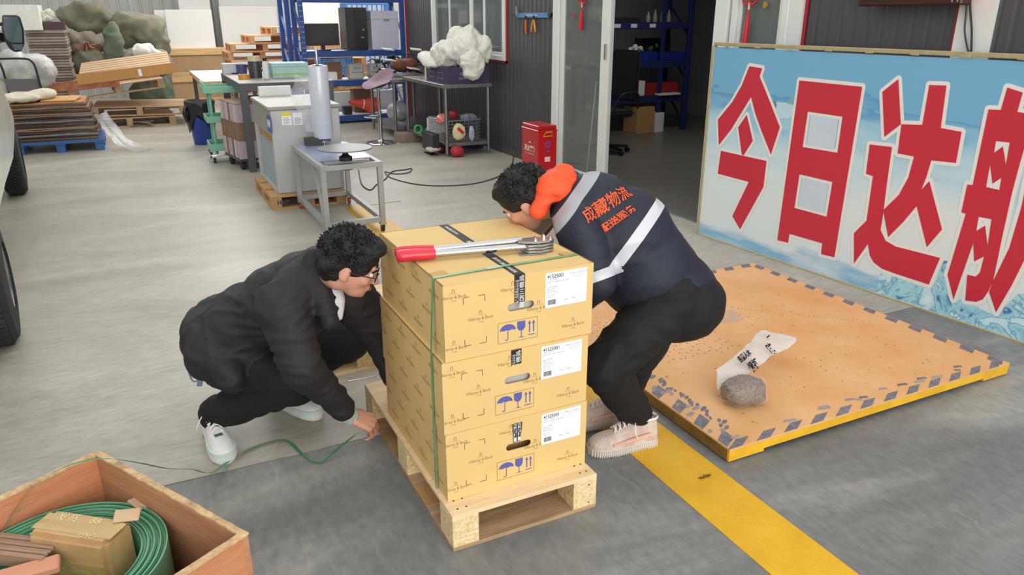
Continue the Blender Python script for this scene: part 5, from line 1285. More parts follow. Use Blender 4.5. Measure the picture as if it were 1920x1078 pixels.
M_tan = mat('tan_plastic', '#e0b894', .5, var=.03); M_bl2 = mat('light_blue_plastic', '#3f86cf', .45, var=.05)
bpy.data.objects.remove(bpy.data.objects[t.name]) if False else None
zb = Yp(630, 133, 13.9).z
n_low = int(zb/.27)
for k in range(3):
    z = zb*k/3; slatcrate('plastic_crate', ('lowest blue slatted crate behind the rack', 'second blue slatted crate up behind the rack', 'third blue slatted crate up behind the rack')[k], Yp(600, 133, 13.9).x, Yp(664, 133, 13.9).x, 13.9, 14.5, z, zb*(k+1)/3-.002, M_bl2, 11)
slatpx(600, 664, 109, 133, 13.9, M_bl2, 'bright blue slatted crate under the tan one', z0=zb)
slatpx(599, 661, 86, 109, 13.9, M_tan, 'tan slatted crate topmost on the blue crates')
bpy.data.objects.remove(next(o for o in bpy.data.objects if o.name.startswith('plastic_crate') and not any(c.parent == o for c in bpy.data.objects)))
# stack of blue crates showing above, standing on the floor behind
a = Yp(650, 22, 16.3); c = Yp(735, 6, 16.3)
for k in range(4):
    z1 = c.z*(k+1)/4; slatcrate('plastic_crate', ('lowest crate of the tall blue stack behind the rack', 'second crate of the tall blue stack behind the rack', 'third crate of the tall blue stack behind the rack', 'top crate of the tall blue stack, above the computer')[k], a.x, c.x, 16.3, 16.9, c.z*k/4, z1-.003, M_bl2, 9)
# pale ribbed sheet leaning behind the monitor
a, c = Yp(566, 0, 15.6), Yp(636, 0, 15.6)
ribx(a.x, c.x, 15.6, 0, 1.95, M_bright, None, step=.08, d=.01, name='leaning_sheet'); tag(bpy.data.objects['leaning_sheet'], 'white ribbed sheet standing upright behind the monitor', 'sheet')

# --- pallet pile at the back
mk = dict(mx=wood('pile_x', '#b98a5c', '#dcb184', 0), my=wood('pile_y', '#b98a5c', '#dcb184', 1), mb=wood('pile_block', '#a87b50', '#d3a87c', 2))
pp = make_pallet('pallet', 'lowest pale wooden pallet of the pile in front of the white sheets', 1.2, 1.0, .14, boards=7, **mk)
Yb = 14.7; xa = Yp(432, 100, Yb).x
pp.location = (xa, Yb, 0.0)
names = ['second', 'third', 'fourth', 'fifth', 'sixth', 'seventh', 'eighth', 'ninth', 'tenth']
for k in range(8):
    off = (.0, .03, -.02, .04, .0, -.03, .02, .35)[k]
    dup(pp, (xa+off, Yb+.05*((k*3) % 4-1), .142*(k+1)), .02*((k*5) % 3-1), '%s pallet from the floor in the wooden pile at the back' % names[k])
for k in range(6): dup(pp, (xa+1.28, Yb+.02*k, .142*k), .02*((k*5) % 3-1), '%s pallet from the floor in the right-hand wooden pile, behind the blue rack upright' % (['lowest']+names)[k])
dup(pp, (xa+.75, Yb-.02, .142*9), .05, 'short top pallet lying across the two wooden piles'); 
# --- plywood crates with white foam boards
def plycrate(label, x0, x1, y0, y1, z0, z1):
    t = thing('plywood_crate', label, 'crate', (x0, y0, z0), world=True); m = mat('crate_tan', '#b69873', .8, col2='#a58662', scale=3)
    MB().box(x0+.01, x1-.01, y0+.01, y1-.01, z0+.01, z1-.02).build('panel_body', m, t)
    MB().box(x0, x1, y0-.01, y0+.01, z1-.12, z1).build('top_batten', M_wx, t, bevel=.003); MB().box(x0, x1, y0-.01, y0+.01, z0, z0+.06).build('bottom_batten', M_wx, t, bevel=.003)
    MB().box(x0, x1, y0+.01, y1, z1-.02, z1).build('lid', M_wx, t)
    return t
a, c = Yp(316, 92, 16.5), Yp(424, 92, 16.5)
plycrate('upper tan plywood crate with pale battens, under the white boards', a.x, c.x, 16.5, 17.3, .50, a.z)
plycrate('lower tan plywood crate on the floor behind the green sack', a.x-.02, c.x+.05, 16.5, 17.3, 0, .497)
M_fm = mat('foam_board', '#e9e9e6', .55, var=.015)
def board(pa, pb, pt, pbm, Y, lb, z0=None, th=.04):
    a, c = Yp(pa, pt, Y), Yp(pb, pbm, Y); o = MB().box(a.x, c.x, 0, th, 0, a.z-(c.z if z0 is None else z0)).build('foam_board', M_fm, None, bevel=.006); o.location = (0, Y, c.z if z0 is None else z0)
    return tag(o, lb, 'board')
top_z = Yp(316, 92, 16.5).z
board(308, 405, 18, 88, 16.62, 'big white foam board standing on the plywood crate', z0=top_z)
board(288, 390, 19, 88, 16.75, 'white foam board behind the front one, showing at its left', z0=top_z)
board(325, 395, -60, 18, 17.0, 'tall white foam board farthest back above the plywood crate', z0=top_z)
board(410, 525, 12, 88, 16.9, 'white ribbed board right of the steel column', z0=0)
board(402, 520, -60, 12, 17.3, 'tall white board behind the pile of pallets', z0=0)

# --- sacks
M_s2 = mat('sack_green', '#5f6a58', .85, var=.22, scale=6, bump=.6, bscale=10); M_s3 = mat('sack_grey', '#7d7669', .85, var=.2, scale=6, bump=.6, bscale=10)
def sack(name, label, Y, balls, m, amp=.085, sc=3.0, seed=1, vox=.045, zmin=0):
    parts_ = []
    for px, py, wx, hz in balls:
        q = Yp(px, py, Y); k = (q-CP).dot(FW)/FPX; parts_.append((tuple(q), (wx*k, min(wx, hz)*k*.9, hz*k)))
    o = heap(name, label, 'sack', parts_, m, amp, sc, seed, vox=vox)
    for v in o.data.vertices: v.co.z = max(v.co.z, zmin)
    return o
sack('tarp_sack', 'big olive sack lying on top of the sack heap, left', 15.4, [(135, 30, 26, 15), (165, 26, 34, 18), (188, 32, 18, 18), (170, 48, 30, 12)], M_olive, seed=2)
sack('tarp_sack', 'huge olive sack at the top right of the heap', 15.4, [(245, 50, 28, 24), (272, 60, 30, 30), (290, 85, 22, 28), (235, 68, 18, 18)], M_olive, seed=5)
sack('tarp_sack', 'torn brownish sack with scraps showing, left side of the heap', 15.2, [(150, 72, 22, 15), (170, 80, 22, 14), (150, 92, 20, 14)], M_s3, seed=7, amp=.09, sc=3.5)
sack('tarp_sack', 'tied dark green sack standing in the middle of the heap', 14.9, [(212, 70, 14, 20), (213, 95, 17, 20), (213, 120, 20, 18), (212, 52, 9, 10)], M_s2, seed=9, amp=.05, sc=5)
sack('tarp_sack', 'plump olive sack at the bottom left of the heap', 15.0, [(160, 118, 24, 18), (180, 122, 22, 20)], M_olive, seed=11)
sack('tarp_sack', 'open grey-green sack holding white film', 14.9, [(255, 115, 24, 18), (285, 118, 26, 22), (300, 125, 16, 18)], M_s3, seed=13)
sack('film_bundle', 'bundle of white film bulging out of the open grey-green sack', 14.75, [(262, 96, 14, 10), (275, 92, 13, 10), (288, 102, 14, 8)], M_foam, seed=15, amp=.04, sc=6, vox=.03)
sack('tarp_sack', 'green sack on the floor behind the wooden pallets', 15.0, [(285, 172, 34, 24), (312, 180, 14, 18)], M_s2, seed=17)
for k in range(9):      # torn scraps in the left sack
    q = Yp(148+k*4.6, 86+(k*7) % 14, 14.98); o = MB().cbox((0, 0, 0), (.14, .02, .06), (.4*k, .5*k, k)).build('scrap', mat('scrap_pink', '#9a7462', .7, var=.2)); o.location = q
    o.parent = next(x for x in bpy.data.objects if x.get('label', '').startswith('torn brownish'))
# --- wrapped cardboard bundle with a box, a plush and a long white box on it
a, c = Yp(44, 57, 14.2), Yp(122, 57, 14.2)
t = thing('cardboard_bundle', 'tall film-wrapped bundle of grey flattened cartons by the sacks', 'bundle', (a.x, 14.2, 0), world=True)
n = 30; mg1 = mat('grey_sheet', '#9a8f86', .8, var=.15, scale=10); mg2 = mat('dark_sheet', '#6f645b', .8, var=.15, scale=10)
for k in range(n):
    z = .12+(a.z-.12)*k/n; e = rs.uniform(0, .025); MB().box(a.x+e, c.x-rs.uniform(0, .025), 14.2+e, 15.1, z, z+(a.z-.12)/n*.8).build('carton_sheet', mg1 if (k*3) % 4 else mg2, t)
MB().box(a.x, c.x, 14.25, 15.05, 0, .119).build('pallet_base', M_wx, t)
q = Yp(80, 54, 14.3); boxthing('dark_box', 'dark brown box on the wrapped carton bundle', 'box', Yp(82, 54, 14.3).x, Yp(121, 54, 14.3).x, 14.3, 14.7, a.z+.001, Yp(82, 41, 14.3).z, mat('dark_brown', '#4b3537', .6))
boxthing('long_white_box', 'long white box on the wrapped carton bundle, behind the mirror', 'box', Yp(-40, 54, 14.2).x, Yp(80, 54, 14.2).x, 14.15, 14.8, a.z+.001, Yp(0, 9, 14.2).z, mat('white_carton', '#e3e6dd', .6))
heap('plush_toy', 'small green and white plush heap on the dark brown box', 'toy', [H(86, 31, 14.45, (.09, .08, .08)), H(92, 26, 14.45, (.06, .06, .07)), H(83, 36, 14.45, (.08, .08, .05))], mat('plush', '#a9ae8e', .9, col2='#dcdcd0', scale=16), .02, 12, 4, vox=.014)
# white film-wrapped sack, hand cart
sack('wrapped_sack', 'white sack in a clear cover behind the black hand cart', 12.9, [(30, 130, 30, 24), (70, 125, 28, 26), (60, 145, 34, 26), (25, 110, 24, 16)], mat('white_sack', '#cfd0cf', .5, col2='#8f9184', scale=3, coat=.3), seed=19, amp=.06, sc=3.5)
q0 = Yp(0, 110, 12.0)
t = thing('hand_cart', 'black tubular hand cart with a grey back panel', 'cart', (q0.x, 12.0, 0), world=True)
Pc = [Yp(x, y, 12.0) for x, y in ((-20, 111), (10, 110), (45, 110), (58, 114), (66, 126), (78, 168))]
base_ = Vector((Pc[-1].x+.06, 12.0, .03))
MB().tube([Yp(-22, 111, 12.0)]+Pc[1:]+[base_], .014, 10, smooth=5).build('frame_tube', M_black, t)
Pl = [Yp(x, y, 12.3) for x, y in ((-5, 111), (4, 128), (12, 155), (18, 178))]
MB().tube(Pl+[Vector((Pl[-1].x+.05, 12.3, .03))], .014, 10, smooth=5).build('frame_tube', M_black, t)
MB().add([Yp(8, 148, 12.05), Yp(74, 148, 12.05), Yp(79, 168, 12.05), Yp(15, 172, 12.05), Yp(8, 148, 12.05)+Vector((0, .01, 0)), Yp(74, 148, 12.05)+Vector((0, .01, 0)), Yp(79, 168, 12.05)+Vector((0, .01, 0)), Yp(15, 172, 12.05)+Vector((0, .01, 0))], [(0, 1, 2, 3), (7, 6, 5, 4), (0, 4, 5, 1), (1, 5, 6, 2), (2, 6, 7, 3), (3, 7, 4, 0)]).build('back_panel', mat('cart_grey', '#6b6a6c', .6), t)
MB().box(q0.x, base_.x+.02, 12.0, 12.35, .0, .03).build('toe_plate', M_black, t)

# --- blue plastic pallet with black-wrapped flat cartons
x0, x1, y0, y1 = -1.42, -.44, 10.85, 11.75
t = thing('plastic_pallet', 'blue plastic pallet under the film-wrapped carton stack', 'pallet', (x0, y0, 0), world=True)
M_bp = mat('pallet_blue', '#2f639c', .45, var=.08)
for k in range(6): MB().box(x0, x1, y0+k*.155, y0+k*.155+.12, .105, .14).build('deck_slat', M_bp, t, bevel=.004)
for x in (x0, (x0+x1)/2-.05, x1-.11):
    MB().box(x, x+.11, y0, y1, .088, .1045).build('runner', M_bp, t)
    for y in (y0, (y0+y1)/2-.06, y1-.13): MB().box(x+.005, x+.105, y+.005, y+.12, .0, .087).build('block', M_bp, t, bevel=.006)
t = thing('carton_stack', 'stack of flat cartons wrapped in shiny dark film on the blue pallet', 'cartons', (x0, y0, .141), world=True)
z = .141; k = 0; md = [mat('film_dark', '#3c3432', .22, var=.35, scale=8, coat=.6), mat('film_brown', '#5f4c42', .28, var=.35, scale=8, coat=.5), mat('film_grey', '#857a76', .22, var=.3, scale=10, coat=.6), mat('card_edge', '#b07f55', .8, var=.1)]
while z < .60:
    h_ = rs.uniform(.014, .026); e = rs.uniform(-.015, .03); mm = md[(0, 1, 0, 2, 1, 0, 2, 3)[k % 8]] if z < .5 else md[(3, 2, 1)[k % 3]]
    xr = x1-.02-.10*(z-.14)/.46
    b = MB().box(x0+.02+rs.uniform(0, .03), xr-e, y0+.03+rs.uniform(0, .04), y1-.02, z, z+h_*.82); bmesh.ops.subdivide_edges(b.bm, edges=[e_ for e_ in b.bm.edges if e_.calc_length() > .5], cuts=9)
    for v in b.bm.verts: v.co.z += noise.noise(v.co*4+Vector((0, 0, k)))*.006
    b.build('flat_carton', mm, t); z += h_; k += 1
stz = z
o = MB().cbox((0, 0, .006), (.38, .46, .012)).build('kraft_sheet', mat('kraft_light', '#c79a5f', .8, var=.03)); tag(o, 'yellow kraft sheet lying on the wrapped carton stack', 'sheet'); q = Zp(113, 183, stz+.04); o.location = (q.x, 11.2, stz+.012); o.rotation_euler = (.04, 0, -.12)
heap('cream_cushion', 'cream padded sheet folded on the wrapped carton stack', 'cushion', [((-1.25, 11.15, stz+.05), (.24, .30, .05)), ((-1.05, 11.25, stz+.07), (.16, .2, .06)), ((-1.42, 11.05, stz+.05), (.2, .25, .045))], mat('cream_pad', '#cfc7b2', .8, bump=.2, bscale=10), .02, 5, 3, vox=.02)
# trailing clear film at the right of the stack
b = MB(); vs = []
P0 = [Vector((x1-.06, y0+.02, .42)), Vector((x1+.02, y0-.05, .26)), Vector((x1+.12, y0-.18, .1)), Vector((x1+.26, y0-.3, .02)), Vector((x1+.42, y0-.45, .012))]
S_ = spline(P0, 5)
for j, p in enumerate(S_):
    for i in range(8): vs.append(p+Vector((.02*i, .045*i, .01*math.sin(i*1.9+j)))+noise.noise_vector(p*9+Vector((i*.4, 0, 0)))*.02+Vector((0, 0, .012)))
tag(b.add(vs, [(j*8+i, j*8+i+1, (j+1)*8+i+1, (j+1)*8+i) for j in range(len(S_)-1) for i in range(7)]).build('film_tail', M_film, smooth=80), 'loose clear film trailing from the carton stack onto the floor', 'film')

# --- tumbled wooden pallets behind
mk2 = dict(mx=wood('old_x', '#a5866a', '#cfb28c', 0), my=wood('old_y', '#a5866a', '#cfb28c', 1), mb=wood('old_b', '#9c7f62', '#c9ab86', 2))
pw_ = make_pallet('pallet', 'weathered pallet flat on the floor under the tumbled ones', 1.3, 1.1, .14, boards=6, **mk2); pw_.location = (-.78, 13.0, 0); pw_.rotation_euler = (0, 0, .03)
dup(pw_, (-.62, 13.1, .17), (0, .02, -.05), 'second weathered pallet from the floor in the tumbled pile')
dup(pw_, (-.85, 12.9, .44), (.05, -.10, .08), 'pallet tilted up to the right in the tumbled pile')
o = dup(pw_, (-.70, 13.3, .62), (.12, -.12, -.03), 'topmost pallet of the tumbled pile, sloping')
t = thing('side_beam', 'red-painted plank leaning along the top of the tumbled pallets', 'plank', (-1.1, 12.85, .60)); MB().cbox((.45, 0, .06), (.95, .03, .13), (0, -.06, 0)).build('plank', mat('faded_red_wood', '#9a4a3a', .8, col2='#b08058', scale=9), t)
t = thing('side_beam', 'yellow-brown plank with a white tag above the red plank', 'plank', (-.1, 12.84, .74)); MB().cbox((.05, 0, .06), (1.35, .03, .15), (0, -.10, 0)).build('plank', mat('ochre_wood', '#b88a55', .75, col2='#c8934f', scale=4), t)
MB().cbox((.22, -.02, .07), (.045, .004, .10), (0, -.1, 0)).build('paper_tag', M_paper, t)
b = MB()
for k in range(40):
    p = Vector((rs.uniform(-.75, .3), rs.uniform(13.0, 13.6), rs.uniform(.03, .13))); d = Vector((rs.uniform(-.3, .3), rs.uniform(-.12, .12), rs.uniform(-.03, .03))); b.beam(p, p+d, .05, .008)
tag(b.build('broken_cardboard', M_cardg), 'crushed cardboard strips stuffed in the lowest weathered pallet', 'cardboard', kind='stuff')

# ================================================================ OFFICE INTERIOR
M_nb = mat('navy_rack', '#1f2f66', .5, var=.1)
t = rack('shelf_rack', 'dark blue shelf rack inside the office, laden with bins', 5.9, 7.35, 9.05, 9.65, (.52, 1.0, 1.52), 2.3, m=M_nb, shelf=mat('shelf_dark', '#5b5c63', .6))
o = MB().box(6.78, 6.85, 9.04, 9.05, 0, 2.3).build('upright', M_nb, t)
for k, px in enumerate((1158, 1189, 1224)):
    q = Yp(px, 46, 9.04); MB().box(q.x-.05, q.x+.05, 9.036, 9.044, 1.45, 1.50).build('shelf_label', M_paper, t)
q = Yp(1188, 125, 9.04); MB().box(q.x-.08, q.x+.08, 9.036, 9.044, .93, .98).build('shelf_label', M_paper, t)
def inbox(nm, lb, cat, pa, pb, py, z0, m, Y=9.1, dy=.3):
    a, c = Yp(pa, py, Y), Yp(pb, py, Y); return boxthing(nm, lb, cat, a.x, c.x, Y, Y+dy, z0, max(a.z, z0+.03), m)
MBn = mat('bin_navy', '#1d2f8c', .45, var=.05)
for k, (pa, pb) in enumerate(((1176, 1234), (1238, 1286))):
    t2 = inbox('parts_bin', ('left navy plastic bin on the office shelf, holding plants', 'right navy plastic bin on the office shelf, behind the upright')[k], 'bin', pa, pb, 98, 1.001, MBn)
q = Yp(1191, 112, 9.09); o = onface(bpy.data.objects['parts_bin'], text_mesh('1', .12, 0, .004), FRONT(q.x-bpy.data.objects['parts_bin'].location.x-.0, -.152, .09), 'number', M_paper)
for k, (px, py, c_, lb) in enumerate(((1187, 92, '#e8ebe2', 'white flower above the left navy bin'), (1200, 94, '#dfe6d6', 'second white flower right of the first one'), (1225, 90, '#4c6336', 'green artificial leaves in the left navy bin'))):
    q = Yp(px, py, 9.2); b = MB()
    for j in range(7): b.ell((rs.uniform(-.04, .04)*(1 if k < 2 else 2), rs.uniform(-.04, .04), rs.uniform(-.03, .04)), (.03, .012, .035), (rs.random()*3, rs.random()*3, rs.random()*3), 8, 6)
    o = b.build('flower' if k < 2 else 'leaf_bunch', mat('fl%s' % c_[1:], c_, .7)); tag(o, lb, 'flower' if k < 2 else 'plant'); o.location = (q.x, q.y, max(q.z, 1.14))
inbox('dark_case', 'long dark case on the middle office shelf behind the plants', 'case', 1205, 1258, 72, 1.001, M_black, 9.35, .2)
inbox('dark_tray', 'flat dark tray on the top office shelf', 'tray', 1150, 1202, 33, 1.521, mat('dk_tray', '#2b302d', .6), 9.2)
inbox('red_carton', 'red carton on the lowest office shelf', 'box', 1212, 1272, 157, .521, mat('red_carton', '#9e2029', .6))
inbox('white_carton', 'white box file left of the red carton in the office', 'box', 1182, 1210, 153, .521, M_white)
inbox('brown_carton', 'brown box at the left end of the lowest office shelf', 'box', 1158, 1178, 150, .521, mat('inn_brown', '#80503f', .7))
inbox('white_tray', 'flat white box sticking out under the red carton', 'box', 1236, 1276, 177, .521, M_white, 9.0, .1)
inbox('carton', 'brown carton under the office shelf on the floor', 'box', 1196, 1228, 202, .0, M_card, 9.0, .35)
inbox('white_box', 'white flat box on the office floor beside the carton', 'box', 1230, 1246, 212, .0, M_white, 9.0, .2)
b = MB()
for k in range(5): b.cyl((.09*k, .02*(k % 2), 0), (.09*k, .02*(k % 2), .10+.05*(k % 3)), .03, n=14)
q = Yp(1215, 40, 9.3)
for k in range(4):
    o = MB().lathe([(0, 0), (.03, 0), (.034, .07), (.014, .11+.03*(k % 2)), (.012, .14+.03*(k % 2)), (0, .14+.03*(k % 2))], n=16).build('glass_jar', mat('jar_pale', '#a8a89c', .3, var=.1)); tag(o, ('leftmost pale jar on the top office shelf, next to the flat dark tray', 'taller pale jar on the top office shelf, second from the dark tray', 'pale jar just right of the near rack upright on the top office shelf', 'rightmost pale jar on the top office shelf')[k], 'jar'); o.location = (q.x+k*.12, 9.3, 1.521)
# office chair back behind the door leaf
t = thing('office_chair', 'black office chair half hidden by the door frame', 'chair', (5.42, 7.9, 0), -1.45)
MB().box(-.24, .24, -.04, .04, .62, 1.22).build('backrest', mat('chair_black', '#232126', .7), t, bevel=.03, seg=2); MB().box(-.25, .25, -.5, -.02, .45, .53).build('seat', MATS['chair_black'], t, bevel=.03, seg=2)
MB().tube([(.27, -.4, .5), (.3, -.3, .72), (.3, -.05, .72), (.26, 0, .55)], .014, 8, smooth=5).build('armrest', M_black, t); MB().tube([(-.27, -.4, .5), (-.3, -.3, .72), (-.3, -.05, .72), (-.26, 0, .55)], .014, 8, smooth=5).build('armrest', M_black, t)
MB().cyl((0, -.25, .08), (0, -.25, .46), .025).build('gas_column', M_black, t)
for k in range(5):
    a_ = k*2*PI/5; MB().beam((0, -.25, .09), (math.cos(a_)*.28, -.25+math.sin(a_)*.28, .07), .04, .03).cyl((math.cos(a_)*.28, -.27+math.sin(a_)*.28, .03), (math.cos(a_)*.28, -.23+math.sin(a_)*.28, .03), .03).build('leg', M_black, t)
o = MB().cyl((0, 0, 0), (.10, .03, .95), .008, n=8).build('thin_stick', M_white); tag(o, 'thin white stick leaning inside behind the glass door leaf', 'stick'); q = Xp(1103, 236, 4.3); o.location = (4.3, q.y, 0.0); o.scale = (1, 1, 1)

# ================================================================ TRUCK at the left edge
XT = -.98
t = thing('truck', 'white truck in clear film, its side and wheels at the left edge', 'truck', (-1.6, 6.2, 0), world=True)
M_trk = mat('truck_white', '#c6cdc6', .25, col2='#dfe2dc', scale=2, coat=.5, bump=.25, bscale=6)
P = [Xp(27, 226, XT), Xp(28, 262, XT), Xp(26, 300, XT), Xp(12, 345, XT), Xp(0, 398, XT), Xp(-30, 470, XT), Xp(-120, 520, XT)]
P = [(p.y, p.z) for p in P]; lo = P[-1]
P = P+[(3.0, max(.3, lo[1])), (3.0, 1.0), (4.6, 1.05)]+[(p.y, p.z) for p in (Xp(-6, 120, XT), Xp(2, 158, XT), Xp(14, 185, XT), Xp(22, 205, XT))]
b = MB().prism(P, lambda u, v: Vector((XT, u, v)), (-.62, 0, 0)); b.build('side_panel', M_trk, t, bevel=.02, seg=2)
MB().box(-2.9, -1.62, 3.0, 9.3, .55, 1.1).build('chassis_bed', M_trk, t, bevel=.03)
MB().box(-2.9, -1.75, 7.6, 9.9, 1.1, 2.2).build('cab', M_trk, t, bevel=.06, seg=2); MB().box(-1.76, -1.74, 8.1, 9.5, 1.4, 2.0).build('cab_window', mat('cab_glass', '#2b3236', .08), t)
def wheel(c, r, w, ang):
    Mx = Matrix.Rotation(ang, 4, 'Z') @ Matrix.Rotation(-PI/2, 4, 'Y')
    wo_ = MB().lathe([(r*.55, 0), (r*.62, .0), (r*.93, .012), (r, .035), (r, w-.035), (r*.93, w-.01), (r*.55, w), (r*.55, 0)], c, 56, Mx).build('tyre', M_rubber, t)
    MB().lathe([(0, .03), (r*.2, .025), (r*.45, .05), (r*.56, .01), (r*.56, .04), (0, .05)], c, 32, Mx).build('rim', M_steel, wo_)
    tr_ = MB()
    for k in range(64):
        a_ = 2*PI*k/64
        for j in range(4): 
            p = Mx @ Vector((math.cos(a_+.04*(j % 2))*(r+.003), math.sin(a_+.04*(j % 2))*(r+.003), .04+(w-.08)*(j+.5)/4)); tr_.cbox(Vector(c)+p, (.030, .02, .02), (a_, 0, ang))
    o = tr_.build('tread_block', M_rubber, wo_); o['kind'] = 'stuff'
wheel((-.72, 4.42, .337), .335, .20, .09)
wheel((-1.05, 8.45, .337), .335, .20, .09)
MB().tube([Vector((-1.16, 8.45+.44*math.cos(a_), .36+.42*math.sin(a_))) for a_ in [PI*k/10 for k in range(11)]], .03, 6).build('mudguard', M_black, t)
MB().beam((-.85, 4.42, .335), (-1.9, 4.42, .335), .09, .09).beam((-1.2, 8.45, .335), (-1.9, 8.45, .335), .09, .09).box(-1.75, -1.62, 3.1, 9.4, .38, .55).build('axle', M_black, t)
# mirror
d_ = 8.2; Pm = [Dp(x, y, d_) for x, y in ((4, 28), (32, 28), (38, 32), (45, 55), (46, 82), (40, 96), (28, 98), (18, 92), (8, 76), (3, 55))]
cm = sum(Pm, Vector())/len(Pm); nf = (cm-CP).normalized()
MB().prism([(i, 0) for i in range(len(Pm))], lambda u, v: Pm[int(u)], nf*.09).build('mirror_housing', M_black, t, bevel=.01)
gm = mat('mirror_glass', '#6b7680', .03, 1, var=0); Pg = [cm+(p-cm)*.86 for p in Pm]
up_ = [p for p in Pg]; top = [Dp(x, y, d_-.01) for x, y in ((7, 32), (31, 32), (35, 36), (41, 56), (42, 80), (22, 80), (12, 74), (6, 54))]
MB().prism([(i, 0) for i in range(len(top))], lambda u, v: top[int(u)], nf*.008).build('mirror_glass', gm, t)
lowm = [Dp(x, y, d_-.01) for x, y in ((22, 83), (43, 83), (41, 93), (28, 95))]
MB().prism([(i, 0) for i in range(4)], lambda u, v: lowm[int(u)], nf*.008).build('mirror_glass', gm, t)
MB().tube([Dp(5, 70, d_+.05), Dp(-12, 75, d_+.1), Dp(-60, 90, d_+.3)], .05, 10).tube([Dp(5, 45, d_+.05), Dp(-30, 48, d_+.2)], .02, 8).build('mirror_arm', M_black, t)
# ================================================================ PEOPLE
from mathutils.bvhtree import BVHTree
M_skin = mat('skin', '#d39c83', .5, var=.05, scale=12); M_skin.node_tree.nodes['Principled BSDF'].inputs['Subsurface Weight'].default_value = .08
M_hair = mat('hair_black', '#141214', .6, var=.3, scale=60, bump=.8, bscale=120)
def orient(c, x, up=(0, 0, 1)):
    """frame with local x along x, local z as close to up as possible"""
    x = Vector(x).normalized(); u = Vector(up); z = (u-x*u.dot(x)).normalized(); y = z.cross(x)
    return Matrix(((x.x, y.x, z.x, c[0]), (x.y, y.y, z.y, c[1]), (x.z, y.z, z.z, c[2]), (0, 0, 0, 1)))
def grow(name, shapes, m, parent, vox=.01, sm=6, amp=0, sc=8, ridge=0, rsc=9, seed=1, stretch=None):
    b = MB()
    for s in shapes:
        if s[0] == 'c': b.cone2(s[1], s[2], s[3], s[4], 16)
        else:
            n0 = len(b.bm.verts); b.ell((0, 0, 0), s[2], nu=22, nv=14); b.bm.verts.ensure_lookup_table()
            for v in b.bm.verts[n0:]: v.co = s[1] @ v.co
    me = b.mesh('tmp', m); o = bpy.data.objects.new('tmp', me); COL.objects.link(o)
    r_ = o.modifiers.new('r', 'REMESH'); r_.mode = 'VOXEL'; r_.voxel_size = vox
    s_ = o.modifiers.new('s', 'SMOOTH'); s_.iterations = sm; s_.factor = .5
    dg = bpy.context.evaluated_depsgraph_get(); me2 = bpy.data.meshes.new_from_object(o.evaluated_get(dg)); bpy.data.objects.remove(o)
    if amp or ridge:
        off = []; nrm = [v.normal.copy() for v in me2.vertices]
        for v in me2.vertices:
            p = v.co.copy(); q = p*sc+Vector((seed*3.7, seed*1.3, 0)); d = noise.noise(q)*amp
            if ridge:
                w = noise.noise_vector(p*4+Vector((seed, 0, 0)))*.12; k = 1-abs(noise.noise(Vector((p.x*.6, p.y*.6, p.z*1.6))*rsc+w*rsc+Vector((0, seed*2.1, 0))))*3.2
                d += max(k, -.4)*ridge
            off.append(d)
        for v, d, nn in zip(me2.vertices, off, nrm): v.co = v.co+nn*d
    me2.name = name; me2.materials.clear(); me2.materials.append(m)
    me2.polygons.foreach_set('use_smooth', [True]*len(me2.polygons))
    return obj(name, me2, parent)
def head_shapes(M, tilt=0):
    E = lambda c, r, rot=(0, 0, 0): ('e', M @ Matrix.Translation(c) @ Euler(rot).to_matrix().to_4x4(), r)
    P = lambda x, y, z: M @ Vector((x, y, z))
    S_ = [E((-.012, 0, .03), (.096, .076, .088)), E((.022, 0, -.01), (.068, .064, .085)), E((.040, 0, -.062), (.045, .046, .042)), E((.062, 0, -.082), (.022, .024, .018)),
          ('c', P(.080, 0, .012), P(.103, 0, -.024), .008, .0125), E((.098, .009, -.028), (.009, .007, .007)), E((.098, -.009, -.028), (.009, .007, .007)),
          E((.083, 0, -.052), (.012, .022, .006)), E((.081, 0, -.060), (.012, .018, .006)), ('c', P(.078, .03, .026), P(.078, -.03, .026), .011, .011)]
    for s in (-1, 1):
        S_ += [E((.058, s*.040, -.018), (.024, .022, .024)), E((-.008, s*.076, -.010), (.018, .007, .030), (0, .15, s*.25)), E((.0, s*.072, -.028), (.010, .007, .012))]
    return S_
def face_parts(M, parent):
    for s in (-1, 1):
        MB().ell(M @ Vector((.076, s*.031, .004)), .0115, nu=14, nv=10).build('eyeball', mat('eye_white', '#e9e4de', .3, var=0), parent)
        MB().ell(M @ Vector((.0845, s*.031, .003)), .0055, nu=10, nv=8).build('iris', mat('iris_dark', '#1f1410', .2, var=0), parent)
        MB().tube([M @ Vector((.088, s*.014, .020)), M @ Vector((.090, s*.030, .026)), M @ Vector((.079, s*.050, .021))], .0032, 6, smooth=4).build('eyebrow', M_hair, parent)
    MB().ell((0, 0, 0), (.006, .019, .0035), nu=12, nv=8).build('lips', mat('lip', '#a85f58', .5, var=0), parent).matrix_basis = M @ Matrix.Translation((.0925, 0, -.056))
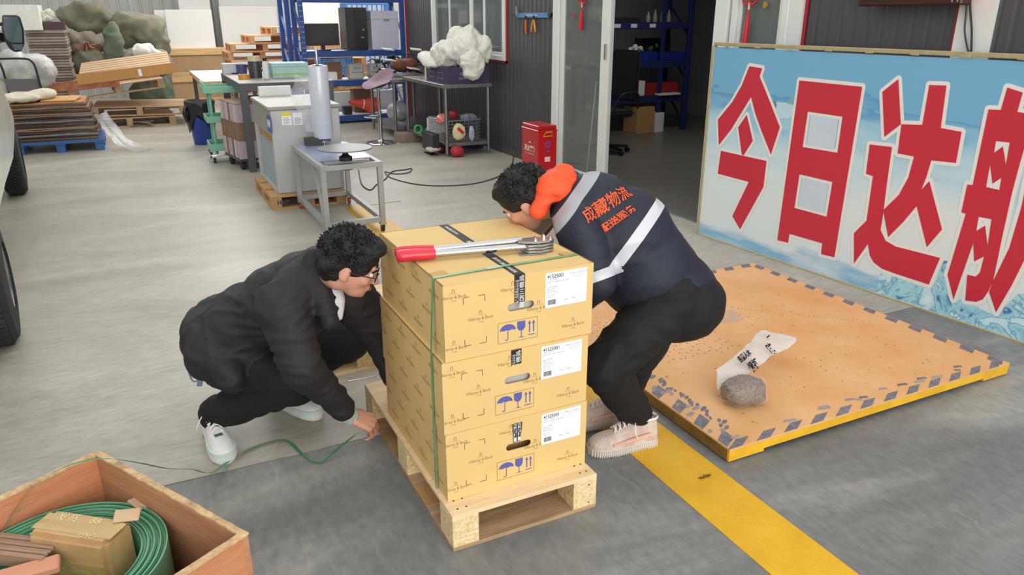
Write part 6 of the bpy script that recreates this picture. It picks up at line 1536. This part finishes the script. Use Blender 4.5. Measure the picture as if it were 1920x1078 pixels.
def hair(M, parent, seed, fringe=.02, tuft=.03, n=420, r=(.104, .087, .094)):
    sh = [('e', M @ Matrix.Translation((-.016, 0, .045)), r), ('e', M @ Matrix.Translation((-.055, 0, .0)), (.062, .079, .078)), ('e', M @ Matrix.Translation((.045, 0, .088)), (.052, .066, .036))]
    o = grow('hair', sh, M_hair, parent, vox=.008, sm=3, amp=.010, sc=30, seed=seed)
    rh = random.Random(seed); b = MB()
    for k in range(n):
        u = rh.uniform(-PI, PI); z = rh.uniform(-.25, 1); c = math.sqrt(max(0, 1-z*z)); d = Vector((math.cos(u)*c, math.sin(u)*c, z))
        if d.x > .35 and d.z < .35: continue
        p = Vector((d.x*r[0]-.016, d.y*r[1], d.z*r[2]+.045)); t = (d*.55+Vector((rh.uniform(-.5, .9), rh.uniform(-.6, .6), rh.uniform(-.6, .5)))).normalized()
        q = p+t*tuft*rh.uniform(.6, 1.2); b.cyl(M @ (p*.97), M @ q, .0065, .0008, 5, False)
    b.build('hair_tuft', M_hair, o)['kind'] = 'stuff'
    return o
def hand(W_, x, up, side, curl=.9, thumb=1, s=1.0, spread=.05):
    """wrist point, direction to the knuckles, back-of-hand normal, side=+1 when the thumb lies on local +y"""
    M = orient(W_, x, up); P = lambda p: M @ (Vector(p)*s); S_ = []
    mc = [(.088, .030, .000), (.094, .010, .003), (.090, -.010, .001), (.080, -.029, -.003)]
    L = [(.042, .026, .021), (.047, .030, .022), (.043, .027, .021), (.034, .021, .018)]
    for (px, py, pz), ls, rr in zip(mc, L, (.0088, .0090, .0085, .0075)):
        py *= side; S_.append(('c', P((.005, py*.55, 0)), P((px, py, pz)), .0150*s, .0118*s)); p = Vector((px, py, pz)); a = .25
        for k, l in enumerate(ls):
            a += curl*(.85 if k else .75); q = p+Vector((math.cos(a)*l, spread*py*8*l, -math.sin(a)*l)); S_.append(('c', P(p), P(q), rr*s*(1-.08*k), rr*s*(.92-.08*k))); p = q
    t0, t1 = Vector((.020, .026*side, -.006)), Vector((.052, .050*side, -.020)); t2 = t1+Vector((.030, .006*side, -.012)); t3 = t2+Vector((.024, -.008*side*thumb, -.010))
    S_ += [('c', P((.0, .010*side, 0)), P(t0), .015*s, .0145*s), ('c', P(t0), P(t1), .0140*s, .0105*s), ('c', P(t1), P(t2), .0100*s, .0092*s), ('c', P(t2), P(t3), .0090*s, .0078*s)]
    return S_
def cut_band(o, p, n, w, m, arc=None, keep=None, ends=()):
    """give the cloth of o between two parallel planes the material m, with clean cut edges"""
    me = o.data; bm = bmesh.new(); bm.from_mesh(me); n = Vector(n).normalized(); p = Vector(p); me.materials.append(m); idx = len(me.materials)-1
    for s in (-1, 1): bmesh.ops.bisect_plane(bm, geom=bm.verts[:]+bm.edges[:]+bm.faces[:], plane_co=p+n*w/2*s, plane_no=n)
    for ec, en in ends: bmesh.ops.bisect_plane(bm, geom=bm.verts[:]+bm.edges[:]+bm.faces[:], plane_co=ec, plane_no=en)
    for f in bm.faces:
        c = f.calc_center_median()
        if any((c-ec).dot(en) < 0 for ec, en in ends): continue
        if abs((c-p).dot(n)) < w/2 and (keep is None or keep(c)): f.material_index = idx
    bm.to_mesh(me); bm.free()
def wrap_decal(me, M, d, target, parent, name, m, lift=.003):
    """lay a flat print on a cloth surface, seen along direction d"""
    tm = target.data; bt = BVHTree.FromPolygons([v.co for v in tm.vertices], [tuple(p.vertices) for p in tm.polygons]); me = me.copy(); d = Vector(d).normalized()
    bm = bmesh.new(); bm.from_mesh(me); bmesh.ops.triangulate(bm, faces=bm.faces[:])
    for _ in range(2):
        es = [e for e in bm.edges if e.calc_length() > .012]
        if es: bmesh.ops.subdivide_edges(bm, edges=es, cuts=1); bmesh.ops.triangulate(bm, faces=bm.faces[:])
    for v in bm.verts:
        w = M @ v.co; h = bt.ray_cast(w-d*.3, d)
        v.co = (h[0]-d*lift) if h[0] is not None else w
    bm.to_mesh(me); bm.free(); me.materials.clear(); me.materials.append(m); return obj(name, me, parent)
def shoe(name, heel, toe, parent, style, roll=0, pitch=0):
    h_, t_ = Vector(heel), Vector(toe); L = (t_-h_).length; M = orient(h_, t_-h_) @ Matrix.Rotation(-pitch, 4, 'Y')
    W_ = lambda t: .036+.016*math.sin(min(1, t*1.25)*PI*.62)**2 if t < .85 else (.036+.016*math.sin(PI*.62)**2)*math.sqrt(max(.0, 1-((t-.80)/.215)**2))
    def wd(t):
        a = .033+.017*(max(0, min(1, (t-.25)/.4))); 
        if t < .12: a *= math.sqrt(max(.02, 1-((.12-t)/.13)**2))
        if t > .78: a *= math.sqrt(max(.02, 1-((t-.78)/.225)**2))
        return a
    N = 20; ring = [(t, 1) for t in [i/N for i in range(N+1)]]
    def outline(g=1.0, z=0): return [M @ Vector((t*L, wd(t)*g+.004*math.sin(t*PI), z)) for t, _ in ring]+[M @ Vector((t*L, -wd(t)*g+.004*math.sin(t*PI), z)) for t, _ in reversed(ring)]
    so = .034 if style == 'runner' else .030
    def loft(levels, m, nm, par):
        b = MB(); vs = []; 
        for g, z in levels: vs += outline(g, z)
        n = 2*(N+1); f = [(j*n+i, j*n+(i+1) % n, (j+1)*n+(i+1) % n, (j+1)*n+i) for j in range(len(levels)-1) for i in range(n)]+[tuple(range(n-1, -1, -1)), tuple(range((len(levels)-1)*n, len(levels)*n))]
        return b.add(vs, f).build(nm, m, par, smooth=50)
    ms = mat('sole_ribbed', '#cfc8bd', .6, var=.08) if style == 'runner' else mat('sole_white', '#dde5e0', .5, var=.05)
    root = obj(name, None, parent)
    sl = loft([(.90, 0.001), (1.02, .006), (1.06, so*.6), (1.0, so)], ms, 'sole', root)
    if style == 'runner':
        b = MB()
        for k in range(34):
            t = .03+.94*k/33
            for s in (-1, 1): p = M @ Vector((t*L, s*(wd(t)*1.05)+.004*math.sin(t*PI), so*.48)); b.cbox(p, (.004, .004, so*.8), (0, 0, 0))
        b.build('sole_rib', ms, root)['kind'] = 'stuff'
    # upper: cross sections
    b = MB(); vs = []; K = 14; T = [0, .03, .10, .2, .3, .4, .5, .6, .7, .8, .88, .94, .985, 1.0]
    H_ = [.05, .085, .098, .098, .096, .088, .074, .062, .054, .048, .041, .033, .022, .008]
    for t, hh in zip(T, H_):
        for i in range(K+1):
            a = PI*i/K; ca, sa = math.cos(a), math.sin(a)
            wy = wd(t)*.97*math.copysign(abs(ca)**.75, ca)*(1-.22*sa*(1 if t < .5 else .4)); vs.append(M @ Vector((t*L*.985+.002, wy+.004*math.sin(t*PI), so-.004+hh*sa**.8)))
    n = K+1; f = [(j*n+i, j*n+i+1, (j+1)*n+i+1, (j+1)*n+i) for j in range(len(T)-1) for i in range(K)]+[tuple(range(n-1, -1, -1)), tuple(range((len(T)-1)*n, len(T)*n))]
    mu = mat('shoe_knit', '#c2a595', .8, col2='#d9cfc4', scale=26, bump=.5, bscale=160) if style == 'runner' else mat('shoe_white', '#e2e5e2', .5, var=.04)
    b.add(vs, f).build('upper', mu, root, smooth=60)
    top = so+.096; MB().lathe([(.034, 0), (.040, .006), (.036, .014), (.029, .008), (.034, 0)], (0, 0, 0), 24, M @ Matrix.Translation((L*.17, 0, top-.012)) @ Matrix.Diagonal((1.25, .85, 1, 1))).build('collar', mat('collar_pale', '#ddd7cf', .7) if style == 'runner' else mu, root, smooth=60)
    ml_ = mat('lace', '#ebe8e3', .8, var=.03)
    for k in range(5):
        t = .36+k*.062; z = so+.004+float(np.interp(t, T, H_)); w = .026-.001*k
        MB().tube([M @ Vector((t*L, -w, z-.010)), M @ Vector((t*L+.010, 0, z+.006)), M @ Vector((t*L+.002, w, z-.010))], .0026, 6, smooth=4).build('lace', ml_, root)
        MB().tube([M @ Vector((t*L+.012, -w, z-.012)), M @ Vector((t*L, 0, z+.006)), M @ Vector((t*L+.014, w, z-.012))], .0026, 6, smooth=4).build('lace', ml_, root)
    for s in (-1, 1): MB().tube([M @ Vector((.35*L, 0, so+.104)), M @ Vector((.38*L, s*.03, so+.098)), M @ Vector((.41*L, s*.056, so+.066)), M @ Vector((.38*L, s*.060, so+.040))], .0022, 6, smooth=5).build('lace_end', ml_, root)
    if style != 'runner':
        me_ = mat('shoe_mint', '#cfe3d8', .5, var=.03); mg_ = mat('shoe_green', '#3f6a55', .5)
        loft([(1.0, so-.001), (1.012, so+.008), (1.0, so+.014)], me_, 'mudguard', root)
        MB().cbox((0, 0, 0), (.012, .030, .004)).build('toe_badge', mg_, root).matrix_basis = M @ Matrix.Translation((.70*L, 0, so+.052)) @ Matrix.Rotation(.25, 4, 'Y')
    else:
        for s in (-1, 1): MB().tube([M @ Vector((.15*L, s*.038, so+.035)), M @ Vector((.4*L, s*.049, so+.030)), M @ Vector((.7*L, s*.051, so+.016))], .006, 6, smooth=4).build('side_stripe', mat('stripe_peach', '#e3b39c', .8, var=.08), root)
    return root
# ---------------------------------------------------------------- crouching person
M_blk = mat('parka_black', '#221f22', .72, var=.12, bump=.25, bscale=140); M_trs = mat('trousers_black', '#0e0d0f', .8, var=.15, bump=.2, bscale=150)
t = thing('person', 'crouching person in a black parka and white sneakers, reaching for the pallet', 'person', (.15, 2.85, 0), world=True)
hipN, hipF = Vector((.17, 2.84, .385)), Vector((.21, 3.02, .385)); pel = (hipN+hipF)/2
knN, knF = Vector((.385, 2.64, .295)), Vector((.665, 2.90, .315)); akN = Vector((.082, 2.90, .10)); a_, b_2 = Zp(555, 770), Zp(601, 786); akF = b_2-(b_2-a_).normalized()*.235+Vector((0, 0, .10))
c7 = Dp(603, 505, 2.72); hc = Dp(656, 497, 2.57); shN = Dp(530, 572, 2.60); shF = Dp(655, 548, 2.76)
elN = Dp(566, 688, 2.60); wrN = Dp(655, 779, 2.83); elF = Dp(716, 628, 2.93); wrF = Dp(742, 715, 2.99); chest = pel.lerp(c7, .62)+Vector((0, 0, -.02)); waist = pel.lerp(c7, .25)
fwd = (RT*.93+Vector((FW.x, FW.y, 0))*.10+Vector((0, 0, -.42))).normalized(); HM = orient(hc, fwd, Vector((0, 0, 1))+RT*.25)
hand_dir = (Dp(722, 800, 2.90)-wrN)
body = [('e', orient(pel, c7-pel), (.12, .15, .11)), ('e', orient(waist, c7-pel), (.13, .13, .10)), ('e', orient(chest, c7-pel), (.16, .16, .11)), ('c', c7, hc+HM.to_3x3() @ Vector((-.02, 0, -.05)), .055, .052),
        ('c', c7, shN, .055, .055), ('c', c7, shF, .055, .055), ('c', shN, elN, .052, .040), ('c', elN, wrN, .040, .028), ('c', shF, elF, .052, .040), ('c', elF, wrF, .040, .028),
        ('c', hipN, knN, .085, .058), ('c', knN, akN, .055, .038), ('c', hipF, knF, .085, .058), ('c', knF, akF, .055, .038), ('c', akN, akN+Vector((.01, -.10, -.055)), .035, .028), ('c', akF, akF+Vector((.10, -.06, -.055)), .035, .028)]
body += head_shapes(HM)+hand(wrN, hand_dir, Vector((0, -.45, 1)), 1, .78, s=1.1)+hand(wrF, Vector((.2, -.3, -1)), Vector((0, 1, .2)), 1, .5)
grow('body', body, M_skin, t, vox=.0058, sm=3)
face_parts(HM, t)
hr = hair(HM, t, 3, tuft=.013, n=800)
gl = MB(); E_ = lambda x, y, z: HM @ Vector((x, y, z))
for s in (-1, 1): gl.tube([E_(.098, s*.032+.021*math.cos(a), .002+.016*math.sin(a)) for a in [2*PI*i/16 for i in range(16)]], .0016, 6, closed=True).tube([E_(.096, s*.052, .006), E_(.05, s*.074, .006), E_(-.005, s*.080, .002)], .0016, 6)
gl.tube([E_(.100, .011, .004), E_(.103, 0, .008), E_(.100, -.011, .004)], .0016, 6); gl.build('glasses', mat('glasses_frame', '#3a2e2c', .3, .5), t)
jk = [('e', orient(pel+Vector((.0, .0, .03)), c7-pel), (.19, .185, .165)), ('e', orient(pel.lerp(c7, .3)+Vector((-.02, 0, -.01)), c7-pel), (.20, .185, .165)), ('e', orient(chest, c7-pel), (.205, .20, .165)), ('e', orient(pel.lerp(c7, .85), c7-pel), (.12, .15, .12)),
      ('c', c7, shN, .088, .092), ('c', c7, shF, .088, .088), ('c', shN, elN, .092, .072), ('c', elN, wrN.lerp(elN, .14), .074, .047), ('c', shF, elF, .088, .072), ('c', elF, wrF.lerp(elF, .1), .074, .047),
      ('c', hipN+Vector((-.03, -.03, .02)), hipN.lerp(knN, .38)+Vector((0, 0, .01)), .125, .105), ('c', hipF+Vector((-.03, 0, .02)), hipF.lerp(knF, .3), .12, .11), ('c', pel+Vector((-.06, -.02, -.03)), hipN+Vector((.02, -.04, -.07)), .10, .09), ('c', hipN, Dp(432, 706, 2.70), .09, .045), ('c', Dp(588, 486, 2.62), Dp(617, 600, 2.62), .036, .034), ('c', Dp(380, 640, 2.85), Dp(425, 700, 2.74), .08, .05)]
jacket = grow('parka', jk, M_blk, t, vox=.010, sm=16, amp=.012, sc=6, ridge=.007, rsc=12, seed=3)
# stand-up collar, open over a white shirt
cf = orient(c7+(hc-c7)*.20, hc-c7, RT)
cb_ = MB().lathe([(.086, -.055), (.088, 0), (.080, .042), (.071, .045), (.071, -.01), (.074, -.055)], (0, 0, 0), 32, orient(c7+(hc-c7)*.12, RT, hc-c7+Vector((0, 0, .02))), R(38), R(322)); cb_.noise(.008, 12, 2).build('collar', M_blk, jacket, smooth=70)
nk = Dp(626, 560, 2.63)
grow('shirt', [('c', Dp(628, 562, 2.655), Dp(634, 592, 2.66), .036, .020), ('c', c7.lerp(hc, .1), Dp(624, 554, 2.66), .062, .042)], mat('white_shirt', '#d9dcde', .8, var=.03), t, vox=.008, sm=4, amp=.004, sc=14)
# sleeve seam, pocket flap and hem fold
dn_ = (wrN-elN).normalized()
grow('cuff', [('c', wrN.lerp(elN, .16), wrN.lerp(elN, -.02), .040, .036)], mat('grey_knit', '#a3a8a8', .9, col2='#d3d6d6', scale=90, bump=.6, bscale=200), t, vox=.005, sm=3)
tr = [('c', hipN, knN, .112, .082), ('c', knN, akN.lerp(knN, .10), .084, .066), ('c', akN.lerp(knN, .05), akN.lerp(knN, .18)+Vector((0, .0, .0)), .066, .068), ('c', hipF, knF, .112, .084), ('c', knF, akF.lerp(knF, .02), .084, .07), ('e', orient(pel, c7-pel), (.14, .17, .14)), ('c', hipN, hipF, .12, .12)]
grow('trousers', tr, M_trs, t, vox=.009, sm=6, amp=.008, sc=9, ridge=.006, rsc=11, seed=5)
shoe('sneaker', (.066, 2.975, 0), (.104, 2.665, 0), t, 'court')
a_, b_2 = Zp(555, 770), Zp(601, 786); dr = (b_2-a_).normalized(); shoe('sneaker', b_2-dr*.30, b_2, t, 'court')
# bunch of keys / clip at the back of the belt
kq = Dp(366, 700, 2.80); b = MB().tube([kq+Vector((0, 0, .05)), kq+Vector((-.02, 0, .02)), kq+Vector((-.012, 0, -.03)), kq+Vector((.01, 0, -.02)), kq+Vector((.01, 0, .04))], .0035, 6, closed=True, smooth=4).cbox(kq+Vector((.012, 0, -.035)), (.020, .006, .045), (.2, .2, 0)); b.build('key_clip', mat('clip_blue_grey', '#8fa6b8', .3, .5), t)


# ---------------------------------------------------------------- bending person
M_nv = mat('jacket_navy', '#1a2030', .65, var=.1, bump=.2, bscale=150); M_or = mat('hood_orange', '#f0562c', .7, var=.05); M_rf = mat('reflective', '#c9ccd2', .35, var=.03)
t = thing('person', 'person in navy jacket with orange hood bending over behind the cartons', 'person', (1.58, 2.25, 0), world=True)
hipN, hipF = Dp(1258, 562, 2.76), Dp(1276, 546, 2.92); pel = (hipN+hipF)/2; knN, akN = Dp(1133, 688, 2.74), Zp(1196, 783, .10)
knF, akF = Dp(1196, 658, 2.98), Zp(1164, 748, .10); c7 = Dp(1072, 376, 2.80); hc = Dp(989, 377, 2.80); shN = Dp(1085, 425, 2.66); shF = Dp(1050, 352, 2.95)
elN = Dp(1122, 528, 2.66); wrN = Vector((1.345, 2.35, .50)); elF = Vector((1.33, 2.78, .62)); wrF = Vector((1.15, 2.68, .42)); ax_ = (c7-pel).normalized()
chest = pel.lerp(c7, .66); fwd = (-RT*.72+Vector((FW.x, FW.y, 0))*.25+Vector((0, 0, -.62))).normalized(); HM = orient(hc, fwd, Vector((0, 0, 1))-RT*.4)
body = [('e', orient(pel, ax_), (.12, .15, .11)), ('e', orient(pel.lerp(c7, .35), ax_), (.14, .14, .10)), ('e', orient(chest, ax_), (.16, .17, .11)), ('c', c7, hc+HM.to_3x3() @ Vector((-.02, 0, -.04)), .055, .052),
        ('c', c7, shN, .055, .055), ('c', c7, shF, .055, .055), ('c', shN, elN, .052, .040), ('c', elN, wrN, .040, .028), ('c', shF, elF, .052, .040), ('c', elF, wrF, .040, .028),
        ('c', hipN, knN, .085, .058), ('c', knN, akN, .055, .038), ('c', hipF, knF, .085, .058), ('c', knF, akF, .055, .038), ('c', akN, akN+Vector((-.10, .01, -.055)), .035, .028), ('c', akF, akF+Vector((-.10, .03, -.055)), .035, .028)]
body += head_shapes(HM)+hand(wrN, Vector((-.5, .3, -.9)), Vector((1, 0, .4)), -1, .5)+hand(wrF, Vector((-.1, -.4, -1)), Vector((0, 1, .2)), 1, .5)
grow('body', body, M_skin, t, vox=.0062, sm=3); face_parts(HM, t); hair(HM, t, 8, tuft=.012, n=500)
dnv = Vector((0, 0, -1)); dnv = (dnv-ax_*dnv.dot(ax_)).normalized()
jk = [('e', orient(pel.lerp(c7, .02)+dnv*.01, ax_), (.17, .19, .17)), ('e', orient(pel.lerp(c7, .28)+dnv*.0, ax_), (.20, .195, .185)), ('e', orient(pel.lerp(c7, .55)-dnv*.03, ax_), (.19, .20, .19)), ('e', orient(pel.lerp(c7, .82)-dnv*.02, ax_), (.15, .19, .155)),
      ('c', c7, shN, .085, .088), ('c', c7, shF, .085, .088), ('c', shN, elN, .088, .068), ('c', elN, wrN.lerp(elN, .1), .068, .048), ('c', shF, elF, .088, .066), ('c', elF, wrF.lerp(elF, .1), .068, .048), ('c', pel.lerp(c7, .1)+dnv*.1, pel.lerp(c7, .6)+dnv*.09, .10, .10)]
jacket = grow('work_jacket', jk, M_nv, t, vox=.010, sm=7, amp=.009, sc=6, ridge=.005, rsc=7, seed=9)
tm_ = jacket.data; bt_ = BVHTree.FromPolygons([v.co for v in tm_.vertices], [tuple(p.vertices) for p in tm_.polygons])
def hoop(pts, w, m, keep, lam=.0012, end=None):
    """reflective hoop around the cloth through measured points of its surface"""
    P = [h[0] for h in (bt_.ray_cast(CP, ray(*q).normalized()) for q in pts) if h[0] is not None]
    A = np.array([list(p) for p in P]); c = A.mean(0); a3 = np.array(list(ax_)); ev, evc = np.linalg.eigh((A-c).T @ (A-c)/len(P)-lam*np.outer(a3, a3)); n = Vector(evc[:, 0]); c = Vector(c)
    ends = ()
    if end is not None: ends = ((P[-1], (P[-2]-P[-1]).normalized()),)
    cut_band(jacket, c, n, w, m, keep=lambda q: keep(q, c), ends=ends); return c
hoop([(1150, 322), (1100, 347), (1062, 385), (1046, 425), (1042, 445)], .042, mat('reflective_grey', '#a3a8ae', .4, var=.04), lambda q, c: (q-c).length < .5)
def armd(q): u = max(0, min(1, (q-shN).dot(elN-shN)/(elN-shN).length_squared)); return (q-shN.lerp(elN, u)).length
hoop([(1254, 388), (1230, 402), (1208, 422), (1186, 448), (1172, 475), (1164, 498)], .042, M_rf, lambda q, c: (q-c).length < .5 and (q-CP).length < (c-CP).length+.2, end=5)
ad = (elN-shN).normalized(); p3_ = shN.lerp(elN, .90); cut_band(jacket, p3_, ad, .036, M_rf, keep=lambda c: (c-p3_).length < .095)
# print on the back
up_b = -dnv; T1 = Dp(1152, 378, 2.60); xd = (Dp(1200, 340, 2.6)-Dp(1092, 420, 2.6)).normalized(); nd = (CP-T1).normalized(); nd = (nd*.6+up_b*.8).normalized(); xd = (xd-nd*xd.dot(nd)).normalized(); yd = nd.cross(xd)
mo_ = mat('orange_print', '#d8562c', .7, var=0)
wrap_decal(text_mesh('成藏物流', .058, 0, .0009), basis(T1+yd*.012, xd, yd), -nd, jacket, t, 'back_print', mo_); wrap_decal(text_mesh('配送服务', .032, 0, .0010), basis(T1-yd*.052+xd*.005, xd, yd), -nd, jacket, t, 'back_print', mo_)
# orange hood lying on the neck, grey collar edge
hd = [('e', orient(Dp(1045, 350, 2.74), ax_+Vector((0, 0, .5))), (.070, .085, .055)), ('e', orient(Dp(1022, 372, 2.72), Vector((0, 0, 1))), (.045, .08, .075)), ('e', orient(Dp(1062, 330, 2.76), ax_), (.052, .07, .035)), ('c', Dp(1010, 395, 2.70), Dp(1030, 345, 2.70), .030, .045), ('c', Dp(1030, 345, 2.95), Dp(1015, 390, 2.92), .045, .03)]
grow('hood', hd, M_or, t, vox=.008, sm=5, amp=.008, sc=14, ridge=.005, rsc=14, seed=4)
tr = [('c', hipN, knN, .118, .088), ('c', knN, akN.lerp(knN, .12), .088, .066), ('c', hipF, knF, .118, .088), ('c', knF, akF.lerp(knF, .12), .086, .066), ('e', orient(pel-ax_*.03, ax_), (.16, .18, .155)), ('c', hipN, hipF, .125, .125)]
grow('trousers', tr, M_trs, t, vox=.009, sm=6, amp=.008, sc=9, ridge=.006, rsc=10, seed=12)
tl_, hl_ = Zp(1101, 850), Zp(1230, 830); shoe('sneaker', hl_, tl_, t, 'runner')
dr = (tl_-hl_).normalized(); hf = akF.copy(); hf.z = 0; shoe('sneaker', hf-dr*.06, hf+dr*.24, t, 'runner')
gq = Dp(1236, 636, 2.95); o = MB().cbox(gq, (.028, .02, .05), (.2, .3, .2)).build('red_pouch', mat('red_cloth', '#c9283c', .6), t, bevel=.006)
